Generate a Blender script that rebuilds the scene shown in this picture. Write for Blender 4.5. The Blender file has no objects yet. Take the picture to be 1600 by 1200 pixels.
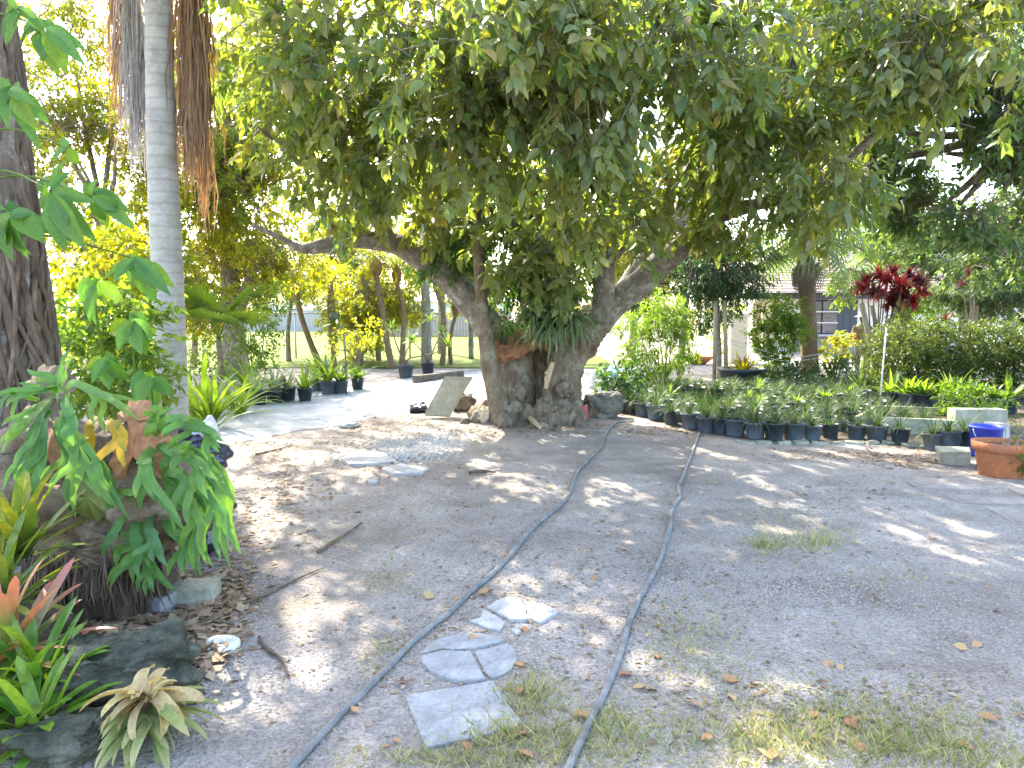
import bpy, math, random
import numpy as np
from mathutils import Vector, Matrix, noise, Quaternion

random.seed(7)
RNG = np.random.default_rng(11)
SC = bpy.context.scene
COL = SC.collection

# ------------------------------------------------------------------ camera, sky, sun, exposure
F = 1155.0                      # focal length in photo pixels (26 mm on a 36 mm sensor)
TH = math.atan(110.0 / F)       # camera pitched slightly down
CH = 1.5                        # eye height
cam_d = bpy.data.cameras.new('camera')
cam_d.lens = 36.0 * F / 1600.0
cam_d.sensor_width = 36.0
cam_d.clip_start = 0.05
cam_d.clip_end = 1500.0
cam = bpy.data.objects.new('camera', cam_d)
COL.objects.link(cam)
cam.location = (0, 0, CH)
cam.rotation_euler = (math.pi / 2 - TH, 0, 0)
SC.camera = cam

SUN_AZ = math.radians(-24)      # measured from +Y, negative is to the left
SUN_EL = math.radians(43)
world = bpy.data.worlds.new('World')
SC.world = world
world.use_nodes = True
wn = world.node_tree
bg = wn.nodes['Background']
sky = wn.nodes.new('ShaderNodeTexSky')
sky.sky_type = 'NISHITA'
sky.sun_disc = False
sky.sun_elevation = SUN_EL
sky.sun_rotation = SUN_AZ
sky.air_density = 1.0
sky.dust_density = 2.5
sky.ozone_density = 1.0
wn.links.new(sky.outputs[0], bg.inputs[0])
bg.inputs[1].default_value = 0.15

sd = bpy.data.lights.new('sun', 'SUN')
sd.energy = 2.4
sd.angle = math.radians(0.7)
sd.color = (1.0, 0.93, 0.80)
sun = bpy.data.objects.new('sun', sd)
COL.objects.link(sun)
S_DIR = Vector((math.sin(SUN_AZ) * math.cos(SUN_EL), math.cos(SUN_AZ) * math.cos(SUN_EL), math.sin(SUN_EL)))
sun.rotation_euler = (-S_DIR).to_track_quat('-Z', 'Y').to_euler()
sun.location = S_DIR * 60

SC.view_settings.view_transform = 'Standard'
SC.view_settings.look = 'None'
SC.view_settings.gamma = 1.0
SC.view_settings.use_curve_mapping = False
SC.view_settings.exposure = 3.15
SC.render.engine = 'CYCLES'
SC.cycles.use_denoising = True
SC.cycles.max_bounces = 7
SC.cycles.diffuse_bounces = 4
SC.cycles.glossy_bounces = 2
SC.cycles.transmission_bounces = 4
SC.cycles.transparent_max_bounces = 6
SC.cycles.sample_clamp_indirect = 6.0
SC.cycles.caustics_reflective = False
SC.cycles.caustics_refractive = False

# ------------------------------------------------------------------ placing helpers
cT, sT = math.cos(TH), math.sin(TH)


def ray(px, py):
    u = (px - 800.0) / F
    v = (600.0 - py) / F
    return Vector((u, cT + v * sT, -sT + v * cT))


def P(px, py, d):
    """the point seen at photo pixel (px, py) at distance d in front of the camera"""
    r = ray(px, py)
    return Vector((0, 0, CH)) + r * (d / r.y)


def gz(x, y):
    """height of the uneven yard"""
    if y > 24 or y < -4 or abs(x) > 16:
        return 0.0
    f = min(1.0, (24 - y) / 6.0) * min(1.0, (16 - abs(x)) / 4.0) * min(1.0, (y + 4) / 3.0)
    z = 0.035 * noise.noise((x * 0.55, y * 0.55, 1.3)) + 0.02 * noise.noise((x * 1.9, y * 1.9, 4.1))
    z += 0.07 * math.exp(-((x - 0.2) ** 2 + (y - 10.6) ** 2) / 1.6)
    return z * f


def G(px, py):
    """the point of the ground seen at a photo pixel"""
    z = 0.0
    for _ in range(3):
        r = ray(px, py)
        t = (z - CH) / r.z
        p = Vector((0, 0, CH)) + r * t
        z = gz(p.x, p.y)
    p.z = z
    return p


def on(x, y, dz=0.0):
    return Vector((x, y, gz(x, y) + dz))


# ------------------------------------------------------------------ mesh helpers
def new_mesh(name, V, faces, rnd=None, smooth=True, t=None):
    """faces: a list of integer arrays, each (n, k)"""
    me = bpy.data.meshes.new(name)
    V = np.asarray(V, dtype=np.float32).reshape(-1, 3)
    arrs = [np.asarray(f, dtype=np.int32) for f in faces if len(f)]
    loops = np.concatenate([a.reshape(-1) for a in arrs])
    sizes = np.concatenate([np.full(len(a), a.shape[1], dtype=np.int32) for a in arrs])
    starts = np.concatenate([[0], np.cumsum(sizes)[:-1]]).astype(np.int32)
    me.vertices.add(len(V))
    me.vertices.foreach_set('co', V.reshape(-1))
    me.loops.add(len(loops))
    me.loops.foreach_set('vertex_index', loops)
    me.polygons.add(len(sizes))
    me.polygons.foreach_set('loop_start', starts)
    me.polygons.foreach_set('use_smooth', np.full(len(sizes), bool(smooth)))
    me.update(calc_edges=True)
    if rnd is not None:
        a = me.attributes.new('rnd', 'FLOAT', 'POINT')
        a.data.foreach_set('value', np.asarray(rnd, dtype=np.float32))
    if t is not None:
        a = me.attributes.new('along', 'FLOAT', 'POINT')
        a.data.foreach_set('value', np.asarray(t, dtype=np.float32))
    return me


class MB:
    """collects boxes, tubes, lathes and sheets into one mesh"""

    def __init__(self):
        self.v = []
        self.f3 = []
        self.f4 = []
        self.fn = []
        self.t = []

    def n(self):
        return len(self.v)

    def face(self, idx):
        if len(idx) == 3:
            self.f3.append(idx)
        elif len(idx) == 4:
            self.f4.append(idx)
        else:
            self.fn.append(idx)

    def box(self, c, s, rot=None, jit=0.0, taper=1.0):
        b = self.n()
        R = rot if rot is not None else Matrix.Identity(3)
        for k in range(8):
            sx, sy, sz = (1 if k & 1 else -1), (1 if k & 2 else -1), (1 if k & 4 else -1)
            q = taper if sz > 0 else 1.0
            p = Vector((sx * s[0] / 2 * q, sy * s[1] / 2 * q, sz * s[2] / 2))
            if jit:
                p += Vector((random.uniform(-jit, jit), random.uniform(-jit, jit), random.uniform(-jit, jit)))
            self.v.append(tuple(R @ p + Vector(c)))
            self.t.append(0)
        for q in ((0, 2, 3, 1), (4, 5, 7, 6), (0, 1, 5, 4), (2, 6, 7, 3), (0, 4, 6, 2), (1, 3, 7, 5)):
            self.f4.append(tuple(b + i for i in q))
        return self

    def tube(self, pts, rad, sides=8, cap=True, wob=0.0, wsc=3.0):
        pts = [Vector(p) for p in pts]
        n = len(pts)
        if not hasattr(rad, '__len__'):
            rad = [rad] * n
        b = self.n()
        up = None
        for i, p in enumerate(pts):
            tan = (pts[min(i + 1, n - 1)] - pts[max(i - 1, 0)])
            if tan.length < 1e-9:
                tan = Vector((0, 0, 1))
            tan.normalize()
            if up is None:
                a = Vector((1, 0, 0)) if abs(tan.x) < 0.8 else Vector((0, 1, 0))
                up = (a - tan * a.dot(tan)).normalized()
            else:
                up = (up - tan * up.dot(tan))
                up = up.normalized() if up.length > 1e-6 else tan.orthogonal().normalized()
            w = tan.cross(up)
            for k in range(sides):
                ang = 2 * math.pi * k / sides
                r = rad[i]
                dirv = up * math.cos(ang) + w * math.sin(ang)
                if wob:
                    r *= 1 + wob * noise.noise((p + dirv * rad[i]) * wsc)
                self.v.append(tuple(p + dirv * r))
                self.t.append(i / max(1, n - 1))
        for i in range(n - 1):
            for k in range(sides):
                k2 = (k + 1) % sides
                self.f4.append((b + i * sides + k, b + i * sides + k2, b + (i + 1) * sides + k2, b + (i + 1) * sides + k))
        if cap:
            for base, rev in ((b, True), (b + (n - 1) * sides, False)):
                idx = [base + k for k in range(sides)]
                self.face(tuple(reversed(idx)) if rev else tuple(idx))
        return self

    def lathe(self, prof, sides=20, c=(0, 0, 0), close=False):
        """prof: list of (radius, height)"""
        b = self.n()
        m = len(prof)
        for (r, z) in prof:
            for k in range(sides):
                a = 2 * math.pi * k / sides
                self.v.append((c[0] + r * math.cos(a), c[1] + r * math.sin(a), c[2] + z))
                self.t.append(0)
        for i in range(m - 1):
            for k in range(sides):
                k2 = (k + 1) % sides
                self.f4.append((b + i * sides + k, b + i * sides + k2, b + (i + 1) * sides + k2, b + (i + 1) * sides + k))
        return self

    def prism(self, poly, z0, z1, jit=0.0):
        b = self.n()
        m = len(poly)
        for z in (z0, z1):
            for (x, y) in poly:
                self.v.append((x, y, z + (random.uniform(-jit, jit) if z == z1 else 0)))
                self.t.append(0)
        self.face(tuple(b + m + k for k in range(m)))
        self.face(tuple(b + m - 1 - k for k in range(m)))
        for k in range(m):
            k2 = (k + 1) % m
            self.f4.append((b + k, b + k2, b + m + k2, b + m + k))
        return self

    def strip(self, pts, wid, nrm, fold=0.0, across=3):
        """a ribbon along pts; wid per point; nrm the facing direction per point"""
        pts = [Vector(p) for p in pts]
        n = len(pts)
        b = self.n()
        for i, p in enumerate(pts):
            tan = (pts[min(i + 1, n - 1)] - pts[max(i - 1, 0)]).normalized()
            nn = Vector(nrm[i] if hasattr(nrm[0], '__len__') else nrm)
            side = tan.cross(nn)
            side = side.normalized() if side.length > 1e-6 else tan.orthogonal().normalized()
            nn = side.cross(tan)
            for k in range(across):
                s = -1 + 2 * k / (across - 1)
                q = p + side * (s * wid[i] / 2) + nn * (fold * wid[i] * (abs(s) - 0.5))
                self.v.append(tuple(q))
                self.t.append(i / (n - 1))
        for i in range(n - 1):
            for k in range(across - 1):
                a = b + i * across + k
                self.f4.append((a, a + 1, a + across + 1, a + across))
        return self

    def mesh(self, name, smooth=True):
        faces = []
        if self.f3:
            faces.append(np.array(self.f3))
        if self.f4:
            faces.append(np.array(self.f4))
        for q in self.fn:
            faces.append(np.array([q]))
        return new_mesh(name, self.v, faces, smooth=smooth, t=self.t)


def link(name, me, mat=None, parent=None, loc=None, rot=None, scale=None, world=False):
    """world: mesh was written in world coordinates although it hangs under a parent"""
    o = bpy.data.objects.new(name, me)
    COL.objects.link(o)
    if me is not None and mat is not None and not me.materials:
        me.materials.append(mat)
    if parent is not None:
        o.parent = parent
        if world:
            o.matrix_parent_inverse = Matrix.Translation(-root_loc(parent))
    if loc is not None:
        o.location = loc
    if rot is not None:
        o.rotation_euler = rot
    if scale is not None:
        o.scale = scale if hasattr(scale, '__len__') else (scale, scale, scale)
    return o


def root_loc(o):
    v = Vector(o.location)
    while o.parent is not None:
        v = v + o.matrix_parent_inverse.translation
        o = o.parent
        v += Vector(o.location)
    return v


def tag(o, label, cat=None, group=None, kind=None):
    if label:
        o['label'] = label
    if cat:
        o['category'] = cat
    if group:
        o['group'] = group
    if kind:
        o['kind'] = kind
    return o


def thing(name, label, cat, loc, group=None, rz=0.0):
    o = link(name, None, loc=loc)
    o.rotation_euler = (0, 0, rz)
    return tag(o, label, cat, group)


def copy_tree(o, parent=None):
    c = o.copy()
    COL.objects.link(c)
    if parent is not None:
        c.parent = parent
    for ch in list(o.children):
        copy_tree(ch, c)
    return c


def smooth_path(pts, n=8):
    """Catmull-Rom through the points"""
    pts = [Vector(p) for p in pts]
    if len(pts) < 3:
        return [pts[0].lerp(pts[-1], i / n) for i in range(n + 1)]
    ext = [pts[0] * 2 - pts[1]] + pts + [pts[-1] * 2 - pts[-2]]
    out = []
    for i in range(1, len(ext) - 2):
        p0, p1, p2, p3 = ext[i - 1], ext[i], ext[i + 1], ext[i + 2]
        for k in range(n):
            t = k / n
            out.append(0.5 * ((2 * p1) + (p2 - p0) * t + (2 * p0 - 5 * p1 + 4 * p2 - p3) * t * t + (3 * p1 - p0 - 3 * p2 + p3) * t ** 3))
    out.append(pts[-1])
    return out


def resample(vals, n):
    x = np.linspace(0, 1, len(vals))
    return list(np.interp(np.linspace(0, 1, n), x, vals))


def remeshed(mb, name, voxel=0.035, disp=(), smooth=2):
    """weld overlapping closed shapes into one skin, then roughen it"""
    me0 = mb.mesh('tmp')
    o = bpy.data.objects.new('tmp', me0)
    COL.objects.link(o)
    m = o.modifiers.new('r', 'REMESH')
    m.mode = 'VOXEL'
    m.voxel_size = voxel
    if smooth:
        s = o.modifiers.new('s', 'SMOOTH')
        s.iterations = smooth
        s.factor = 0.5
    dg = bpy.context.evaluated_depsgraph_get()
    dg.update()
    me = bpy.data.meshes.new_from_object(o.evaluated_get(dg))
    me.name = name
    bpy.data.objects.remove(o)
    bpy.data.meshes.remove(me0)
    nv = len(me.vertices)
    if disp:
        co = np.empty(nv * 3, dtype=np.float32)
        no = np.empty(nv * 3, dtype=np.float32)
        me.vertices.foreach_get('co', co)
        me.vertex_normals.foreach_get('vector', no)
        co = co.reshape(-1, 3)
        no = no.reshape(-1, 3)
        d = np.zeros(nv)
        for (amp, sc) in disp:
            if not hasattr(sc, '__len__'):
                sc = (sc, sc, sc)
            d += amp * np.array([noise.noise((p[0] * sc[0], p[1] * sc[1], p[2] * sc[2])) for p in co.tolist()])
        co += no * d[:, None]
        me.vertices.foreach_set('co', co.reshape(-1).astype(np.float32))
    me.polygons.foreach_set('use_smooth', np.ones(len(me.polygons), dtype=bool))
    me.update()
    return me


# leaf templates: length along +Y (0..1), width along X (-.5...5), facing +Z
LEAF8 = (np.array([(0, 0, 0), (-.42, .30, .05), (0, .33, -.03), (.42, .30, .05), (-.40, .62, .02), (0, .64, -.06), (.40, .62, .02), (0, 1, -.14)], dtype=np.float32),
         [np.array([(0, 2, 1), (0, 3, 2), (4, 5, 7), (5, 6, 7)]), np.array([(1, 2, 5, 4), (2, 3, 6, 5)])])
LEAF4 = (np.array([(0, 0, 0), (-.45, .42, .06), (.45, .42, .06), (0, 1, -.08)], dtype=np.float32), [np.array([(0, 2, 1), (1, 2, 3)])])
BLADE = (np.array([(-.5, 0, 0), (.5, 0, 0), (-.42, .45, .10), (.42, .45, .10), (0, 1, .02)], dtype=np.float32), [np.array([(2, 3, 4)]), np.array([(0, 1, 3, 2)])])


def unit(a):
    return a / np.maximum(np.linalg.norm(a, axis=1, keepdims=True), 1e-9)


def cloud(name, T, pos, axis, nrm, L, W, rnd, smooth=True):
    """many leaves as one mesh"""
    tv, tf = T
    y = unit(axis)
    x = unit(np.cross(y, nrm))
    z = np.cross(x, y)
    N, K = len(pos), len(tv)
    V = (pos[:, None, :] + tv[None, :, 0:1] * (W[:, None, None] * x[:, None, :]) + tv[None, :, 1:2] * (L[:, None, None] * y[:, None, :])
         + tv[None, :, 2:3] * (L[:, None, None] * z[:, None, :]))
    off = (np.arange(N) * K)[:, None, None]
    faces = [(f[None] + off).reshape(-1, f.shape[1]) for f in tf]
    return new_mesh(name, V.reshape(-1, 3), faces, rnd=np.repeat(rnd, K), smooth=smooth)


def leafy(lobes, twigs, per, L, wr=0.5, gap=(0.9, -0.15), droop=0.5, tl=0.35, shell=0.5, jit=0.25, flat=0.9, zmin=None, orient=None):
    """leaf positions through the lobes of a crown, gathered on twigs, with gaps"""
    rg = RNG
    areas = np.array([(l[1][0] * l[1][1] + l[1][0] * l[1][2] + l[1][1] * l[1][2]) * (l[2] if len(l) > 2 else 1.0) for l in lobes])
    share = areas / areas.sum()
    tp, td = [], []
    off = rg.uniform(-50, 50, 3)
    for l, sh in zip(lobes, share):
        c = np.array(l[0])
        r = np.array(l[1])
        need = int(round(twigs * sh))
        tries = 0
        got = 0
        while got < need and tries < need * 8:
            tries += 1
            dv = rg.normal(size=3)
            dv /= np.linalg.norm(dv)
            rad = shell + (1 - shell) * rg.random() ** 0.6
            p = c + dv * r * rad * (1 + 0.18 * noise.noise(Vector(dv * 2.3 + off)))
            if zmin is not None and p[2] < zmin:
                continue
            if noise.noise(Vector(p * gap[0] + off)) < gap[1] + 0.1 * rg.normal():
                continue
            o = dv / r
            o /= np.linalg.norm(o)
            d = o * 0.7 + rg.normal(size=3) * 0.4 + np.array([0, 0, -droop])
            tp.append(p)
            td.append(d / np.linalg.norm(d))
            got += 1
    tp = np.array(tp)
    td = np.array(td)
    n = len(tp)
    N = n * per
    s = np.tile(np.linspace(0.15, 1, per), n)
    P0 = np.repeat(tp, per, 0)
    D = np.repeat(td, per, 0)
    ph = np.tile(np.arange(per) * 2.4, n) + np.repeat(rg.uniform(0, 6.28, n), per)
    a = unit(np.cross(D, np.tile([0.3, 0.2, 1.0], (N, 1))))
    b = np.cross(D, a)
    pe = a * np.cos(ph)[:, None] + b * np.sin(ph)[:, None]
    pos = P0 + D * (s * tl)[:, None] + rg.normal(size=(N, 3)) * 0.02
    ax = unit(D * 0.55 + pe * 0.8 + np.array([0, 0, -droop * 0.8]) + rg.normal(size=(N, 3)) * jit)
    nr = np.tile([0, 0, flat], (N, 1)) + pe * 0.3 + rg.normal(size=(N, 3)) * 0.45
    if orient is not None:
        nr = nr + np.array(orient)
    LL = L * rg.uniform(0.65, 1.2, N)
    WW = LL * wr * rg.uniform(0.8, 1.15, N)
    rnd = np.clip(np.repeat(rg.random(n), per) * 0.55 + rg.random(N) * 0.45, 0, 1)
    return dict(pos=pos, axis=ax, nrm=nr, L=LL, W=WW, rnd=rnd, tp=tp, td=td, tl=tl)


def take(d, m):
    return {k: d[k][m] for k in ('pos', 'axis', 'nrm', 'L', 'W', 'rnd')}


def twig_mesh(name, d, back=0.6, r=0.008, centers=None):
    """thin twigs that carry the leaves"""
    n = len(d['tp'])
    p1 = d['tp'] + d['td'] * d['tl']
    p0 = d['tp'] - d['td'] * 0.1
    if centers is not None:
        C = np.array(centers)
        k = np.argmin(((d['tp'][:, None, :] - C[None]) ** 2).sum(2), 1)
        v = C[k] - d['tp'] + RNG.normal(size=(n, 3)) * 0.45
        p0 = d['tp'] + v * np.minimum(1, back / np.maximum(np.linalg.norm(v, axis=1), 1e-6))[:, None]
    ax = unit(p1 - p0)
    a = unit(np.cross(ax, np.tile([0.31, 0.17, 0.93], (n, 1))))
    b = np.cross(ax, a)
    V = []
    for (q, rr) in ((p0, r), (d['tp'], r * 0.75), (p1, r * 0.35)):
        for k in range(3):
            an = 2 * math.pi * k / 3
            V.append(q + (a * math.cos(an) + b * math.sin(an)) * rr)
    V = np.stack(V, 1)
    base = (np.arange(n) * 9)[:, None, None]
    f = []
    for lv in range(2):
        for k in range(3):
            f.append((lv * 3 + k, lv * 3 + (k + 1) % 3, lv * 3 + 3 + (k + 1) % 3, lv * 3 + 3 + k))
    f = np.array(f)
    return new_mesh(name, V.reshape(-1, 3), [(f[None] + base).reshape(-1, 4)])


# ------------------------------------------------------------------ materials
class NT:
    def __init__(self, name):
        self.m = bpy.data.materials.new(name)
        self.m.use_nodes = True
        self.t = self.m.node_tree
        self.t.nodes.clear()
        self.out = self.t.nodes.new('ShaderNodeOutputMaterial')

    def n(self, ty, **kw):
        nd = self.t.nodes.new('ShaderNode' + ty)
        for k, v in kw.items():
            if k.startswith('_'):
                setattr(nd, k[1:], v)
            else:
                self.set(nd, k, v)
        return nd

    def set(self, nd, k, v):
        inp = nd.inputs[k.replace('__', ' ')] if isinstance(k, str) else nd.inputs[k]
        if isinstance(v, bpy.types.NodeSocket):
            self.t.links.new(v, inp)
        else:
            inp.default_value = v

    def ramp(self, fac, cols, interp='LINEAR'):
        r = self.t.nodes.new('ShaderNodeValToRGB')
        r.color_ramp.interpolation = interp
        el = r.color_ramp.elements
        while len(el) < len(cols):
            el.new(0.5)
        for e, (p, c) in zip(el, cols):
            e.position = p
            e.color = (c[0], c[1], c[2], 1) if hasattr(c, '__len__') else (c, c, c, 1)
        self.t.links.new(fac, r.inputs[0])
        return r.outputs[0]

    def mix(self, f, a, b, mode='MIX'):
        x = self.t.nodes.new('ShaderNodeMix')
        x.data_type = 'RGBA'
        x.blend_type = mode
        for s, v in ((x.inputs[0], f), (x.inputs[6], a), (x.inputs[7], b)):
            if isinstance(v, bpy.types.NodeSocket):
                self.t.links.new(v, s)
            else:
                s.default_value = v if not hasattr(v, '__len__') else (v[0], v[1], v[2], 1)
        return x.outputs[2]

    def math(self, op, a, b=0.0):
        x = self.t.nodes.new('ShaderNodeMath')
        x.operation = op
        for s, v in ((x.inputs[0], a), (x.inputs[1], b)):
            if isinstance(v, bpy.types.NodeSocket):
                self.t.links.new(v, s)
            else:
                s.default_value = v
        return x.outputs[0]

    def noise(self, scale, detail=4.0, vec=None, rough=0.55):
        x = self.n('TexNoise', Scale=scale, Detail=detail, Roughness=rough)
        if vec is not None:
            self.t.links.new(vec, x.inputs['Vector'])
        return x.outputs[0]

    def coord(self, scale=(1, 1, 1), kind='Object'):
        c = self.t.nodes.new('ShaderNodeTexCoord')
        mp = self.t.nodes.new('ShaderNodeMapping')
        mp.inputs['Scale'].default_value = scale
        self.t.links.new(c.outputs[kind], mp.inputs[0])
        return mp.outputs[0]

    def bump(self, h, strength=0.4, dist=0.02):
        b = self.n('Bump', Strength=strength, Distance=dist, Height=h)
        return b.outputs[0]

    def principled(self, col, rough=0.7, normal=None, spec=0.3, **kw):
        p = self.n('BsdfPrincipled', Roughness=rough)
        if isinstance(col, bpy.types.NodeSocket):
            self.t.links.new(col, p.inputs['Base Color'])
        else:
            p.inputs['Base Color'].default_value = (col[0], col[1], col[2], 1)
        p.inputs['Specular IOR Level'].default_value = spec
        for k, v in kw.items():
            p.inputs[k].default_value = v
        if normal is not None:
            self.t.links.new(normal, p.inputs['Normal'])
        return p.outputs[0]

    def done(self, sh):
        self.t.links.new(sh, self.out.inputs[0])
        return self.m


def leaf_mat(name, cols, trans=0.45, per_object=False, rough=0.42, spec=0.35, tcol=(1.5, 1.45, 0.45), tip=None, base=None, mott=0.0, tmul=1.0):
    k = NT(name)
    if per_object:
        f = k.t.nodes.new('ShaderNodeObjectInfo').outputs['Random']
    else:
        a = k.t.nodes.new('ShaderNodeAttribute')
        a.attribute_name = 'rnd'
        f = a.outputs['Fac']
    m = len(cols)
    c = k.ramp(f, [(i / (m - 1), q) for i, q in enumerate(cols)])
    nz = k.noise(14.0, 3.0, k.coord())
    c = k.mix(0.5, c, k.ramp(nz, [(0.3, (0.55, 0.55, 0.55)), (0.7, (1.3, 1.3, 1.3))]), 'MULTIPLY')
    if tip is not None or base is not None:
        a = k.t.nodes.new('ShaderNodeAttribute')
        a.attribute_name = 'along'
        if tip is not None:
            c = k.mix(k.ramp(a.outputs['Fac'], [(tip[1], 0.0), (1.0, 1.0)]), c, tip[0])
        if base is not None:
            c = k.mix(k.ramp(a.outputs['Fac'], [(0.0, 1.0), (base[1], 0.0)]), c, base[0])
    tc = k.mix(1.0, c, tuple(v * tmul for v in tcol), 'MULTIPLY')
    nb = k.bump(k.noise(30.0, 2.0, k.coord()), 0.25, 0.01)
    p = k.principled(c, rough, nb, spec)
    tr = k.n('BsdfTranslucent')
    k.t.links.new(tc, tr.inputs[0])
    mx = k.n('MixShader', Fac=trans)
    k.t.links.new(p, mx.inputs[1])
    k.t.links.new(tr.outputs[0], mx.inputs[2])
    return k.done(mx.outputs[0])


def bark_mat(name, c0, c1, c2, scale=6.0, stretch=0.35, bump=0.6, lichen=None, dist=0.03):
    k = NT(name)
    v = k.coord((1, 1, stretch))
    n1 = k.noise(scale, 8.0, v, 0.65)
    c = k.ramp(n1, [(0.28, c0), (0.5, c1), (0.72, c2)])
    n3 = k.noise(scale * 5, 5.0, v, 0.7)
    c = k.mix(0.55, c, k.ramp(n3, [(0.3, (0.5, 0.5, 0.5)), (0.7, (1.3, 1.3, 1.3))]), 'MULTIPLY')
    if lichen:
        n2 = k.noise(scale * 0.8, 5.0, k.coord((1, 1, 1)), 0.7)
        c = k.mix(k.ramp(n2, [(0.52, 0.0), (0.60, 0.75)]), c, lichen)
    h = k.math('ADD', n1, k.math('MULTIPLY', n3, 0.45))
    return k.done(k.principled(c, 0.85, k.bump(h, bump, dist), 0.15))


def stone_mat(name, c0, c1, c2, scale=5.0, bump=0.5, rough=0.85, dist=0.015, spec=0.2):
    k = NT(name)
    v = k.coord()
    n1 = k.noise(scale, 8.0, v, 0.65)
    n2 = k.noise(scale * 9, 4.0, v, 0.7)
    c = k.ramp(n1, [(0.3, c0), (0.5, c1), (0.68, c2)])
    c = k.mix(0.6, c, k.ramp(n2, [(0.3, (0.6, 0.6, 0.6)), (0.7, (1.25, 1.25, 1.25))]), 'MULTIPLY')
    h = k.math('ADD', n1, k.math('MULTIPLY', n2, 0.5))
    return k.done(k.principled(c, rough, k.bump(h, bump, dist), spec))


def plain(name, col, rough=0.5, var=0.25, scale=8.0, spec=0.35, bump=0.15, **kw):
    k = NT(name)
    n1 = k.noise(scale, 6.0, k.coord(), 0.65)
    c = k.mix(1.0, col, k.ramp(n1, [(0.25, 1 - var), (0.75, 1 + var)]), 'MULTIPLY')
    r = k.ramp(n1, [(0.3, max(0.05, rough - 0.12)), (0.7, min(1, rough + 0.15))])
    p = k.n('BsdfPrincipled')
    k.t.links.new(c, p.inputs['Base Color'])
    k.t.links.new(r, p.inputs['Roughness'])
    p.inputs['Specular IOR Level'].default_value = spec
    for kk, v in kw.items():
        p.inputs[kk].default_value = v
    k.t.links.new(k.bump(k.noise(scale * 6, 4.0, k.coord()), bump, 0.01), p.inputs['Normal'])
    return k.done(p.outputs[0])


M = {}
# the main tree's leaves: dull olive to blue-green with a few orange and yellow ones
TREE_COLS = [(0.07, 0.125, 0.055), (0.09, 0.145, 0.06), (0.11, 0.16, 0.065), (0.125, 0.165, 0.07), (0.14, 0.165, 0.07), (0.135, 0.165, 0.07), (0.16, 0.165, 0.065), (0.20, 0.16, 0.06)]
M['tree_leaf'] = leaf_mat('tree_leaf', TREE_COLS, 0.45, rough=0.36, spec=0.5, tcol=(3.0, 2.9, 0.5))
M['tree_leaf_one'] = leaf_mat('tree_leaf_one', TREE_COLS, 0.45, per_object=True, rough=0.36, spec=0.5, tcol=(3.0, 2.9, 0.5))
M['ivy_leaf'] = leaf_mat('ivy_leaf', [(0.045, 0.095, 0.04), (0.065, 0.125, 0.045), (0.09, 0.16, 0.05)], 0.4, tcol=(2.4, 2.4, 0.5))
M['gold_leaf'] = leaf_mat('gold_leaf', [(0.09, 0.14, 0.03), (0.13, 0.17, 0.035), (0.19, 0.20, 0.035), (0.26, 0.22, 0.035)], 0.62, tcol=(3.0, 2.7, 0.35))
M['green_leaf'] = leaf_mat('green_leaf', [(0.07, 0.13, 0.035), (0.10, 0.165, 0.04), (0.13, 0.19, 0.05)], 0.5, tcol=(2.6, 2.5, 0.5))
M['cool_leaf'] = leaf_mat('cool_leaf', [(0.06, 0.115, 0.07), (0.08, 0.135, 0.075), (0.10, 0.15, 0.07), (0.125, 0.16, 0.065)], 0.45, rough=0.36, spec=0.5, tcol=(2.4, 2.4, 0.6))
M['dark_leaf'] = leaf_mat('dark_leaf', [(0.03, 0.065, 0.035), (0.04, 0.085, 0.035), (0.06, 0.105, 0.04)], 0.35, tcol=(2.2, 2.3, 0.6))
M['hedge_leaf'] = leaf_mat('hedge_leaf', [(0.045, 0.08, 0.022), (0.075, 0.11, 0.03), (0.13, 0.15, 0.045)], 0.35, tcol=(2.2, 2.1, 0.5))
M['red_leaf'] = leaf_mat('red_leaf', [(0.06, 0.02, 0.025), (0.10, 0.02, 0.03), (0.16, 0.03, 0.035), (0.07, 0.05, 0.03)], 0.35, tcol=(1.7, 1.2, 0.9))
M['red_head'] = leaf_mat('red_head', [(0.22, 0.025, 0.03), (0.34, 0.035, 0.04), (0.28, 0.05, 0.05)], 0.4, tcol=(1.6, 1.2, 0.9))
M['vine_leaf'] = leaf_mat('vine_leaf', [(0.07, 0.17, 0.04), (0.09, 0.20, 0.055), (0.12, 0.23, 0.05), (0.15, 0.24, 0.04)], 0.45, per_object=True, tcol=(1.9, 1.9, 0.5))
M['stag'] = leaf_mat('stag', [(0.085, 0.19, 0.045), (0.10, 0.22, 0.055), (0.14, 0.25, 0.045), (0.09, 0.19, 0.075)], 0.42, per_object=True, rough=0.5, tcol=(1.8, 1.8, 0.6))
M['stag_yellow'] = leaf_mat('stag_yellow', [(0.55, 0.34, 0.03), (0.45, 0.33, 0.03)], 0.4, per_object=True, tcol=(1.4, 1.1, 0.4), tip=((0.16, 0.22, 0.03), 0.55))
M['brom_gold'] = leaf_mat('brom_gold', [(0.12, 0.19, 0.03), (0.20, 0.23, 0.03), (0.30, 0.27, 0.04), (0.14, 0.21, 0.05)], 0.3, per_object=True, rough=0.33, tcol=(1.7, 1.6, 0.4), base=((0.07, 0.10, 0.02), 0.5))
M['brom_pink'] = leaf_mat('brom_pink', [(0.16, 0.20, 0.05), (0.24, 0.20, 0.05), (0.36, 0.17, 0.10), (0.10, 0.19, 0.04)], 0.3, per_object=True, rough=0.33, tcol=(1.6, 1.5, 0.6), tip=((0.52, 0.16, 0.14), 0.45))
M['brom_green'] = leaf_mat('brom_green', [(0.08, 0.18, 0.03), (0.11, 0.22, 0.03), (0.15, 0.26, 0.035), (0.20, 0.28, 0.04)], 0.35, per_object=True, rough=0.28, tcol=(1.8, 1.8, 0.4))
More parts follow.
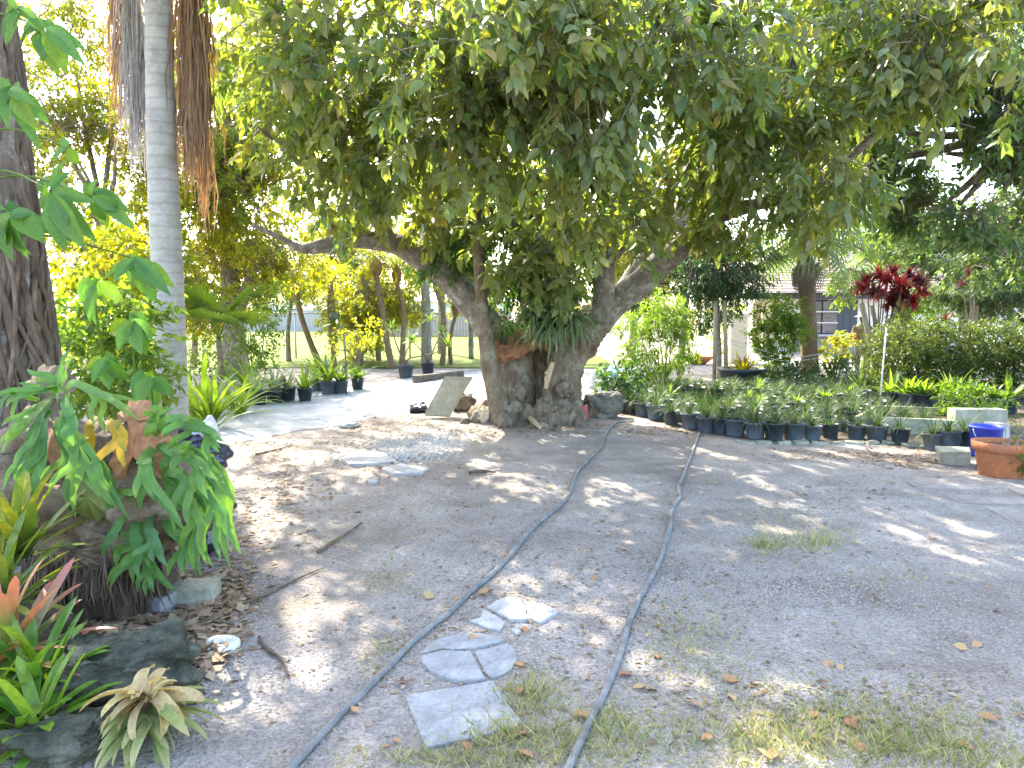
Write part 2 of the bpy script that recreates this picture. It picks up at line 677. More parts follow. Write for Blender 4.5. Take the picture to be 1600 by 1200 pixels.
M['dry_leaf'] = leaf_mat('dry_leaf', [(0.42, 0.30, 0.15), (0.52, 0.40, 0.20), (0.55, 0.42, 0.16)], 0.3, per_object=True, rough=0.6, tcol=(1.3, 1.2, 0.7))
M['fading_leaf'] = leaf_mat('fading_leaf', [(0.20, 0.24, 0.06), (0.28, 0.30, 0.10), (0.17, 0.22, 0.09)], 0.3, per_object=True, rough=0.5, tcol=(1.4, 1.4, 0.6), tip=((0.40, 0.33, 0.15), 0.7))
M['strap'] = leaf_mat('strap', [(0.08, 0.15, 0.03), (0.12, 0.20, 0.035), (0.18, 0.24, 0.04)], 0.5, tcol=(2.2, 2.0, 0.4))
M['strap_one'] = leaf_mat('strap_one', [(0.08, 0.15, 0.03), (0.12, 0.20, 0.035), (0.18, 0.24, 0.04)], 0.5, per_object=True, tcol=(2.2, 2.0, 0.4))
M['silver'] = leaf_mat('silver', [(0.16, 0.21, 0.16), (0.22, 0.27, 0.20), (0.28, 0.31, 0.22)], 0.35, tcol=(1.5, 1.5, 0.7))
M['grassy'] = leaf_mat('grassy', [(0.035, 0.075, 0.025), (0.05, 0.10, 0.03), (0.07, 0.12, 0.04), (0.11, 0.13, 0.05)], 0.22, rough=0.6, spec=0.2, tcol=(1.8, 1.8, 0.6))
M['trunk_fern'] = leaf_mat('trunk_fern', [(0.10, 0.16, 0.10), (0.14, 0.20, 0.12), (0.18, 0.24, 0.14), (0.16, 0.24, 0.08)], 0.4, rough=0.35, spec=0.5, tcol=(1.8, 1.8, 0.6))
M['turf'] = leaf_mat('turf', [(0.13, 0.19, 0.06), (0.22, 0.24, 0.10), (0.32, 0.30, 0.15), (0.44, 0.38, 0.23), (0.48, 0.42, 0.28)], 0.35, tcol=(1.6, 1.6, 0.6))
M['fan'] = leaf_mat('fan', [(0.10, 0.17, 0.03), (0.15, 0.21, 0.04)], 0.5, per_object=True, tcol=(2.2, 2.0, 0.4))
M['fan_cool'] = leaf_mat('fan_cool', [(0.10, 0.16, 0.08), (0.15, 0.21, 0.10)], 0.4, per_object=True, tcol=(1.6, 1.6, 0.6))
M['frond'] = leaf_mat('frond', [(0.13, 0.20, 0.03), (0.20, 0.24, 0.035), (0.28, 0.26, 0.035)], 0.55, per_object=True, tcol=(2.2, 2.0, 0.4))
M['dead_frond'] = leaf_mat('dead_frond', [(0.20, 0.12, 0.06), (0.28, 0.18, 0.10), (0.33, 0.23, 0.15)], 0.3, rough=0.75, tcol=(1.3, 1.0, 0.6))
M['dead_grey'] = leaf_mat('dead_grey', [(0.25, 0.23, 0.21), (0.33, 0.31, 0.29), (0.40, 0.37, 0.34)], 0.25, rough=0.8, tcol=(1.1, 1.0, 0.9))
M['litter'] = leaf_mat('litter', [(0.13, 0.08, 0.045), (0.22, 0.14, 0.08), (0.32, 0.22, 0.13), (0.42, 0.33, 0.22)], 0.15, rough=0.7, tcol=(1.2, 1.0, 0.6))
M['fallen'] = leaf_mat('fallen', [(0.42, 0.22, 0.10), (0.48, 0.28, 0.14), (0.38, 0.17, 0.08), (0.50, 0.36, 0.16)], 0.2, per_object=True, rough=0.6, tcol=(1.2, 0.9, 0.5))

M['main_bark'] = bark_mat('main_bark', (0.115, 0.08, 0.05), (0.20, 0.15, 0.10), (0.29, 0.235, 0.17), 6.0, 0.45, 1.0, (0.28, 0.265, 0.19), 0.05)
M['limb_bark'] = bark_mat('limb_bark', (0.12, 0.105, 0.085), (0.22, 0.195, 0.16), (0.33, 0.30, 0.25), 9.0, 0.8, 1.0, (0.42, 0.40, 0.34), 0.04)
M['twig'] = bark_mat('twig', (0.14, 0.11, 0.08), (0.22, 0.18, 0.14), (0.30, 0.26, 0.21), 10.0, 0.7, 0.3)
M['vine_bark'] = bark_mat('vine_bark', (0.12, 0.085, 0.06), (0.24, 0.19, 0.15), (0.36, 0.31, 0.26), 7.0, 0.4, 1.0, (0.42, 0.39, 0.34), 0.05)
M['root'] = bark_mat('root', (0.075, 0.05, 0.033), (0.16, 0.115, 0.08), (0.28, 0.22, 0.165), 12.0, 0.4, 0.9)
M['rot'] = bark_mat('rot', (0.16, 0.07, 0.03), (0.32, 0.15, 0.07), (0.42, 0.24, 0.13), 14.0, 0.6, 0.9)
M['pale_bark'] = bark_mat('pale_bark', (0.40, 0.28, 0.16), (0.48, 0.36, 0.22), (0.55, 0.45, 0.30), 12.0, 0.3, 0.4)
M['palm_trunk_brown'] = bark_mat('palm_trunk_brown', (0.12, 0.085, 0.055), (0.22, 0.16, 0.10), (0.32, 0.25, 0.17), 12.0, 2.5, 0.8)
M['boot'] = bark_mat('boot', (0.13, 0.07, 0.035), (0.24, 0.13, 0.07), (0.32, 0.20, 0.11), 16.0, 0.4, 0.9)
M['stake'] = bark_mat('stake', (0.20, 0.17, 0.11), (0.32, 0.28, 0.19), (0.42, 0.37, 0.26), 10.0, 0.2, 0.4)
M['timber'] = bark_mat('timber', (0.08, 0.065, 0.05), (0.15, 0.125, 0.10), (0.24, 0.21, 0.17), 8.0, 1.0, 0.5)
M['board'] = bark_mat('board', (0.25, 0.22, 0.14), (0.36, 0.32, 0.22), (0.46, 0.42, 0.31), 6.0, 0.4, 0.4)
M['fence_wood'] = bark_mat('fence_wood', (0.30, 0.28, 0.27), (0.40, 0.375, 0.36), (0.50, 0.47, 0.45), 3.0, 0.3, 0.2)
M['brown_fence'] = bark_mat('brown_fence', (0.25, 0.19, 0.15), (0.36, 0.29, 0.24), (0.45, 0.38, 0.32), 3.0, 0.3, 0.2)
M['shield'] = bark_mat('shield', (0.24, 0.105, 0.045), (0.38, 0.185, 0.09), (0.48, 0.27, 0.15), 7.0, 1.0, 0.35, dist=0.01)
M['papery'] = bark_mat('papery', (0.10, 0.065, 0.04), (0.24, 0.175, 0.115), (0.38, 0.31, 0.22), 7.0, 1.2, 1.0, dist=0.05)
M['fibre'] = bark_mat('fibre', (0.05, 0.035, 0.022), (0.11, 0.08, 0.055), (0.22, 0.17, 0.12), 14.0, 0.25, 0.9)

k = NT('palm_bark')     # smooth grey palm trunk with leaf-scar rings and lichen
v = k.coord()
rz = k.n('TexWave', Scale=2.6, Distortion=1.6, Detail=3.0)
rz.bands_direction = 'Z'
rz.inputs['Detail Scale'].default_value = 1.4
k.t.links.new(v, rz.inputs['Vector'])
n1 = k.noise(5.0, 8.0, v, 0.7)
n2 = k.noise(26.0, 5.0, v, 0.7)
c = k.ramp(n1, [(0.3, (0.24, 0.235, 0.215)), (0.5, (0.34, 0.335, 0.31)), (0.7, (0.42, 0.41, 0.375))])
c = k.mix(0.35, c, k.ramp(rz.outputs[0], [(0.0, (0.55, 0.5, 0.45)), (0.22, (1, 1, 1))]), 'MULTIPLY')
c = k.mix(k.ramp(n2, [(0.60, 0.0), (0.66, 0.7)]), c, (0.55, 0.55, 0.50))
c = k.mix(k.ramp(k.noise(3.0, 4.0, v), [(0.52, 0.0), (0.7, 0.5)]), c, (0.20, 0.23, 0.13))
M['palm_bark'] = k.done(k.principled(c, 0.8, k.bump(k.math('ADD', rz.outputs[0], n2), 0.35, 0.012), 0.2))

k = NT('yard_sand')     # grey sand with grit, brown leaf mould and thin green patches
v = k.coord()
big = k.noise(0.45, 5.0, v, 0.6)
mid = k.noise(2.2, 7.0, v, 0.65)
fine = k.noise(55.0, 4.0, v, 0.75)
grit = k.n('TexVoronoi', Scale=75.0)
k.t.links.new(v, grit.inputs['Vector'])
grit2 = k.n('TexVoronoi', Scale=30.0)
k.t.links.new(v, grit2.inputs['Vector'])
c = k.ramp(mid, [(0.28, (0.285, 0.24, 0.20)), (0.5, (0.385, 0.332, 0.285)), (0.72, (0.47, 0.415, 0.365))])
c = k.mix(0.8, c, k.ramp(fine, [(0.32, (0.42, 0.41, 0.40)), (0.68, (1.42, 1.42, 1.42))]), 'MULTIPLY')
c = k.mix(k.ramp(grit.outputs[0], [(0.10, 0.55), (0.26, 0.0)]), c, (0.47, 0.45, 0.43))
c = k.mix(k.ramp(grit2.outputs[0], [(0.08, 0.7), (0.18, 0.0)]), c, (0.16, 0.13, 0.115))
c = k.mix(1.0, c, k.ramp(big, [(0.34, (0.74, 0.73, 0.72)), (0.5, (1.0, 1.0, 1.0)), (0.66, (1.16, 1.15, 1.13))]), 'MULTIPLY')
mould = k.noise(0.8, 6.0, k.coord((1.0, 1.0, 1.0)), 0.7)
c = k.mix(k.ramp(mould, [(0.55, 0.0), (0.68, 0.55)]), c, (0.20, 0.155, 0.115))
gn = k.noise(1.1, 6.0, k.coord((1.3, 0.9, 1)), 0.7)
c = k.mix(k.ramp(gn, [(0.60, 0.0), (0.72, 0.35)]), c, (0.19, 0.20, 0.10))
h = k.math('ADD', k.math('MULTIPLY', fine, 0.7), k.math('ADD', mid, k.math('MULTIPLY', grit.outputs[0], -0.5)))
M['sand'] = k.done(k.principled(c, 0.92, k.bump(h, 1.0, 0.03), 0.12))

k = NT('lawn_grass')
v = k.coord()
n1 = k.noise(0.35, 5.0, v, 0.6)
n2 = k.noise(9.0, 6.0, v, 0.75)
c = k.ramp(n1, [(0.3, (0.085, 0.125, 0.012)), (0.5, (0.12, 0.155, 0.018)), (0.7, (0.155, 0.175, 0.03))])
c = k.mix(0.7, c, k.ramp(n2, [(0.3, (0.6, 0.6, 0.6)), (0.7, (1.3, 1.3, 1.3))]), 'MULTIPLY')
M['lawn'] = k.done(k.principled(c, 0.9, k.bump(n2, 0.8, 0.06), 0.1))

k = NT('ground_cloth')  # faded woven weed cloth with dust
v = k.coord()
wv = k.noise(1.6, 6.0, v, 0.65)
c = k.ramp(wv, [(0.3, (0.15, 0.165, 0.175)), (0.5, (0.23, 0.245, 0.255)), (0.7, (0.32, 0.33, 0.33))])
c = k.mix(k.ramp(k.noise(4.0, 6.0, v, 0.7), [(0.56, 0.0), (0.66, 0.6)]), c, (0.20, 0.17, 0.135))
fw = k.noise(40.0, 3.0, v)
M['cloth'] = k.done(k.principled(c, 0.75, k.bump(k.math('ADD', fw, wv), 0.3, 0.02), 0.25))

M['paver'] = stone_mat('paver', (0.20, 0.19, 0.18), (0.29, 0.28, 0.27), (0.37, 0.36, 0.345), 6.0, 0.6, 0.9, 0.006)
M['flag'] = stone_mat('flag', (0.25, 0.235, 0.21), (0.36, 0.345, 0.325), (0.45, 0.435, 0.41), 9.0, 0.5, 0.9, 0.008)
M['gravel'] = stone_mat('gravel', (0.30, 0.27, 0.235), (0.42, 0.39, 0.35), (0.54, 0.51, 0.47), 25.0, 0.3)
M['fine_gravel'] = stone_mat('fine_gravel', (0.22, 0.185, 0.155), (0.36, 0.31, 0.265), (0.47, 0.42, 0.37), 60.0, 0.3)
M['slab'] = stone_mat('slab', (0.22, 0.18, 0.15), (0.31, 0.26, 0.22), (0.38, 0.325, 0.28), 3.0, 0.6)
M['black_rock'] = stone_mat('black_rock', (0.04, 0.042, 0.032), (0.10, 0.10, 0.07), (0.22, 0.215, 0.15), 6.0, 1.0, 0.85, 0.05)
M['grey_rock'] = stone_mat('grey_rock', (0.09, 0.085, 0.065), (0.16, 0.15, 0.115), (0.24, 0.225, 0.18), 5.0, 0.9, 0.85, 0.03)
M['concrete'] = stone_mat('concrete', (0.30, 0.29, 0.255), (0.39, 0.375, 0.335), (0.47, 0.455, 0.41), 5.0, 0.6)
M['mossy_concrete'] = stone_mat('mossy_concrete', (0.20, 0.205, 0.14), (0.30, 0.295, 0.22), (0.42, 0.40, 0.33), 4.0, 0.6)
M['white_stone'] = stone_mat('white_stone', (0.45, 0.44, 0.36), (0.60, 0.58, 0.50), (0.68, 0.66, 0.58), 8.0, 0.5)
M['cream_stone'] = stone_mat('cream_stone', (0.46, 0.36, 0.24), (0.58, 0.47, 0.32), (0.64, 0.55, 0.42), 8.0, 0.6)
M['block'] = stone_mat('block', (0.17, 0.17, 0.175), (0.23, 0.23, 0.235), (0.29, 0.29, 0.29), 8.0, 0.4)
M['hose'] = stone_mat('hose', (0.10, 0.095, 0.085), (0.18, 0.18, 0.172), (0.27, 0.265, 0.25), 9.0, 0.3, 0.6)
M['pot'] = plain('pot', (0.035, 0.045, 0.055), 0.45, 0.5, 7.0, 0.4)
M['pot_dusty'] = plain('pot_dusty', (0.085, 0.105, 0.125), 0.6, 0.45, 6.0, 0.3)
M['soil'] = stone_mat('soil', (0.045, 0.03, 0.02), (0.09, 0.065, 0.045), (0.17, 0.13, 0.09), 18.0, 1.0)
M['mulch'] = stone_mat('mulch', (0.075, 0.055, 0.04), (0.13, 0.10, 0.07), (0.21, 0.165, 0.12), 9.0, 1.0, dist=.04)
M['bag'] = plain('bag', (0.022, 0.025, 0.035), 0.22, 0.3, 6.0, 0.6)
M['pale_bag'] = plain('pale_bag', (0.48, 0.46, 0.47), 0.35, 0.2, 6.0, 0.5)
M['bucket'] = plain('bucket', (0.04, 0.06, 0.42), 0.45, 0.35, 5.0, 0.4)
M['terracotta'] = stone_mat('terracotta', (0.24, 0.13, 0.08), (0.42, 0.15, 0.065), (0.46, 0.19, 0.09), 3.0, 0.25)
M['red_can'] = plain('red_can', (0.40, 0.07, 0.06), 0.5, 0.25, 9.0)
M['white_paint'] = plain('white_paint', (0.74, 0.72, 0.69), 0.7, 0.08, 3.0, 0.2)
M['cream_wall'] = plain('cream_wall', (0.62, 0.52, 0.36), 0.75, 0.1, 3.0, 0.2)
M['pale_blue'] = plain('pale_blue', (0.62, 0.68, 0.76), 0.7, 0.08, 3.0, 0.2)
M['dark_trim'] = plain('dark_trim', (0.035, 0.035, 0.042), 0.5, 0.3, 5.0)
M['shutter'] = plain('shutter', (0.07, 0.075, 0.09), 0.55, 0.2, 5.0)
M['counter'] = plain('counter', (0.45, 0.45, 0.47), 0.5, 0.15, 5.0)
M['grey_low_wall'] = plain('grey_low_wall', (0.30, 0.29, 0.265), 0.8, 0.15, 3.0, 0.2)
M['metal'] = plain('metal', (0.36, 0.36, 0.36), 0.45, 0.2, 6.0, 0.5, Metallic=0.7)
M['pvc'] = plain('pvc', (0.62, 0.60, 0.54), 0.5, 0.15, 6.0)
M['rope'] = plain('rope', (0.52, 0.53, 0.52), 0.8, 0.2, 30.0)
M['blue_tarp'] = plain('blue_tarp', (0.10, 0.30, 0.52), 0.4, 0.3, 6.0)
M['grey_tarp'] = plain('grey_tarp', (0.42, 0.44, 0.46), 0.5, 0.2, 6.0)
M['statue'] = stone_mat('statue', (0.14, 0.125, 0.05), (0.20, 0.18, 0.08), (0.27, 0.25, 0.13), 6.0, 0.5)
M['statue_dark'] = stone_mat('statue_dark', (0.05, 0.05, 0.04), (0.08, 0.075, 0.06), (0.12, 0.11, 0.09), 6.0, 0.5)
M['pink'] = plain('pink', (0.55, 0.22, 0.24), 0.6, 0.2, 20.0)

k = NT('shingle')
v = k.coord()
n1 = k.noise(2.5, 5.0, v, 0.6)
n2 = k.n('TexVoronoi', Scale=4.0)
k.t.links.new(k.coord((1.0, 2.6, 2.6)), n2.inputs['Vector'])
c = k.ramp(n2.outputs['Color'], [(0.1, (0.24, 0.17, 0.14)), (0.5, (0.34, 0.25, 0.21)), (0.9, (0.42, 0.33, 0.28))])
c = k.mix(0.5, c, k.ramp(n1, [(0.3, (0.7, 0.7, 0.7)), (0.7, (1.25, 1.25, 1.25))]), 'MULTIPLY')
M['shingle'] = k.done(k.principled(c, 0.9, k.bump(n1, 0.4, 0.02), 0.1))

k = NT('window_glass')
n1 = k.noise(3.0, 4.0, k.coord((1, 1, 3)), 0.6)
c = k.ramp(n1, [(0.4, (0.03, 0.035, 0.045)), (0.6, (0.10, 0.11, 0.12))])
M['glass'] = k.done(k.principled(c, 0.06, None, 0.8))

# ------------------------------------------------------------------ the ground, the lawn beyond, the ground cloth
def axis_steps(fine0, fine1, step, far, grow=1.22):
    xs = list(np.arange(fine0, fine1 + 1e-6, step))
    s = step
    a = fine1
    while a < far:
        s *= grow
        a += s
        xs.append(a)
    s = step
    a = fine0
    while a > -far:
        s *= grow
        a -= s
        xs.insert(0, a)
    return np.array(xs)


def sheet(xs, ys, zf):
    X, Y = np.meshgrid(xs, ys)
    Z = np.array([zf(a, b) for a, b in zip(X.ravel().tolist(), Y.ravel().tolist())])
    V = np.stack([X.ravel(), Y.ravel(), Z], 1)
    nx, ny = len(xs), len(ys)
    i = (np.arange(ny - 1)[:, None] * nx + np.arange(nx - 1)[None]).ravel()
    return V, [np.stack([i, i + 1, i + nx + 1, i + nx], 1)]


def yard_z(x, y):
    z = gz(x, y)
    if 1 < y < 9 and abs(x) < 7:
        z += 0.006 * noise.noise((x * 6, y * 6, 2.0)) + 0.003 * noise.noise((x * 17, y * 17, 5.0))
    return z


V, Fc = sheet(axis_steps(-5.0, 6.5, 0.09, 600), axis_steps(1.4, 14.0, 0.09, 600), yard_z)
tag(link('ground', new_mesh('ground', V, Fc), M['sand']), 'grey sandy yard with grit, leaf mould and hose tracks', kind='structure')

V, Fc = sheet(np.linspace(-60, 3.0, 90), np.linspace(20.2, 64, 70), lambda x, y: 0.03 + 0.05 * noise.noise((x * 0.3, y * 0.3, 0)) * min(1, (y - 20.2) / 3))
tag(link('lawn', new_mesh('lawn', V, Fc), M['lawn']), 'sunlit yellow-green lawn beyond the wire fence', kind='structure')

near = [(330, 700), (385, 690), (430, 681), (475, 672), (530, 665), (585, 652), (622, 643), (660, 633), (700, 624), (745, 611), (800, 602)]
far = [(330, 648), (385, 637), (430, 629), (475, 619), (530, 609), (585, 600), (622, 595), (660, 588), (700, 584), (745, 582), (800, 580)]
nr_ = smooth_path([G(*p) for p in near], 6)
fr_ = smooth_path([G(*p) for p in far], 6)
V, n_u, n_v = [], len(nr_), 44
for j in range(n_v):
    s = j / (n_v - 1)
    for i in range(n_u):
        e = 0.10 * noise.noise((i * 0.35, 3.3, 0)) * (1 - s)
        p = nr_[i].lerp(fr_[i], s)
        p = p + Vector((0, -e, 0))
        w = max(0.0, noise.noise((p.x * 2.4 + p.y * 0.8, p.y * 0.9, 7.7))) * 0.05 + 0.012 * noise.noise((p.x * 7, p.y * 5, 2.0))
        V.append((p.x, p.y, gz(p.x, p.y) + 0.006 + min(1, s * 6) * (0.006 + max(0, w))))
i = (np.arange(n_v - 1)[:, None] * n_u + np.arange(n_u - 1)[None]).ravel()
tag(link('ground_cloth', new_mesh('ground_cloth', V, [np.stack([i, i + 1, i + n_u + 1, i + n_u], 1)]), M['cloth']),
    'pale grey weed cloth spread over the ground left of the big tree', kind='structure')


# ------------------------------------------------------------------ the big tree in the middle
def limb_path(px, n=7):
    """px: list of (px, py, distance, width in pixels) -> smooth points and radii"""
    pts = [P(a, b, d) for a, b, d, w in px]
    rad = [0.5 * w * d / F for a, b, d, w in px]
    sp = smooth_path(pts, n)
    return sp, resample(rad, len(sp))


TB = G(835, 652)
tree = thing('shade_tree', 'massive old tree with hollow swollen trunk and wide leafy crown in the middle', 'tree', TB)
TR = TB


def ball(mb, c, r, n=8):
    prof = [(max(1e-3, math.sin(math.pi * i / n)) * r[0], -math.cos(math.pi * i / n) * r[2]) for i in range(n + 1)]
    b = mb.n()
    mb.lathe(prof, 12, c)
    mb.face(tuple(b + k for k in reversed(range(12))))
    mb.face(tuple(b + n * 12 + k for k in range(12)))


mb = MB()
# left trunk half, right trunk half, wall of the hollow behind, swollen foot
sp, rr = limb_path([(800, 672, 10.5, 96), (802, 635, 10.5, 72), (803, 600, 10.55, 62), (802, 570, 10.6, 60), (795, 545, 10.65, 58), (770, 510, 10.7, 52)])
mb.tube(sp, rr, 20)
sp, rr = limb_path([(878, 674, 10.3, 88), (878, 635, 10.35, 64), (880, 600, 10.4, 56), (886, 560, 10.5, 58), (908, 525, 10.6, 58), (935, 495, 10.6, 54)])
mb.tube(sp, rr, 20)
sp, rr = limb_path([(842, 670, 11.3, 110), (842, 600, 11.35, 96), (840, 540, 11.3, 78), (835, 500, 11.1, 56)])
mb.tube(sp, rr, 20)
sp, rr = limb_path([(846, 640, 10.1, 16), (858, 605, 10.15, 22), (866, 570, 10.25, 22), (872, 545, 10.35, 18)])
mb.tube(sp, rr, 12)
for (a, b, d, r) in ((780, 650, 10.25, 20), (795, 642, 10.1, 22), (822, 652, 10.1, 24), (848, 640, 10.05, 18), (868, 654, 9.98, 24), (890, 652, 10.0, 22),
                     (838, 660, 9.95, 16), (766, 657, 10.2, 12), (900, 632, 10.2, 12), (812, 612, 10.25, 16), (885, 610, 10.05, 14), (795, 660, 10.0, 16)):
    q = r * d / F
    ball(mb, P(a, b, d), (q, q, q * 0.85))
for (a0, b0, a1, b1, w) in ((770, 650, 715, 664, 22), (900, 650, 955, 655, 20), (860, 655, 850, 676, 18), (800, 655, 775, 673, 18), (895, 655, 915, 668, 16)):
    p0, p1 = G(a0, b0), G(a1, b1)
    p0.z += 0.10
    p1.z -= 0.06
    mb.tube(smooth_path([p0, p0.lerp(p1, .5) + Vector((0, 0, .03)), p1], 5), resample([w * .009 / 1.6, w * .006, .02], 11), 8)
link('trunk', remeshed(mb, 'trunk', 0.024, [(0.07, 3.0), (0.07, (12, 12, 3.5)), (0.03, (30, 30, 14))], 1), M['main_bark'], tree, world=True)


def limb(px, mat='limb_bark', sides=12, wob=0.22, name='limb', wsc=3.2):
    sp, rr = limb_path(px)
    b = MB().tube(sp, rr, sides, wob=wob, wsc=wsc)
    return link(name, b.mesh(name), M[mat], tree, world=True)


limb([(798, 552, 10.65, 58), (768, 512, 10.65, 50), (735, 470, 10.6, 44), (700, 435, 10.5, 40), (655, 400, 10.3, 36), (610, 380, 10.1, 34), (560, 373, 9.9, 28), (505, 384, 9.7, 22), (470, 388, 9.6, 14), (440, 372, 9.5, 9), (395, 352, 9.3, 6)])
limb([(610, 380, 10.1, 28), (590, 345, 10.0, 22), (560, 310, 9.8, 18), (525, 270, 9.6, 14), (470, 240, 9.3, 11), (400, 200, 9.0, 7)])
limb([(655, 400, 10.3, 30), (690, 350, 10.4, 24), (720, 310, 10.4, 22), (700, 260, 10.2, 18), (660, 200, 9.8, 14), (640, 120, 9.3, 10)])
limb([(908, 528, 10.6, 56), (940, 492, 10.55, 52), (982, 457, 10.4, 46), (1028, 418, 10.2, 42), (1073, 376, 9.9, 38), (1110, 338, 9.6, 33), (1150, 290, 9.3, 28), (1190, 220, 9.0, 20), (1230, 130, 8.6, 13), (1260, 30, 8.2, 8)])
limb([(975, 458, 10.7, 38), (1015, 402, 10.8, 34), (1058, 345, 10.9, 31), (1095, 280, 10.9, 30), (1115, 220, 10.8, 22), (1140, 150, 10.6, 15), (1180, 60, 10.3, 9)])
limb([(935, 500, 10.4, 40), (943, 460, 10.3, 34), (946, 410, 10.2, 30), (955, 340, 10.1, 26), (960, 270, 9.9, 22), (985, 200, 9.6, 15), (1010, 110, 9.2, 9)])
limb([(845, 540, 11.0, 56), (830, 470, 10.9, 36), (822, 420, 10.8, 28), (815, 340, 10.6, 22), (790, 250, 10.2, 16), (770, 150, 9.6, 11), (760, 40, 9.0, 7)])
limb([(850, 520, 11.3, 60), (870, 430, 11.5, 46), (890, 330, 11.7, 34), (880, 200, 11.8, 26), (900, 60, 11.8, 18), (930, -80, 11.8, 10)])
limb([(1110, 340, 9.6, 30), (1180, 320, 9.0, 20), (1260, 300, 8.4, 15), (1340, 235, 8.0, 13), (1400, 185, 7.8, 11), (1490, 130, 7.5, 6)])
limb([(1400, 185, 7.8, 8), (1430, 140, 7.7, 6), (1450, 95, 7.6, 4), (1500, 40, 7.4, 3)])
limb([(946, 410, 10.2, 22), (985, 360, 9.6, 17), (970, 300, 9.0, 13), (990, 230, 8.4, 10), (1000, 140, 7.9, 7)])
limb([(1040, 0, 8.2, 9), (1090, 45, 8.2, 7), (1150, 60, 8.0, 5)])
# the slim pale stem that rises in front of the trunk
st = limb([(785, 668, 10.0, 40), (778, 635, 9.95, 30), (768, 590, 9.9, 27), (760, 540, 9.9, 24), (752, 470, 9.9, 21), (748, 400, 9.9, 17), (746, 330, 9.9, 13), (750, 240, 9.7, 9), (752, 150, 9.4, 6)], 'main_bark', name='stem')
tag(st, 'slim pale stem rising in front of the hollow trunk')
# rotten orange-brown rim over the hollow, and a strip of bare wood
mb = MB()
sp, rr = limb_path([(768, 552, 10.25, 16), (785, 556, 10.15, 20), (805, 552, 10.15, 18), (822, 545, 10.2, 12), (845, 541, 10.3, 12), (862, 546, 10.3, 9)])
mb.tube(sp, rr, 10)
for (a, b, d, r) in ((772, 543, 10.3, 13), (802, 535, 10.3, 11), (806, 522, 10.35, 8), (850, 540, 10.4, 8), (790, 547, 10.2, 12)):
    q = r * d / F
    ball(mb, P(a, b, d), (q, q, q))
tag(link('rotten_rim', remeshed(mb, 'rotten_rim', 0.02, [(0.05, 7.0), (0.03, 19.0)], 0), M['rot'], tree, world=True), 'rotten orange-brown wood along the rim of the hollow')
mb = MB()
sp = smooth_path([P(853, 607, 9.98), P(858, 585, 10.0), P(864, 566, 10.04)], 5)
mb.strip(sp, resample([.05, .075, .055], len(sp)), (-0.2, -1, 0.1), 0.1, 4)
tag(link('bare_wood', mb.mesh('bare_wood'), M['pale_bark'], tree, world=True), 'strip of bare tan wood where bark is gone')


def lobe(px, py, d, r, w=1.0):
    return (tuple(P(px, py, d)), r, w)


LOB = [lobe(500, 110, 8.8, (1.1, 1.3, 1.1)), lobe(560, 30, 8.0, (1.2, 1.2, 1.0)), lobe(640, 110, 7.3, (1.2, 1.1, 0.9), 1.2), lobe(760, 60, 6.6, (1.2, 1.1, 0.8), 1.2),
       lobe(880, 110, 6.8, (1.2, 1.1, 0.85), 1.2), lobe(1010, 50, 7.0, (1.2, 1.2, 0.9), 1.1), lobe(1130, 110, 7.4, (1.2, 1.2, 0.9)), lobe(600, 235, 8.8, (1.1, 1.0, 0.65)),
       lobe(700, 205, 8.0, (1.1, 1.0, 0.6)), lobe(820, 225, 7.6, (1.1, 1.0, 0.6)), lobe(560, 300, 9.2, (0.85, 0.8, 0.45), 0.8), lobe(930, 300, 8.2, (0.75, 0.8, 0.6)),
       lobe(945, 375, 8.4, (0.48, 0.5, 0.40)), lobe(1090, 230, 8.6, (1.0, 1.0, 0.7), 0.8), lobe(1230, 200, 8.0, (1.2, 1.1, 0.9)), lobe(1260, 305, 8.6, (0.8, 0.9, 0.42)),
       lobe(1180, 330, 9.2, (0.7, 0.8, 0.40)), lobe(1330, 60, 7.4, (1.2, 1.2, 0.8)), lobe(1460, 20, 7.0, (1.1, 1.2, 0.6)), lobe(1580, 60, 6.8, (0.9, 1.1, 0.7)),
       lobe(640, 300, 9.8, (0.9, 0.8, 0.45), 0.7), lobe(850, 330, 9.6, (0.8, 0.7, 0.6), 0.9), lobe(845, 410, 9.5, (0.42, 0.4, 0.42), 1.1), lobe(790, 385, 9.6, (0.4, 0.4, 0.4)), lobe(900, 430, 9.4, (0.30, 0.3, 0.32)), lobe(700, 350, 9.8, (0.5, 0.5, 0.35), .9), lobe(1020, 330, 9.3, (0.5, 0.5, 0.35), .8)]
HIGH = [((-2.2, 10.0, 5.2), (1.9, 2.0, 1.3), 0.6), ((0.5, 9.0, 5.6), (2.2, 2.2, 1.4), 0.7), ((3.2, 9.6, 5.4), (2.2, 2.2, 1.4), 0.7), ((0.6, 12.4, 6.2), (2.6, 2.3, 1.7), 0.6),
        ((-1.6, 12.6, 5.0), (1.9, 1.8, 1.3), 0.45), ((3.4, 12.8, 5.6), (2.2, 2.0, 1.6), 0.5), ((1.0, 10.6, 7.8), (2.4, 2.4, 1.4), 0.6), ((5.4, 8.6, 5.2), (1.8, 1.8, 1.2), 0.5), ((-0.2, 6.6, 4.7), (1.8, 1.4, 0.9), 0.5), ((-3.9, 11.2, 5.5), (1.5, 1.4, 0.9), 0.6), ((-3.1, 9.4, 4.9), (1.1, 1.2, 0.8), 0.5), ((-3.4, 13.0, 5.2), (1.3, 1.3, 0.9), 0.4)]
near_d = leafy(LOB, 2150, 12, 0.16, 0.52, (1.1, -0.06), 0.55, 0.36, 0.25, 0.25, 0.8, orient=(0, -0.6, 0.15))
far_d = leafy(HIGH, 940, 12, 0.19, 0.52, (0.7, 0.03), 0.5, 0.45, 0.3)
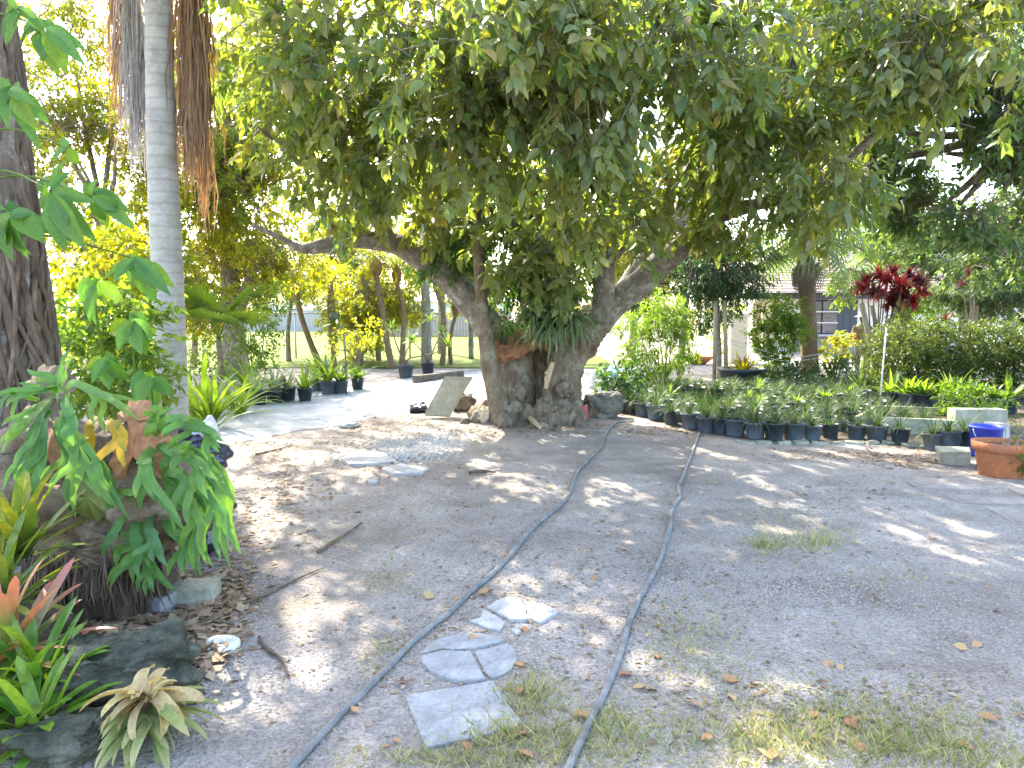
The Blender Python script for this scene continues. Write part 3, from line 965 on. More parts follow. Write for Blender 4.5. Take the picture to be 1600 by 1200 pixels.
# the three hundred leaves that show largest are leaves of their own
pos = near_d['pos']
sx = pos[:, 0] / pos[:, 1]
sy = (pos[:, 2] - CH) / pos[:, 1]
vis = (np.abs(sx) < 0.68) & (sy < 0.40)
score = pos[:, 1] / near_d['L'] + np.where(vis, 0, 1e3)
order = np.argsort(score)
sel = np.zeros(len(pos), dtype=bool)
sel[order[:300]] = True
d1 = take(near_d, ~sel)
link('crown', cloud('crown', LEAF8, **d1), M['tree_leaf'], tree, world=True)['kind'] = 'stuff'
o = link('upper_crown', cloud('upper_crown', LEAF8, **take(far_d, np.ones(len(far_d['pos']), bool))), M['tree_leaf'], tree, world=True)
o['kind'] = 'stuff'
cent = [l[0] for l in LOB]
link('twigs', twig_mesh('twigs', near_d, 0.28, 0.007, cent), M['twig'], tree, world=True)['kind'] = 'stuff'
link('upper_twigs', twig_mesh('upper_twigs', far_d, 0.4, 0.009, [l[0] for l in HIGH]), M['twig'], tree, world=True)['kind'] = 'stuff'
tv, tf = LEAF8
LM = []
for q in range(3):
    rows = 6
    mb = MB()
    pr = [0.02, 0.62, 0.95, 1.0, 0.78, 0.40, 0.0]
    for i_ in range(rows + 1):
        t_ = i_ / rows
        for s_ in (-1, -.5, 0, .5, 1):
            mb.v.append((s_ * .46 * pr[i_], t_, -0.16 * t_ * t_ * (1 + q * .5) + 0.07 * abs(s_) * pr[i_] + 0.012 * math.sin(9 * t_ + q) * abs(s_)))
            mb.t.append(t_)
    for i_ in range(rows):
        for k_ in range(4):
            a_ = i_ * 5 + k_
            mb.f4.append((a_, a_ + 1, a_ + 6, a_ + 5))
    LM.append(mb.mesh('leaf'))
    LM[-1].materials.append(M['tree_leaf_one'])


def leaf_matrix(p, ax, nr, L, W):
    y = Vector(ax).normalized()
    x = y.cross(Vector(nr)).normalized()
    z = x.cross(y)
    m = Matrix((x * W, y * L, z * L)).transposed().to_4x4()
    m.translation = Vector(p)
    return m


for i_ in np.nonzero(sel)[0]:
    o = link('leaf', LM[i_ % 3], None, tree, world=True)
    o.matrix_basis = leaf_matrix(near_d['pos'][i_], near_d['axis'][i_], near_d['nrm'][i_], near_d['L'][i_], near_d['W'][i_])

# small-leaved climber that clothes the middle stems
ivy = thing('climbing_plant', 'small-leaved dark green climber hanging over the forks of the big tree', 'climber', P(820, 545, 10.55))
IVL = [lobe(800, 330, 10.2, (0.5, 0.4, 0.5)), lobe(850, 400, 10.2, (0.45, 0.4, 0.55)), lobe(790, 430, 10.35, (0.28, 0.3, 0.35)), lobe(885, 425, 10.3, (0.28, 0.25, 0.28)),
       lobe(690, 405, 10.4, (0.35, 0.3, 0.25)), lobe(730, 370, 10.4, (0.4, 0.35, 0.3)), lobe(790, 505, 10.35, (0.18, 0.15, 0.14))]
dv = leafy(IVL, 620, 14, 0.085, 0.5, (2.0, -0.3), 0.9, 0.25, 0.15, orient=(0, -0.5, 0))
link('foliage', cloud('foliage', LEAF8, **take(dv, np.ones(len(dv['pos']), bool))), M['ivy_leaf'], ivy, world=True)['kind'] = 'stuff'
mb = MB()
for (a, b, c2, d2) in ((800, 330, 790, 500), (850, 400, 820, 545), (890, 430, 880, 545), (690, 405, 740, 470), (730, 370, 760, 520)):
    p0, p1 = P(a, b, 10.35), P(c2, d2, 10.5)
    mb.tube(smooth_path([p0, p0.lerp(p1, .5) + Vector((.06, -.05, 0)), p1], 6), 0.012, 5)
link('stem', mb.mesh('stem'), M['twig'], ivy, world=True)

# ------------------------------------------------------------------ strap leaves, fronds
def strap_mesh(L, W, elev, droop, fold=0.18, n=9, tipf=0.72, wave=0.0, name='leaf'):
    """one arching strap leaf from the origin, growing towards +Y"""
    mb = MB()
    pts, wid = [], []
    p = Vector((0, 0, 0))
    ang = elev
    for i_ in range(n + 1):
        t_ = i_ / n
        pts.append(p.copy())
        w = W * (0.55 + 0.45 * min(1, t_ * 3.5))
        if t_ > tipf:
            w *= math.sqrt(max(0.0, 1 - ((t_ - tipf) / (1 - tipf)) ** 2)) * 0.98 + 0.02
        wid.append(w)
        p = p + Vector((wave * math.sin(t_ * 5) * L / n, math.cos(ang), math.sin(ang))) * (L / n)
        ang -= droop / n * (0.4 + 1.2 * t_)
    nr_l = []
    for i_ in range(n + 1):
        tan = (pts[min(i_ + 1, n)] - pts[max(i_ - 1, 0)]).normalized()
        nr_l.append(tuple(Vector((1, 0, 0)).cross(tan)))
    mb.strip(pts, wid, nr_l, fold, 3)
    return mb.mesh(name)


def strap_clump(n, L, W, elev=(0.5, 1.45), droop=(0.6, 1.8), name='foliage', r0=0.03, fold=0.12, seg=7, tipf=0.45):
    """a tuft of strap leaves as one mesh"""
    mb = MB()
    rnd = []
    for _ in range(n):
        az = random.uniform(0, 2 * math.pi)
        e = random.uniform(*elev)
        dr = random.uniform(*droop)
        LL = L * random.uniform(0.6, 1.1)
        r = random.uniform(0, r0)
        p = Vector((r * math.cos(az), r * math.sin(az), 0))
        h = Vector((math.cos(az), math.sin(az), 0))
        pts, wid, nl = [], [], []
        for i_ in range(seg + 1):
            t_ = i_ / seg
            pts.append(p.copy())
            wid.append(W * (1 if t_ < tipf else max(0.04, 1 - (t_ - tipf) / (1 - tipf))))
            nl.append(tuple(Vector((0, 0, 1)) * math.cos(e) - h * math.sin(e)))
            p = p + (h * math.cos(e) + Vector((0, 0, 1)) * math.sin(e)) * (LL / seg)
            e -= dr / seg * (0.3 + 1.4 * t_)
        b0 = mb.n()
        mb.strip(pts, wid, nl, fold, 3 if W > 0.012 else 2)
        rnd += [random.random()] * (mb.n() - b0)
    return new_mesh(name, mb.v, [np.array(mb.f4)], rnd=rnd, t=mb.t)


def pinnate(L, leaflets, ll, lw, droop, elev, name='frond'):
    """a feather palm frond from the origin towards +Y"""
    mb = MB()
    n = 14
    pts = []
    p = Vector((0, 0, 0))
    ang = elev
    for i_ in range(n + 1):
        pts.append(p.copy())
        p = p + Vector((0, math.cos(ang), math.sin(ang))) * (L / n)
        ang -= droop / n * (0.4 + 1.2 * i_ / n)
    mb.tube(pts, resample([0.012, 0.008, 0.003], n + 1), 5)
    for i_ in range(leaflets):
        t_ = 0.15 + 0.85 * i_ / leaflets
        f_ = t_ * n
        a_ = int(min(n - 1, f_))
        q = pts[a_].lerp(pts[a_ + 1], f_ - a_)
        tan = (pts[a_ + 1] - pts[a_]).normalized()
        l_ = ll * (0.55 + 0.45 * math.sin(math.pi * min(1, t_ * 1.05)))
        for s in (-1, 1):
            d = (tan * 0.55 + Vector((s, 0, 0)) * 0.9 + Vector((0, 0, random.uniform(-.35, .2)))).normalized()
            e = (d + Vector((0, 0, -0.7))).normalized()
            pp = [q, q + d * l_ * .5, q + d * l_ * .5 + e * l_ * .5]
            mb.strip(pp, [lw * .7, lw, lw * .08], (0, 0, 1), 0.0, 2)
    return mb.mesh(name)


def fan_leaf(R, rays, stalk, name='fan_leaf', span=4.2, droop=0.5):
    """a fan palm leaf: stalk along +Y then a pleated fan of split blades"""
    mb = MB()
    hub = Vector((0, stalk, 0.25 * stalk))
    mb.tube(smooth_path([Vector((0, 0, 0)), Vector((0, stalk * .5, .18 * stalk)), hub], 4), 0.009, 5)
    for i_ in range(rays):
        a_ = -span / 2 + span * i_ / (rays - 1)
        l_ = R * (0.8 + 0.2 * math.cos(a_ * .6)) * random.uniform(.92, 1.05)
        d = Vector((math.sin(a_), math.cos(a_), 0.15))
        pp = [hub, hub + d * l_ * .4, hub + d * l_ * .75 + Vector((0, 0, -droop * l_ * .12)), hub + d * l_ + Vector((0, 0, -droop * l_ * .45))]
        w = R * span / rays * 0.95
        mb.strip(pp, [w * .12, w * .42, w * .35, w * .03], (0, 0, 1), 0.25, 3)
    return mb.mesh(name)


# ------------------------------------------------------------------ trees, palms and shrubs all round
def simple_tree(name, label, base, trunk_px, lobes, twigs, per, L, leaf, wr=0.5, gap=(0.8, -0.1), droop=0.4, group=None, cat='tree', bark='limb_bark', T=LEAF8, tl=0.3, shell=0.3, branches=True, cols=None, orient=None):
    r = thing(name, label, cat, base, group)
    mb = MB()
    for tp in trunk_px:
        sp, rr = limb_path(tp, 5)
        mb.tube(sp, rr, 9, wob=0.2)
    if branches and trunk_px:
        top = P(*trunk_px[0][-1][:3])
        for l in lobes:
            c = Vector(l[0])
            md = top.lerp(c, 0.5) + Vector((random.uniform(-.2, .2), random.uniform(-.2, .2), -0.15))
            rr0 = max(0.015, 0.5 * trunk_px[0][-1][3] * trunk_px[0][-1][2] / F * 0.7)
            mb.tube(smooth_path([top, md, c], 4), resample([rr0, rr0 * .7, rr0 * .3], 9), 6)
    if mb.v:
        link('trunk', mb.mesh('trunk'), M[bark], r, world=True)
    d = leafy(lobes, twigs, per, L, wr, gap, droop, tl, shell, orient=orient)
    link('crown', cloud('crown', T, **take(d, np.ones(len(d['pos']), bool))), M[leaf], r, world=True)['kind'] = 'stuff'
    link('twigs', twig_mesh('twigs', d, 0.5, 0.008, [l[0] for l in lobes]), M['twig'], r, world=True)['kind'] = 'stuff'
    return r


def gpt(px, py, w):
    p = G(px, py)
    return (px, py + 3, p.y, w)


# left background trees, lit from behind
simple_tree('backlit_tree', 'golden-lit leafy tree with dark stout trunk left of the ground cloth', G(372, 585),
            [[(368, 590, 18.0, 46), (366, 540, 18.0, 36), (362, 480, 18.0, 34), (360, 420, 18.0, 26), (350, 340, 18.0, 18), (340, 250, 17.6, 12)],
             [(364, 500, 18.0, 26), (390, 440, 17.8, 18), (420, 390, 17.4, 10)]],
            [lobe(330, 330, 17, (2.0, 1.6, 1.2)), lobe(400, 300, 17, (1.8, 1.6, 1.2)), lobe(290, 230, 17, (2.0, 1.6, 1.3)), lobe(370, 190, 17, (1.8, 1.6, 1.2)), lobe(440, 390, 17, (1.5, 1.2, 0.7)), lobe(340, 420, 17.5, (1.6, 1.2, 0.6)), lobe(430, 240, 18, (1.6, 1.6, 1.2)), lobe(400, 90, 17, (1.6, 1.4, .9), .8), lobe(320, 80, 17.5, (1.4, 1.3, .9), .7)],
            2200, 12, 0.15, 'gold_leaf', gap=(0.6, -0.02), orient=(0, -0.3, 0), T=LEAF4)
simple_tree('backlit_tree', 'tall golden-leaved tree behind the grey palm trunk at far left', G(150, 600),
            [[(150, 603, 15.4, 30), (155, 540, 15.4, 24), (150, 450, 15.4, 18), (160, 330, 15.2, 14)]],
            [lobe(140, 330, 14, (1.6, 1.4, 1.1)), lobe(180, 220, 14.5, (1.7, 1.5, 1.1)), lobe(110, 230, 14.5, (1.2, 1.3, 1.0)), lobe(200, 400, 14, (1.3, 1.2, 0.8)), lobe(110, 60, 16, (1.6, 1.4, 0.9)), lobe(150, 420, 15, (1.2, 1.2, 0.6)), lobe(60, 150, 15, (1.0, 1.2, 1.2)), lobe(170, 500, 15, (1.0, 1.0, 0.6)), lobe(290, 470, 15, (.9, .9, .6)), lobe(180, 30, 16, (1.5, 1.2, .7), .6)],
            1700, 12, 0.13, 'gold_leaf', gap=(0.7, -0.05), orient=(0, -0.3, 0), T=LEAF4)
simple_tree('background_tree', 'dense yellow-green tree directly behind the left limb of the big tree', G(560, 572),
            [[(560, 575, 21.5, 14), (565, 520, 21.5, 11), (560, 450, 21.5, 8)]],
            [lobe(560, 440, 21, (1.5, 1.3, 1.3)), lobe(600, 480, 21.5, (1.0, 1.0, 0.8)), lobe(545, 500, 21.5, (0.8, .8, 1.0))],
            800, 12, 0.12, 'gold_leaf', gap=(0.8, -0.05), T=LEAF4)
simple_tree('background_tree', 'tall thin backlit tree crown above the slim palms', G(690, 556),
            [[(690, 560, 27, 14), (690, 450, 27, 11), (680, 330, 27, 8)]],
            [lobe(650, 320, 26, (3.0, 2.0, 1.8)), lobe(720, 260, 26, (3.0, 2.0, 2.0)), lobe(560, 300, 27, (2.6, 2.0, 1.8)), lobe(480, 330, 27, (2.4, 2.0, 1.4))],
            1100, 11, 0.20, 'gold_leaf', gap=(0.45, 0.0), T=LEAF4)
simple_tree('background_tree', 'yellow-green tree seen through the fork of the big tree', G(985, 562),
            [[(985, 565, 24, 16), (990, 500, 24, 12), (985, 420, 24, 9)]],
            [lobe(980, 440, 23, (1.5, 1.3, 0.9)), lobe(1010, 380, 23, (2.0, 1.5, 1.2)), lobe(920, 380, 24, (2.0, 1.5, 1.2)), lobe(880, 300, 24, (2.4, 1.8, 1.6)), lobe(1040, 300, 24, (2.4, 1.8, 1.4)), lobe(945, 480, 24, (0.9, .8, .5))],
            1300, 12, 0.17, 'gold_leaf', gap=(0.55, -0.05), T=LEAF4)
simple_tree('background_tree', 'dark-leaved tree between the big tree and the house', G(1070, 585),
            [[(1062, 590, 18.2, 12), (1068, 520, 18.2, 10), (1075, 440, 18.2, 8)]],
            [lobe(1075, 420, 18, (1.2, 1.1, 0.8)), lobe(1040, 455, 18, (0.9, .9, 0.5)), lobe(1120, 470, 19, (.6, .6, .5)), lobe(1085, 490, 19, (.6, .6, .4))],
            420, 12, 0.12, 'dark_leaf', gap=(0.8, -0.2))
simple_tree('sapling', 'young dark green tree held by two wooden stakes before the house', G(1125, 592),
            [[(1124, 594, 16.8, 9), (1123, 540, 16.8, 8), (1120, 460, 16.8, 7)]],
            [lobe(1120, 420, 16.6, (0.75, .7, .55)), lobe(1160, 430, 16.6, (.6, .6, .45)), lobe(1090, 435, 16.6, (.45, .5, .4)), lobe(1125, 380, 16.6, (.9, .7, .5))],
            380, 14, 0.13, 'dark_leaf', wr=0.3, gap=(0.9, -0.25), droop=0.7)
# the right-hand trees
simple_tree('right_tree', 'tall cool-green tree whose branches fill the upper right corner', Vector((9.2, 12.5, 0)),
            [[(1640, 610, 12.6, 60), (1640, 480, 12.6, 46), (1620, 330, 12.4, 36), (1600, 200, 12.0, 26)]],
            [lobe(1560, 180, 10.5, (1.5, 1.5, 1.0)), lobe(1450, 130, 11, (1.4, 1.3, 0.9)), lobe(1570, 300, 11, (1.2, 1.2, 0.7)), lobe(1480, 240, 12, (1.2, 1.2, .6), 0.6), lobe(1380, 40, 12, (1.6, 1.5, .9)), lobe(1290, 130, 12, (1.4, 1.3, .9)),
             lobe(1530, 20, 10, (1.8, 1.5, .9)), lobe(1460, 330, 13, (1.1, 1.1, .5), .8), lobe(1280, 250, 13, (1.2, 1.0, .7), .8), lobe(1560, 390, 12.5, (1.0, 1.0, .5)), lobe(1370, 200, 13, (1.2, 1.0, .7)), lobe(1500, 320, 12, (1.0, 1.0, .4), .7), ((6.5, 12.0, 6.8), (2.6, 2.4, 1.5), .5), ((9.0, 10.5, 6.2), (2.4, 2.4, 1.5), .5)],
            2500, 12, 0.15, 'cool_leaf', gap=(0.7, -0.06), orient=(0, -0.4, 0))
simple_tree('background_tree', 'grey-green tree rising behind the clipped hedge on the right', G(1520, 575),
            [[(1500, 580, 19.5, 18), (1505, 500, 19.5, 14), (1500, 420, 19.5, 10)]],
            [lobe(1490, 420, 19, (1.2, 1.1, .9)), lobe(1560, 430, 18.5, (1.3, 1.2, 1.1)), lobe(1530, 360, 19, (1.5, 1.2, .8)), lobe(1600, 360, 18, (1.4, 1.2, 1.0)), lobe(1590, 480, 18, (1.1, 1.0, .7)), lobe(1440, 380, 20, (0.9, 1.0, .5))],
            1500, 12, 0.14, 'cool_leaf', gap=(0.8, -0.2))
simple_tree('background_tree', 'yellow-green tree whose leaf sprays hang before the house roof', G(1440, 566),
            [[(1420, 570, 22.5, 12), (1425, 500, 22.5, 10), (1415, 420, 22.5, 8)]],
            [lobe(1410, 380, 21, (0.9, 1.0, .6)), lobe(1325, 420, 21, (0.5, .7, .5)), lobe(1318, 455, 21, (0.3, .4, .3)), lobe(1450, 350, 22, (1.4, 1.2, .7)), lobe(1300, 360, 22, (1.4, 1.2, .5)), lobe(1460, 470, 21, (.5, .5, .4))],
            620, 12, 0.12, 'green_leaf', gap=(0.7, -.1))
for (lab, bp_, tr_, lb_, n_) in (
        ('glowing yellow-green shrubby tree between the leftmost leaning palm and the fern trunk', (450, 566), [(452, 569, 22.8, 9), (450, 520, 22.8, 7), (455, 470, 22.8, 5)], [(455, 440, (.9, .8, .6)), (430, 400, (1.1, .9, .6)), (490, 410, (1.0, .9, .6)), (520, 380, (1.0, .9, .5))], 760),
        ('glowing yellow-green tree with drooping sprays behind the straight slim palms', (590, 566), [(592, 569, 23.5, 9), (590, 510, 23.5, 7), (600, 450, 23.5, 5)], [(560, 400, (1.0, .9, .6)), (600, 440, (.9, .8, .6)), (640, 410, (1.0, .9, .6)), (640, 480, (.6, .6, .5)), (575, 520, (.6, .5, .5))], 900),
        ('glowing yellow tree right of the grey palm, behind the left limb', (735, 562), [(736, 565, 24.0, 9), (735, 500, 24.0, 7), (728, 450, 24, 5)], [(715, 440, (.9, .8, .5)), (740, 470, (.7, .7, .5)), (690, 400, (1.0, .9, .6)), (760, 430, (.9, .8, .6)), (650, 370, (1.1, 1, .5))], 800),
        ('glowing golden tree behind the low fan palm', (300, 585), [(300, 588, 18.5, 12), (305, 530, 18.5, 9), (300, 470, 18.5, 7)], [(300, 440, (.9, .8, .6)), (320, 500, (.7, .7, .5)), (270, 500, (.6, .7, .5)), (390, 440, (.8, .8, .5)), (350, 390, (1.0, .9, .6))], 620)):
    d_ = tr_[0][2]
    simple_tree('glowing_tree', lab, on(P(bp_[0], 500, d_).x, d_), [tr_], [lobe(a_, b_, d_, r_) for a_, b_, r_ in lb_], n_, 12, .13, 'gold_leaf', gap=(.8, -.1), droop=.6, T=LEAF4, group='glowing trees by the lawn')
# far belt of trees beyond the fences
belt = [(60, 45, 'pale leafy tree far beyond the grey palm trunk'), (250, 60, 'wide far tree behind the golden left trees'), (420, 85, 'rounded far tree above the pale house on the left'), (520, 80, 'dark far tree just right of the leftmost leaning palm'),
        (640, 90, 'broad far tree behind the slim palms'), (760, 75, 'far tree behind the slim front stem'), (900, 60, 'far tree behind the hollow trunk'), (1010, 55, 'far tree right of the hollow trunk'),
        (1130, 52, 'far tree left of the house roof'), (1420, 48, 'far tree above the house ridge'), (1560, 40, 'far tree at the right edge behind the hedge')]
for (px, d, lab) in belt:
    b = P(px, 500, d)
    b.z = 0
    h = 0.09 * d if px < 800 else 0.11 * d
    h = min(h, 6.0)
    lb = [((b.x + random.uniform(-.5, .5) * h, b.y + random.uniform(-1, 1), h * random.uniform(.45, .85)), (h * .5, h * .4, h * .32), 1.0) for _ in range(5)]
    lb.append(((b.x, b.y, h * .35), (h * .45, h * .35, h * .3), 1.0))
    r = thing('distant_tree', lab, 'tree', b, 'far trees beyond the yard')
    mb = MB().tube([b, b + Vector((.1, 0, h * .4)), b + Vector((0, 0, h * .7))], [h * .05, h * .035, h * .02], 8)
    link('trunk', mb.mesh('trunk'), M['limb_bark'], r, world=True)
    dd = leafy(lb, 330, 10, 0.05 * h, 0.55, (0.5, -0.1), 0.3, 0.07 * h, 0.4)
    link('crown', cloud('crown', LEAF4, **take(dd, np.ones(len(dd['pos']), bool))), M['green_leaf' if px < 1000 else 'cool_leaf'], r, world=True)['kind'] = 'stuff'


def shrub(name, label, base, lobes, twigs, per, L, leaf, stems=5, wr=0.5, gap=(1.5, -0.25), droop=0.2, tl=0.2, cat='shrub', T=LEAF8, group=None, orient=None, shell=0.2):
    r = thing(name, label, cat, base, group)
    for _ in range(stems):
        l = random.choice(lobes)
        c = Vector(l[0]) + Vector((random.uniform(-.4, .4) * l[1][0], random.uniform(-.4, .4) * l[1][1], 0))
        p0 = Vector(base) + Vector((random.uniform(-.08, .08), random.uniform(-.08, .08), -0.02))
        md = p0.lerp(c, .5) + Vector((random.uniform(-.06, .06), random.uniform(-.06, .06), .05))
        link('stem', MB().tube(smooth_path([p0, md, c], 4), resample([.016, .011, .005], 9), 6).mesh('stem'), M['twig'], r, world=True)
    d = leafy(lobes, twigs, per, L, wr, gap, droop, tl, shell, orient=orient)
    link('foliage', cloud('foliage', T, **take(d, np.ones(len(d['pos']), bool))), M[leaf], r, world=True)['kind'] = 'stuff'
    return r


shrub('leafy_shrub', 'bright green shrub between the vine-wrapped trunk and the grey palm', G(190, 690),
      [lobe(170, 560, 6.6, (.40, .35, .25)), lobe(210, 600, 6.4, (.36, .3, .22)), lobe(150, 480, 6.8, (.38, .35, .28)), lobe(220, 520, 6.8, (.25, .3, .25)), lobe(130, 600, 6.2, (.2, .25, .25))], 260, 11, 0.10, 'green_leaf', 6, 0.5)
shrub('leafy_shrub', 'twiggy yellow-green shrub left of the grey palm trunk, high leaves', G(120, 640),
      [lobe(150, 400, 9.0, (.7, .5, .5)), lobe(200, 450, 9.2, (.5, .5, .5)), lobe(140, 500, 9.4, (.5, .5, .4)), lobe(210, 550, 9, (.4, .4, .3))], 300, 11, 0.11, 'gold_leaf', 6, 0.5)
shrub('leafy_shrub', 'round sunlit shrub under the golden tree beside the wire fence', G(400, 600),
      [lobe(400, 520, 15.5, (.5, .5, .5)), lobe(420, 470, 15.5, (.5, .5, .4)), lobe(395, 560, 15.3, (.45, .4, .35)), lobe(340, 560, 15.5, (.6, .5, .4))], 380, 12, 0.085, 'green_leaf', 6, 0.5, T=LEAF4)
shrub('bamboo_shrub', 'tall feathery green shrub right of the hollow trunk', G(1035, 615),
      [lobe(1040, 500, 13.4, (.42, .4, .35)), lobe(1050, 550, 13.4, (.36, .35, .35)), lobe(1035, 480, 13.6, (.36, .3, .22)), lobe(1000, 560, 13.4, (.35, .35, .4)), lobe(985, 510, 13.8, (.3, .3, .3)), lobe(1010, 600, 13.2, (.4, .3, .2))],
      520, 14, 0.10, 'green_leaf', 10, 0.2, (1.5, -0.3), 0.5)
shrub('leafy_shrub', 'oval bright green shrub in front of the house window', G(1212, 592),
      [lobe(1215, 490, 16.5, (.50, .4, .35)), lobe(1205, 530, 16.5, (.50, .4, .35)), lobe(1240, 520, 16.5, (.28, .3, .3)), lobe(1215, 570, 16.5, (.36, .3, .25))], 480, 13, 0.085, 'green_leaf', 6, 0.5)
shrub('leafy_shrub', 'small bright yellow-green bush below the house counter', G(1310, 588),
      [lobe(1300, 548, 17, (.22, .2, .25)), lobe(1318, 540, 17, (.2, .2, .2))], 60, 10, 0.11, 'gold_leaf', 4)
shrub('leafy_shrub', 'pale yellow shrub in the sun at the corner of the house', G(1148, 566),
      [lobe(1145, 500, 23, (.55, .5, .6)), lobe(1090, 500, 26, (.9, .7, .8)), lobe(1130, 540, 23, (.4, .4, .3))], 260, 11, 0.11, 'gold_leaf', 5, T=LEAF4)
shrub('leafy_shrub', 'low dark leafy plant right of the grey boulder', G(985, 635),
      [lobe(975, 590, 11.6, (.28, .25, .2)), lobe(990, 615, 11.4, (.25, .22, .14)), lobe(955, 600, 11.6, (.2, .2, .16))], 90, 9, 0.11, 'dark_leaf', 5)
shrub('leafy_shrub', 'green shrub growing over the red-leaved bush base', G(1425, 600),
      [lobe(1432, 482, 15.5, (.4, .4, .3)), lobe(1412, 500, 15.3, (.22, .3, .25))], 130, 11, 0.10, 'green_leaf', 4)
# clipped hedge on the right
hb = on(8.2, 13.0)
hedge = thing('hedge', 'long boxy clipped hedge of small olive leaves on the right', 'hedge', hb)
hl = []
for i_ in range(9):
    for zz in (0.45, 0.95):
        hl.append(((6.75 + i_ * 0.55, 13.0 + 0.12 * math.sin(i_), zz + 0.03 * math.sin(i_ * 2)), (0.46, 0.62, 0.40), 1.0))
dd = leafy(hl, 5200, 10, 0.07, 0.5, (2.2, -0.6), 0.0, 0.10, 0.35, flat=0.6)
link('foliage', cloud('foliage', LEAF4, **take(dd, np.ones(len(dd['pos']), bool))), M['hedge_leaf'], hedge, world=True)['kind'] = 'stuff'
for i_ in range(10):
    p0 = on(6.6 + i_ * .5, 13.0 + random.uniform(-.15, .15), -0.02)
    link('stem', MB().tube(smooth_path([p0, p0 + Vector((.05, 0, .4)), p0 + Vector((random.uniform(-.15, .15), 0, .9))], 4), resample([.03, .02, .008], 9), 7).mesh('stem'), M['twig'], hedge, world=True)

# ------------------------------------------------------------------ vine-wrapped trunk at the left edge
VD = 4.6
vb = on(P(-36, 600, VD).x, VD)
vt = thing('old_tree', 'thick trunk at left edge wrapped in woody aerial roots', 'tree', vb)
cx, cy = vb.x, vb.y


def vrad(z):
    return 0.40 + 0.14 * math.exp(-z * 1.6) - 0.03 * z


mb = MB()
zs = np.linspace(-0.1, 7.5, 34)
mb.tube([Vector((cx + 0.05 * math.sin(z * .9) - 0.02 * z, cy + 0.03 * z, z)) for z in zs], [max(.16, vrad(max(0, z))) for z in zs], 28)
link('trunk', remeshed(mb, 'trunk', 0.035, [(0.06, (2.5, 2.5, 1.0)), (0.02, 9)], 1), M['vine_bark'], vt, world=True)
for i_ in range(46):
    az = random.uniform(math.radians(-170), math.radians(20)) if i_ > 14 else random.uniform(math.radians(-50), math.radians(10))
    z1 = random.uniform(2.0, 5.2) if i_ % 3 else random.uniform(4, 6)
    z0 = random.choice([-.03, -.03, random.uniform(.3, 1.6)])
    pts = []
    nn = 14
    a_ = az
    ph_ = random.uniform(0, 6)
    for j_ in range(nn + 1):
        t_ = j_ / nn
        z = z1 + (z0 - z1) * t_
        a2 = a_ + 0.35 * math.sin(ph_ + t_ * random.uniform(3, 6)) + 0.15 * math.sin(t_ * 11 + ph_)
        rr_ = max(.16, vrad(max(0, z))) + 0.015 + 0.02 * math.sin(ph_ * 3 + t_ * 9)
        pts.append(Vector((cx + 0.05 * math.sin(z * .9) - .02 * z + rr_ * math.cos(a2), cy + .03 * z + rr_ * math.sin(a2), z)))
    w_ = random.choice([.008, .012, .016, .022, .03])
    link('aerial_root', MB().tube(smooth_path(pts, 2), resample([w_, w_ * .9, w_ * 1.1, w_ * .7], nn * 2 + 1), 6, wob=.2, wsc=9).mesh('aerial_root'), M['root'], vt, world=True)
# crown far overhead, out of the picture: it shades the left foreground
hl = [((cx - .5, cy + .5, 6.6), (2.2, 2.0, 1.2), 1), ((cx - 1.6, cy + 2.0, 6.2), (1.8, 1.8, 1.1), 1), ((cx + .3, cy + 2.4, 6.6), (1.5, 1.7, 1.0), 1), ((cx + 1.2, cy + .2, 7.0), (1.4, 1.4, .9), .8)]
dd = leafy(hl, 900, 11, 0.19, 0.5, (0.7, -0.05), 0.4, 0.4, 0.3)
link('crown', cloud('crown', LEAF4, **take(dd, np.ones(len(dd['pos']), bool))), M['green_leaf'], vt, world=True)['kind'] = 'stuff'
link('twigs', twig_mesh('twigs', dd, 0.8, 0.01, [(cx - .1, cy + .2, 6.6)]), M['twig'], vt, world=True)['kind'] = 'stuff'
for l in hl:
    link('limb', MB().tube(smooth_path([Vector((cx - .1, cy + .15, 5.0)), Vector((cx, cy + .2, 6.0)).lerp(Vector(l[0]), .5), Vector(l[0])], 5), resample([.13, .08, .03], 11), 9, wob=.2).mesh('limb'), M['limb_bark'], vt, world=True)

# large-leaved vine climbing the trunk
vine = thing('climbing_vine', 'vine with big bright green leaflets hanging off the vine-wrapped trunk', 'vine', P(60, 430, 4.1))
VLM = []
for q in range(3):
    mb = MB()
    pr = [0.03, .45, .78, .97, 1.0, .88, .66, .36, 0.0]
    for i_ in range(9):
        t_ = i_ / 8
        for s_ in (-1, -.5, 0, .5, 1):
            mb.v.append((s_ * .5 * pr[i_] + .06 * (q - 1) * math.sin(t_ * 3), t_, -0.22 * t_ * t_ * (1 + .3 * q) + .10 * abs(s_) * pr[i_] + .014 * math.sin(22 * t_ + 2 * q) * abs(s_)))
            mb.t.append(t_)
    for i_ in range(8):
        for k_ in range(4):
            a_ = i_ * 5 + k_
            mb.f4.append((a_, a_ + 1, a_ + 6, a_ + 5))
    VLM.append(mb.mesh('leaf'))
    VLM[-1].materials.append(M['vine_leaf'])


def vleaf(root, bx, by, tx, ty, w, d, dd_=-0.06, nrm=None):
    p0 = P(bx, by, d)
    p1 = P(tx, ty, d + dd_)
    ax = p1 - p0
    L_ = ax.length
    n_ = Vector(nrm) if nrm else Vector((random.uniform(-.35, .35), -1, random.uniform(.25, .8)))
    o_ = link('leaf', random.choice(VLM), None, root, world=True)
    o_.matrix_basis = leaf_matrix(p0, ax, n_, L_, w * d / F)
    return o_


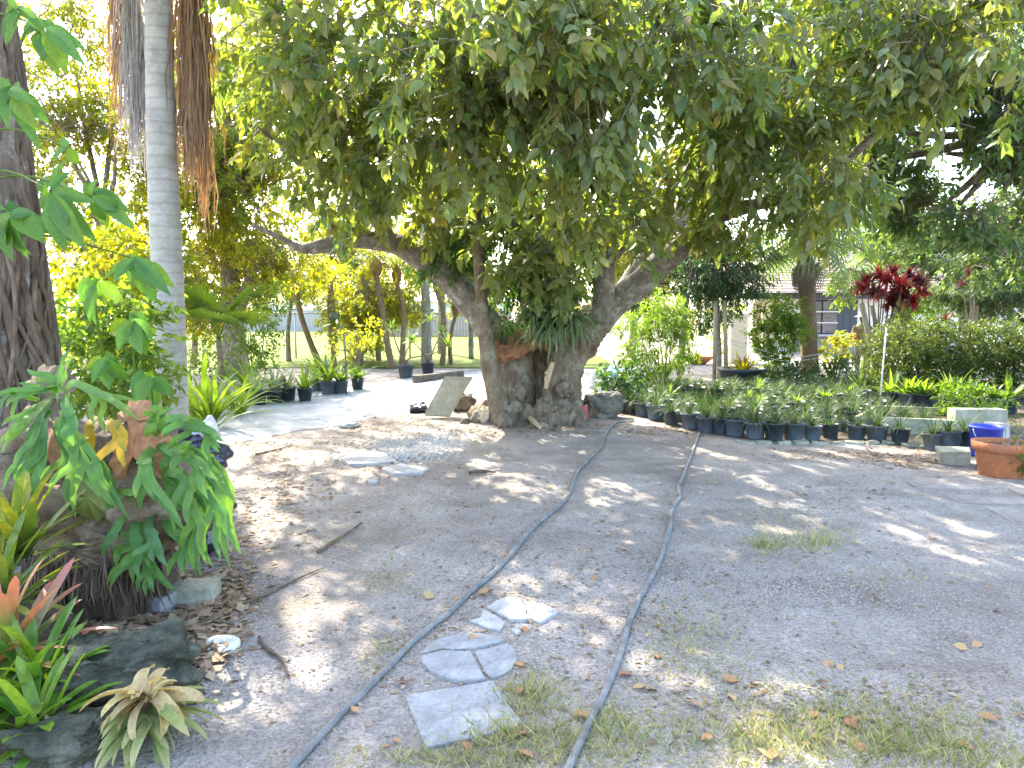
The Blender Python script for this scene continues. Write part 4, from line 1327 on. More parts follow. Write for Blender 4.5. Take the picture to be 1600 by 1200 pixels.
groups = [  # (hub, [(tip x, tip y, width px)]) read off the photograph
    ((70, 45), [(28, 50, 20), (58, 82, 24), (85, 95, 30), (102, 110, 32), (118, 78, 26), (40, 30, 18), (110, 60, 24)]),
    ((15, 138), [(2, 192, 22), (50, 200, 26), (72, 186, 28), (-15, 180, 24), (40, 150, 20), (0, 125, 16)]),
    ((82, 300), [(92, 382, 36), (122, 388, 34), (60, 330, 30), (135, 360, 30), (104, 262, 16), (62, 285, 22), (130, 300, 24)]),
    ((15, 335), [(-12, 395, 34), (28, 402, 38), (66, 372, 34), (-18, 350, 26), (45, 325, 24)]),
    ((145, 308), [(204, 350, 24), (190, 330, 22), (160, 350, 24), (180, 300, 18), (140, 280, 16)]),
    ((212, 405), [(172, 432, 20), (198, 440, 26), (240, 458, 34), (256, 450, 28), (225, 440, 26)]),
    ((110, 232), [(124, 258, 18), (70, 250, 16), (95, 215, 14)]),
    ((30, 15), [(5, 40, 20), (-10, 60, 22), (60, 30, 18), (12, -10, 18)]),
    ((150, 440), [(120, 478, 24), (160, 482, 24), (190, 470, 22), (135, 500, 20)]),
    ((205, 500), [(180, 540, 24), (215, 545, 26), (240, 530, 24), (190, 520, 20), (228, 560, 22)]),
    ((170, 560), [(140, 590, 22), (165, 605, 24), (200, 600, 24), (185, 580, 20)]),
    ((235, 590), [(215, 622, 26), (240, 632, 28), (262, 615, 24), (205, 610, 22)]),
]
hubs = []
for hi, (hub, lv) in enumerate(groups):
    d = 4.0 if hi < 8 else 4.6
    hubs.append(P(hub[0], hub[1], d))
    for (tx, ty, w) in lv:
        vleaf(vine, hub[0] + random.uniform(-5, 5), hub[1] + random.uniform(-4, 4), tx, ty, w * 1.0, d + random.uniform(-.08, .08), random.uniform(-.15, .1))
        if hi != 6:
            vleaf(vine, hub[0] + random.uniform(-14, 8), hub[1] + random.uniform(-14, 6), tx + random.uniform(-22, 14), ty + random.uniform(-22, 12), w * 0.95, d + random.uniform(.05, .3), random.uniform(-.15, .1))
trunk_pt = Vector((cx + .38, cy - .2, 0))
for hi, h in enumerate(hubs):
    z = h.z + (0.15 if hi < 8 else 0.25)
    a0 = Vector((cx + vrad(max(0, z)) * .8, cy - .25, z)) if hi < 8 else h + Vector((random.uniform(-.05, .05), .1, -0.55))
    link('stem', MB().tube(smooth_path([a0, a0.lerp(h, .5) + Vector((0, -.03, .06)), h], 5), resample([.009, .007, .004], 11), 6).mesh('stem'), M['fan'], vine, world=True)
pts = [Vector((cx + .42 + .06 * math.sin(i_ * 1.7), cy - .28 + .03 * math.cos(i_ * 2.1), z_)) for i_, z_ in enumerate(np.linspace(0.05, 3.6, 12))]
link('stem', MB().tube(smooth_path(pts, 4), .013, 7).mesh('stem'), M['root'], vine, world=True)

# ------------------------------------------------------------------ grey palm with hanging dead fronds
PD = 8.0
pb = on(P(267, 640, PD).x, PD)
palm = thing('tall_palm', 'tall smooth grey palm trunk with leaf-scar rings on the left', 'palm', pb)
zs = np.linspace(-.05, 8.6, 90)
topx = P(247, 0, PD + .1)
mb = MB()
pts = []
for z in zs:
    t_ = z / topx.z
    pts.append(Vector((pb.x + (topx.x - pb.x) * t_ + .01 * math.sin(z * 1.4), pb.y + .1 * t_, z)))
rad = [(.148 + .05 * math.exp(-max(0, z) * 2.2) + .012 * math.sin(z * .9) + (.006 if i_ % 4 == 0 else 0)) for i_, z in enumerate(zs)]
mb.tube(pts, rad, 20)
link('trunk', mb.mesh('trunk'), M['palm_bark'], palm, world=True)
ptop = pts[-1]
link('crown_shaft', MB().tube([ptop - Vector((0, 0, .05)), ptop + Vector((0, 0, .6)), ptop + Vector((0, 0, 1.2))], [.17, .2, .1], 14).mesh('crown_shaft'), M['fan'], palm, world=True)
PF = [pinnate(2.6, 34, .55, .03, 1.5, .9), pinnate(2.6, 34, .55, .03, 2.1, .5)]
for i_ in range(11):
    link('frond', PF[i_ % 2], M['frond'], palm, loc=ptop + Vector((0, 0, 1.1)) - pb, rot=(0, 0, i_ * .571 + .2))


def dead_bundle(parent, px0, px1, y0, y1, d, n, mat, lean=0):
    """one dead frond: many dry strands hanging from a stalk"""
    mb = MB()
    rnd = []
    w0 = (px1 - px0)
    top = P((px0 + px1) / 2, y0 - 60, d)
    bot = P((px0 + px1) / 2 + lean, y1 - 40, d)
    mb.tube(smooth_path([top, top.lerp(bot, .5) + Vector((0, .02, 0)), bot], 5), resample([.02, .014, .006], 11), 6)
    rnd += [.3] * mb.n()
    for _ in range(n):
        u_ = random.gauss(0, .24)
        s0 = random.uniform(0, .75)
        a = P((px0 + px1) / 2 + lean * s0 + u_ * w0 * .6, y0 + (y1 - y0) * s0 - 30, d + random.uniform(-.08, .08))
        l_ = random.uniform(.25, .6) * (y1 - y0)
        bq = P((px0 + px1) / 2 + lean * s0 + u_ * w0 * 1.0 + random.gauss(0, 6), y0 + (y1 - y0) * s0 + l_, d + random.uniform(-.12, .12))
        m_ = a.lerp(bq, .5) + Vector((random.gauss(0, .04), random.gauss(0, .04), 0))
        b0 = mb.n()
        mb.strip([a, m_, bq], [.010, .014, .004], (random.uniform(-.7, .7), -1, 0), 0, 2)
        rnd += [random.random()] * (mb.n() - b0)
    faces = [np.array(mb.f4)] + ([np.array(mb.f3)] if mb.f3 else []) + [np.array([q]) for q in mb.fn]
    return link('dead_frond', new_mesh('dead_frond', mb.v, faces, rnd=rnd), M[mat], parent, world=True)


o = dead_bundle(palm, 178, 226, -30, 215, PD + .15, 330, 'dead_grey', 22)
tag(o, 'grey dead frond hanging left of the palm trunk')
dead_bundle(palm, 150, 205, -60, 190, PD + .4, 90, 'dead_frond', 20)
dead_bundle(palm, 268, 318, -40, 235, PD + .05, 420, 'dead_frond', 10)
dead_bundle(palm, 285, 332, -60, 210, PD + .25, 300, 'dead_frond', 0)
dead_bundle(palm, 300, 335, 150, 330, PD + .3, 60, 'dead_frond', 4)

# ------------------------------------------------------------------ big staghorn fern in the left foreground
SD = 3.65
sb = on(P(165, 900, SD).x, SD + .1)
stag = thing('staghorn_fern', 'huge staghorn fern with antler fronds on a papery mound in the left foreground', 'fern', sb)
mb = MB()
for (a, b, d, r) in ((60, 760, 3.75, 70), (150, 790, 3.7, 85), (230, 780, 3.7, 80), (60, 690, 3.85, 60), (215, 700, 3.75, 55), (120, 840, 3.65, 60), (280, 800, 3.8, 55), (110, 720, 3.85, 70), (290, 740, 3.9, 40), (20, 800, 3.8, 60)):
    q = r * d / F
    ball(mb, P(a, b, d), (q, q, q * .85))
link('mound', remeshed(mb, 'mound', 0.02, [(0.11, (5, 5, 7)), (0.06, (12, 12, 16)), (0.02, 30)], 0), M['papery'], stag, world=True)
mb = MB()
q = P(170, 880, SD + .1)
mb.tube([Vector((q.x, q.y, -.05)), Vector((q.x, q.y, .12)), Vector((q.x, q.y + .03, .34))], [.32, .34, .28], 20)
link('stump', remeshed(mb, 'stump', 0.022, [(0.05, (9, 9, 2)), (0.03, (22, 22, 5))], 0), M['fibre'], stag, world=True)
mb = MB()
for _ in range(150):
    a_ = random.uniform(math.radians(190), math.radians(350))
    z1 = random.uniform(.18, .40)
    r1 = random.uniform(.30, .37)
    p0 = Vector((q.x + r1 * math.cos(a_), q.y + r1 * math.sin(a_), z1))
    p1 = Vector((q.x + (r1 + random.uniform(.0, .06)) * math.cos(a_ + random.uniform(-.1, .1)), q.y + (r1 + random.uniform(0, .06)) * math.sin(a_), random.uniform(0, .14)))
    mb.tube([p0, p0.lerp(p1, .5) + Vector((random.uniform(-.02, .02), -.015, 0)), p1], [.004, .005, .002], 4)
link('hanging_roots', mb.mesh('hanging_roots'), M['root'], stag, world=True)['kind'] = 'stuff'


def shield(px, py, rpx, d, ang0, ang1, mat, tilt=.25, lab=None):
    """a pleated kidney-shaped shield frond"""
    c = P(px, py, d)
    r = rpx * d / F
    V_, f_, nu, nv_ = [], [], 34, 10
    for j_ in range(nv_ + 1):
        s_ = j_ / nv_
        for i_ in range(nu + 1):
            a_ = ang0 + (ang1 - ang0) * i_ / nu
            rr_ = r * s_ * (1 + .07 * math.sin(a_ * 7) * s_ + .04 * math.sin(a_ * 13 + 1))
            pl = .018 * math.sin(i_ * 1.9) * s_ * (r / .15)
            bulge = r * (.55 * (1 - s_ * s_) - .12 * s_ * math.sin(a_ * 3))
            V_.append((c.x + rr_ * math.cos(a_), c.y - bulge + pl + tilt * rr_ * math.sin(a_), c.z + rr_ * math.sin(a_)))
    for j_ in range(nv_):
        for i_ in range(nu):
            a_ = j_ * (nu + 1) + i_
            f_.append((a_, a_ + 1, a_ + nu + 2, a_ + nu + 1))
    o_ = link('shield_frond', new_mesh('shield_frond', V_, [np.array(f_)]), M[mat], stag, world=True)
    if lab:
        o_['label'] = lab
    return o_


shield(222, 708, 50, 3.54, -.8, 4.2, 'shield', .3, 'orange-brown pleated shield frond in the middle of the mound')
shield(90, 712, 42, 3.57, -1.2, 4.0, 'shield', .3, 'brown rounded shield frond under the left fronds')
shield(212, 655, 30, 3.64, -.2, 3.4, 'shield', .5)
shield(75, 610, 40, 3.85, -.4, 3.5, 'papery', .5)
shield(150, 770, 42, 3.50, -3.1, 3.1, 'fading_leaf', .2, 'pale green young shield frond')
shield(70, 800, 60, 3.58, -3.6, .4, 'papery', .2)
shield(190, 830, 62, 3.55, -3.4, .3, 'papery', .2)
shield(130, 850, 55, 3.52, -3.0, .1, 'papery', .1)
shield(275, 790, 55, 3.62, -3.2, .2, 'papery', .1)
SC_ = P(165, 760, 3.95)


def antler(org, fork, tips, mat='stag', w=(13, 30, 20), d=(3.55, 3.38, 3.30), lift=0.0, again=True):
    """one forked frond: stalk from org to fork, then a lobe to each tip"""
    if again and mat == 'stag' and len(tips) > 1:
        jx, jy = random.uniform(-16, 16), random.uniform(-12, 14)
        antler(org, (fork[0] + jx, fork[1] + jy), [(a_ + jx * 1.4 + random.uniform(-8, 8), b_ + jy * 1.4 + random.uniform(-10, 12)) for a_, b_ in tips], mat, w, (d[0] + .05, d[1] + .08, d[2] + .09), lift, False)
    mb = MB()
    w = (w[0] * .9, w[1] * .74, w[2] * .78)
    o0 = P(org[0], org[1], d[0])
    f0 = P(fork[0], fork[1], d[1])
    px = d[1] / F
    mid = o0.lerp(f0, .5) + Vector((0, -.03, lift * px))
    sp = smooth_path([o0, mid, f0], 6)

    def facing(p_):
        v_ = (p_ - SC_)
        v_.z *= .4
        v_ = v_.normalized() + Vector((0, -.75, .25))
        return tuple(v_.normalized())

    mb.strip(sp, [px * x_ for x_ in resample([w[0], w[0] * 1.3, w[1]], len(sp))], [facing(p_) for p_ in sp], .10, 5)
    prev = sp[-2]
    for ti, tp_ in enumerate(tips):
        t1 = P(tp_[0], tp_[1], d[2] + random.uniform(-.05, .05))
        vel = (f0 - prev).normalized()
        ln = (t1 - f0).length
        c1 = f0 + vel * ln * .14 + (t1 - f0) * .24
        c2 = f0.lerp(t1, .66) + Vector((0, -.02, .03 * ln))
        lp = smooth_path([f0 - vel * .02, c1, c2, t1], 5)
        n_ = len(lp)
        ww = resample([w[1] * .72, w[2], w[2] * .95, w[2] * .75, w[2] * .12], n_)
        mb.strip(lp, [px * x_ for x_ in ww], [facing(p_) for p_ in lp], .12, 5)
    o_ = link('frond', new_mesh('frond', mb.v, [np.array(mb.f4)], t=mb.t), M[mat], stag, world=True)
    return o_


A0, B0, C0 = (90, 618), (243, 690), (205, 800)
antler((90, 625), (87, 600), [(110, 545), (42, 577)], w=(12, 18, 13), d=(3.6, 3.55, 3.5))
antler((100, 612), (140, 608), [(207, 640), (148, 664), (190, 625)], w=(9, 18, 12), lift=14)
antler((85, 618), (55, 640), [(45, 662)], w=(9, 26, 24))
antler((80, 622), (48, 640), [(8, 690), (2, 665)], w=(8, 16, 12))
antler((80, 626), (62, 662), [(42, 722), (20, 735)], w=(10, 20, 15))
antler((105, 615), (112, 650), [(115, 697), (100, 690)], w=(12, 24, 19))
antler((75, 640), (45, 690), [(5, 765), (22, 750)], w=(10, 22, 14))
antler((80, 640), (68, 690), [(55, 785), (35, 750)], w=(12, 24, 19))
antler((92, 650), (118, 700), [(75, 775), (118, 807), (175, 790)], w=(16, 34, 17))
antler((95, 640), (130, 690), [(170, 760), (182, 795)], w=(10, 18, 13))
antler((60, 625), (20, 612), [(-15, 625), (-5, 650)], w=(8, 15, 12))
antler((95, 612), (70, 606), [(30, 598), (0, 612), (18, 628)], w=(7, 13, 10), lift=6)
antler((240, 690), (240, 655), [(262, 640), (225, 642)], w=(16, 22, 13), d=(3.55, 3.52, 3.48))
antler((245, 675), (285, 655), [(296, 652), (252, 680)], w=(10, 22, 14), lift=12)
antler((240, 700), (225, 725), [(212, 778), (283, 815), (238, 775)], w=(16, 32, 17), d=(3.5, 3.3, 3.22))
antler((250, 690), (275, 705), [(272, 738), (300, 690)], w=(12, 28, 17))
antler((255, 680), (318, 668), [(345, 700), (330, 720), (350, 690)], w=(10, 24, 14), lift=16)
antler((255, 700), (300, 715), [(325, 780), (305, 768), (340, 750)], w=(14, 30, 18))
antler((262, 700), (330, 720), [(368, 785), (352, 760), (376, 863)], w=(12, 30, 17), lift=10, d=(3.6, 3.45, 3.4))
antler((262, 720), (325, 770), [(345, 875), (376, 865), (300, 870)], w=(12, 28, 16), d=(3.55, 3.4, 3.3))
antler((255, 740), (300, 790), [(303, 890), (285, 860), (322, 880)], w=(14, 30, 16), d=(3.55, 3.35, 3.28))
antler((250, 730), (285, 740), [(298, 830), (272, 800)], w=(12, 24, 16))
antler((205, 800), (185, 820), [(160, 868), (168, 850)], w=(9, 18, 17), d=(3.48, 3.38, 3.32))
antler((215, 805), (215, 850), [(172, 918), (218, 905), (188, 895)], w=(12, 26, 15), d=(3.5, 3.35, 3.28))
antler((235, 805), (240, 840), [(262, 885), (240, 878), (205, 872)], w=(12, 28, 15), d=(3.5, 3.35, 3.28))
antler((255, 810), (285, 840), [(285, 895), (305, 890), (262, 900)], w=(12, 26, 15), d=(3.55, 3.4, 3.3))
antler((225, 820), (230, 870), [(240, 918), (215, 925), (268, 915)], w=(10, 22, 14), d=(3.55, 3.4, 3.32))
antler((182, 766), (192, 768), [(212, 772), (172, 790)], w=(6, 14, 13), d=(3.5, 3.42, 3.38))
yf = antler((170, 655), (185, 668), [(140, 745), (195, 730), (198, 705)], 'stag_yellow', w=(12, 34, 18), d=(3.55, 3.42, 3.36))
tag(yf, 'yellowing forked frond between the two green clumps')
yf = antler((150, 650), (140, 672), [(150, 720), (132, 690)], 'stag_yellow', w=(10, 24, 15), d=(3.6, 3.5, 3.45))
tag(yf, 'short yellow frond on the left of the mound')

# black plastic bag behind the fern
bb = P(300, 690, 4.5)
bg0 = on(bb.x, 4.55)
bag = thing('plastic_bag', 'crumpled shiny black plastic bag behind the staghorn fern', 'bag', bg0)
mb = MB()
hh = bb.z
ball(mb, Vector((bg0.x, bg0.y, hh * .45)), (.20, .2, hh * .5))
ball(mb, Vector((bg0.x + .02, bg0.y, hh * .85)), (.17, .17, .16))
ball(mb, Vector((bg0.x - .08, bg0.y - .02, hh * 1.0)), (.08, .08, .12))
link('bag_body', remeshed(mb, 'bag_body', .018, [(.07, (6, 6, 9)), (.05, (12, 12, 20))], 0), M['bag'], bag, world=True)
mb = MB()
ball(mb, Vector((bg0.x + .05, bg0.y + .01, hh * 1.08)), (.11, .09, .045))
tag(link('bag_top', remeshed(mb, 'bag_top', .016, [(.07, 9.0), (.05, 22)], 0), M['pale_bag'], bag, world=True), 'pale translucent plastic on top of the black bag')

# ------------------------------------------------------------------ bromeliads in the left foreground
def rosette(name, label, base, n, L, W, mat, elev=(0.35, 1.4), droop=(0.2, 1.1), face=None, cat='bromeliad', z0=0.0, tipf=0.7, leafname='leaf', fold=.16, off=.04):
    r_ = thing(name, label, cat, base)
    var = []
    for i_ in range(6):
        e_ = elev[0] + (elev[1] - elev[0]) * i_ / 5
        me_ = strap_mesh(1.0, W / L, e_, random.uniform(*droop), fold, 9, tipf, random.uniform(-.1, .1), leafname)
        me_.materials.append(M[mat])
        var.append(me_)
    for i_ in range(n):
        t_ = i_ / n
        az = i_ * 2.39996 + random.uniform(-.25, .25)
        if face is not None:
            az = face[0] + (random.random() - .5) * face[1]
        k_ = min(5, int(t_ * 6))
        o_ = link(leafname, var[k_], None, r_)
        o_.location = (random.uniform(-off, off), random.uniform(-off, off), z0 + .05 * t_)
        o_.rotation_euler = (random.uniform(-.15, .15), random.uniform(-.15, .15), az)
        s_ = L * random.uniform(.75, 1.15)
        o_.scale = (s_, s_, s_)
    return r_


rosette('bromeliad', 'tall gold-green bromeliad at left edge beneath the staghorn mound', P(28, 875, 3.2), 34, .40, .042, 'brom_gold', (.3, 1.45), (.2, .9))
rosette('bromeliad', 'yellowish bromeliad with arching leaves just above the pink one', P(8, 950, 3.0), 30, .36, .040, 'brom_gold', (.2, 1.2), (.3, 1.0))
rosette('bromeliad', 'bromeliad with pink-tipped leaves at the left edge', P(14, 1040, 2.72), 34, .36, .038, 'brom_pink', (.15, 1.2), (.2, .8))
rosette('bromeliad', 'glossy green bromeliad above the bottom left corner', P(58, 1095, 2.6), 40, .31, .040, 'brom_green', (.1, 1.2), (.3, 1.0))
rosette('bromeliad', 'glossy green bromeliad in the very bottom left corner', P(55, 1165, 2.42), 40, .29, .040, 'brom_green', (.1, 1.15), (.3, 1.1))
rosette('bromeliad', 'green bromeliad cut by the left edge below the pink one', P(-30, 1130, 2.55), 26, .32, .040, 'brom_green', (.1, 1.2), (.3, 1.0))
# earth bank under them
mb = MB()
for (a, b, d, r) in ((-60, 1150, 2.75, 110), (20, 1130, 2.75, 100), (0, 1040, 3.0, 110), (-80, 960, 3.3, 110), (50, 1200, 2.5, 70), (20, 940, 3.3, 80)):
    q_ = r * d / F
    p_ = P(a, b, d)
    ball(mb, Vector((p_.x, p_.y, max(0.0, p_.z - q_ * .55))), (q_, q_, q_ * .6))
o = link('soil_bank', remeshed(mb, 'soil_bank', .025, [(.04, 6), (.02, 17)], 1), M['soil'])
tag(o, 'dark earth bank under the bromeliads at left edge', kind='structure')

# withered bromeliad lying in front of the rock
wb = G(232, 1120)
wbt = thing('withered_bromeliad', 'withered pulled-out bromeliad with straw heart and limp green leaves', 'bromeliad', wb)
hub = P(228, 1092, 2.42)
var = {}
for nm, mat, e_ in (('leaf', 'fading_leaf', -.1), ('leaf', 'fading_leaf', -.35), ('dry_leaf', 'dry_leaf', .25), ('dry_leaf', 'dry_leaf', .9)):
    me_ = strap_mesh(1.0, .15 if nm == 'leaf' else .30, e_, .8 if nm == 'leaf' else 1.5, .22, 9, .25, .12, nm)
    me_.materials.append(M[mat])
    var[(nm, e_)] = me_
for i_ in range(58):
    e_ = random.choice([-.1, -.35])
    o_ = link('leaf', var[('leaf', e_)], None, wbt)
    o_.location = hub - wb + Vector((random.uniform(-.03, .03), random.uniform(-.03, .03), random.uniform(-.06, -.01)))
    a_ = random.uniform(math.radians(-250), math.radians(-20)) if i_ < 26 else random.uniform(0, 6.28)
    o_.rotation_euler = (random.uniform(-.3, .25), random.uniform(-.5, .5), a_ - math.pi / 2)
    s_ = random.uniform(.13, .29)
    o_.scale = (s_, s_, s_)
for i_ in range(34):
    e_ = .25 if i_ < 22 else .9
    o_ = link('dry_leaf', var[('dry_leaf', e_)], None, wbt)
    o_.location = hub - wb + Vector((random.uniform(-.02, .02), random.uniform(-.02, .02), random.uniform(-.01, .03)))
    o_.rotation_euler = (random.uniform(-.5, .35), random.uniform(-.6, .6), i_ * 2.4 + random.uniform(-.6, .6))
    s_ = random.uniform(.09, .21) if i_ < 22 else random.uniform(.06, .1)
    o_.scale = (s_, s_, s_)
link('core', MB().tube([wb + Vector((0, 0, -.01)), hub + Vector((0, 0, -.03)), hub + Vector((0, 0, .02))], [.05, .045, .02], 10).mesh('core'), M['fibre'], wbt, world=True)


# ------------------------------------------------------------------ rocks, blocks and scraps
def rock(name, label, base, r, mat, cat='rock', disp=((.22, 2.2), (.08, 6.0), (.03, 15)), flat=.5, cut=.25, group=None):
    """base: ground point; r: half sizes"""
    sc = max(r)
    mb_ = MB()
    mb_.box((0, 0, 0), (1.5, 1.5, 1.5), Matrix.Rotation(random.uniform(-.3, .3), 3, 'Z'), jit=.25)
    ball(mb_, (0, 0, 0), (.95, .95, .95))
    me_ = remeshed(mb_, name, .09 if sc < .2 else .06, disp, 2)
    n_ = len(me_.vertices)
    co = np.empty(n_ * 3, np.float32)
    me_.vertices.foreach_get('co', co)
    co = co.reshape(-1, 3)
    co = co * np.array(r, np.float32)
    co[:, 2] -= co[:, 2].min() * (1 - cut)
    me_.vertices.foreach_set('co', co.reshape(-1))
    me_.update()
    o_ = link(name, me_, M[mat], loc=base)
    return tag(o_, label, cat, group)


rk = rock('mossy_rock', 'large black mossy rock beside the bromeliads', G(200, 1090), (.25, .22, .15), 'black_rock', cut=.25, disp=((.16, 2.0), (.10, 5.0), (.07, 12), (.05, 25)))
rk.rotation_euler = (0.0, 0.0, .3)
rock('mossy_rock', 'smaller dark rock under the withered bromeliad', G(110, 1175), (.16, .13, .075), 'black_rock', cut=.25, disp=((.16, 2.0), (.10, 5.0), (.07, 12)))
rock('cream_rock', 'small cream rock at the foot of the slim tree stem', G(757, 660), (.10, .09, .12), 'cream_stone')
rock('boulder', 'grey boulder leaning at the right side of the hollow trunk', G(945, 652), (.30, .24, .21), 'grey_rock', cut=.2, disp=((.2, 2.0), (.10, 5.0), (.06, 12)))
rock('cream_rock', 'pale stone in leaf litter beside the ground cloth', G(545, 668), (.14, .10, .04), 'concrete')


def slab_thing(name, label, cat, pxs, h, mat, zoff=0.0, jit=0.002, sub=None, group=None, sink=.03):
    """a flat stone outlined on the ground"""
    pts = [G(*p) for p in pxs]
    c_ = sum(pts, Vector()) / len(pts)
    c_.z = gz(c_.x, c_.y)
    poly = [(p.x - c_.x, p.y - c_.y) for p in pts]
    area = sum(poly[i_][0] * poly[i_ - 1][1] - poly[i_ - 1][0] * poly[i_][1] for i_ in range(len(poly)))
    if area > 0:
        poly.reverse()
    # slightly worn outline
    q_ = []
    for i_ in range(len(poly)):
        a_, b_ = Vector(poly[i_]), Vector(poly[(i_ + 1) % len(poly)])
        m_ = 4 if (b_ - a_).length > .12 else 2
        for k_ in range(m_):
            v_ = a_.lerp(b_, k_ / m_)
            q_.append((v_.x + random.uniform(-jit, jit), v_.y + random.uniform(-jit, jit)))
    mb_ = MB()
    bv = min(.006, h * .3)
    mb_.prism(q_, -sink, h - bv)
    n_ = len(q_)
    b_ = mb_.n()
    for (x_, y_) in q_:
        l_ = math.hypot(x_, y_)
        mb_.v.append((x_ * (1 - bv / max(l_, .02)), y_ * (1 - bv / max(l_, .02)), h))
        mb_.t.append(0)
    mb_.fn = [f_ for f_ in mb_.fn if f_[0] != n_]
    mb_.f4 = [f_ for f_ in mb_.f4]
    for k_ in range(n_):
        k2 = (k_ + 1) % n_
        mb_.f4.append((n_ + k_, n_ + k2, b_ + k2, b_ + k_))
    mb_.face(tuple(b_ + k_ for k_ in range(n_)))
    me_ = mb_.mesh(name, smooth=False)
    if sub is not None:
        return link(name, me_, M[mat], sub, loc=c_ - Vector(sub.location))
    return tag(link(name, me_, M[mat], loc=c_), label, cat, group)


slab_thing('square_paver', 'square pale concrete stepping stone nearest the camera', 'paver', [(633, 1090), (770, 1067), (818, 1135), (665, 1173)], .014, 'paver')
# round stepping stone cracked into three
rc = G(733, 1030)
rnd_st = thing('round_paver', 'round concrete stepping stone cracked into three pieces', 'paver', rc)
ell = [(733 + 75 * math.cos(a_), 1030 + 38 * math.sin(a_)) for a_ in np.linspace(0, 2 * math.pi, 40, endpoint=False)]


def arc(a0, a1, n=12, s=1.0):
    return [(733 + 75 * s * math.cos(math.radians(a_)), 1030 + 38 * s * math.sin(math.radians(a_))) for a_ in np.linspace(a0, a1, n)]


cc = (735, 1019)
slab_thing('stone_piece', None, None, arc(188, 318, 14) + [(776, 1008), (757, 1012), (737, 1016.5), (715, 1017), (690, 1016)], .011, 'paver', sub=rnd_st, jit=.0012)
slab_thing('stone_piece', None, None, [(741, 1019.5), (759, 1015), (777, 1011)] + arc(-38, 62, 12) + [(757, 1053), (748, 1034)], .009, 'paver', sub=rnd_st, jit=.0012)
slab_thing('stone_piece', None, None, [(690, 1019), (715, 1020), (734, 1020), (743, 1035), (752, 1054), (757, 1064)] + arc(70, 184, 14), .018, 'paver', sub=rnd_st, jit=.0012)
# broken flagstones
fb = G(805, 962)
fl = thing('broken_flagstone', 'broken white flagstone in several pieces behind the round stepping stone', 'flagstone', fb)
slab_thing('stone_piece', None, None, [(760, 952), (775, 942), (793, 935), (814, 940), (822, 958), (826, 972), (795, 973), (785, 965)], .015, 'flag', sub=fl, jit=.004)
slab_thing('stone_piece', None, None, [(819, 942), (850, 948), (873, 959), (843, 978), (828, 968)], .014, 'flag', sub=fl, jit=.003)
slab_thing('stone_piece', None, None, [(755, 955), (780, 967), (789, 976), (782, 988), (758, 984), (745, 976), (732, 973), (750, 968)], .012, 'flag', sub=fl, jit=.004)
slab_thing('stone_piece', None, None, [(800, 981), (808, 978), (814, 988), (808, 993), (799, 988)], .010, 'flag', sub=fl, jit=.003)
# flat stones by the white gravel
slab_thing('flat_stone', 'flat pale stone at the left end of the white gravel', 'stone', [(533, 720), (560, 708), (600, 712), (620, 722), (590, 728), (545, 730)], .03, 'flag', jit=.006)
slab_thing('flat_stone', 'flat pale stone in front of the white gravel', 'stone', [(597, 738), (625, 730), (672, 734), (660, 742), (615, 745)], .03, 'flag', jit=.006)
slab_thing('flat_stone', 'small flat pale chip left of the flat stones', 'stone', [(573, 752), (592, 748), (590, 755), (578, 757)], .02, 'flag', jit=.004)
# white stone, dark block, round disc, pink scrap by the fern
slab_thing('white_stone', 'long cream-white stone under the staghorn fern', 'stone', [(127, 952), (140, 942), (190, 947), (192, 962), (180, 972), (135, 966)], .045, 'white_stone', jit=.004)
bp = G(245, 955)
mb = MB().box((0, 0, .045), (.11, .22, .09), jit=.004)
o = tag(link('stone_block', mb.mesh('stone_block', False), M['block'], loc=bp + Vector((.02, .06, -.005)), rot=(0, 0, -.25)), 'dark grey rectangular stone block under the fern', 'block')
bp = G(295, 945)
mb = MB().box((0, 0, .05), (.24, .16, .13), jit=.008)
tag(link('concrete_block', mb.mesh('concrete_block', False), M['mossy_concrete'], loc=bp + Vector((0, .05, -.02)), rot=(0, 0, .1)), 'low mossy concrete block right of the dark stone block', 'block')
dp = G(346, 1012)
mb = MB().lathe([(.012, .010), (.012, .022), (.05, .026), (.072, .024), (.082, .016), (.080, .0)], 22)
for i_ in range(len(mb.v)):
    x_, y_, z_ = mb.v[i_]
    f_ = 1 + .09 * noise.noise((x_ * 14, y_ * 14, 3)) + .05 * math.sin(3 * math.atan2(y_, x_))
    mb.v[i_] = (x_ * f_, y_ * f_ * .85, z_)
tag(link('shell_disc', mb.mesh('shell_disc'), M['white_stone'], loc=dp + Vector((0, 0, .002)), rot=(.22, .05, 0)), 'round white stone disc with a dark centre hole', 'stone')
pp = G(275, 988)
mb = MB().box((0, 0, .015), (.07, .05, .03), jit=.01)
tag(link('pink_scrap', mb.mesh('pink_scrap', False), M['pink'], loc=pp, rot=(.3, .2, .5)), 'small pink broken scrap behind the mossy rock', 'scrap')

# paving slabs at the right edge
n_sl = 0
for (r_i, c_i, lab) in ((0, 0, 'paving slab nearest the tall terracotta pot, leftmost in its row'), (0, 1, 'paving slab at the right edge in the far row'), (1, 0, 'paving slab in the middle row, left end'), (1, 1, 'paving slab at the right edge in the middle row'),
                        (2, 0, 'paving slab in the near row, left end'), (2, 1, 'paving slab at the right edge in the near row')):
    p_ = G(1508, 775)
    bx = p_.x + .05 + c_i * .62 + .1 * r_i
    by = p_.y + .42 - r_i * .46
    mb = MB().box((0, 0, 0), (.60, .44, .05), jit=.008)
    tag(link('paving_slab', mb.mesh('paving_slab', False), M['slab'], loc=on(bx, by, -.019), rot=(0, 0, -.12)), lab, 'paving slab', 'paving slabs on the right')

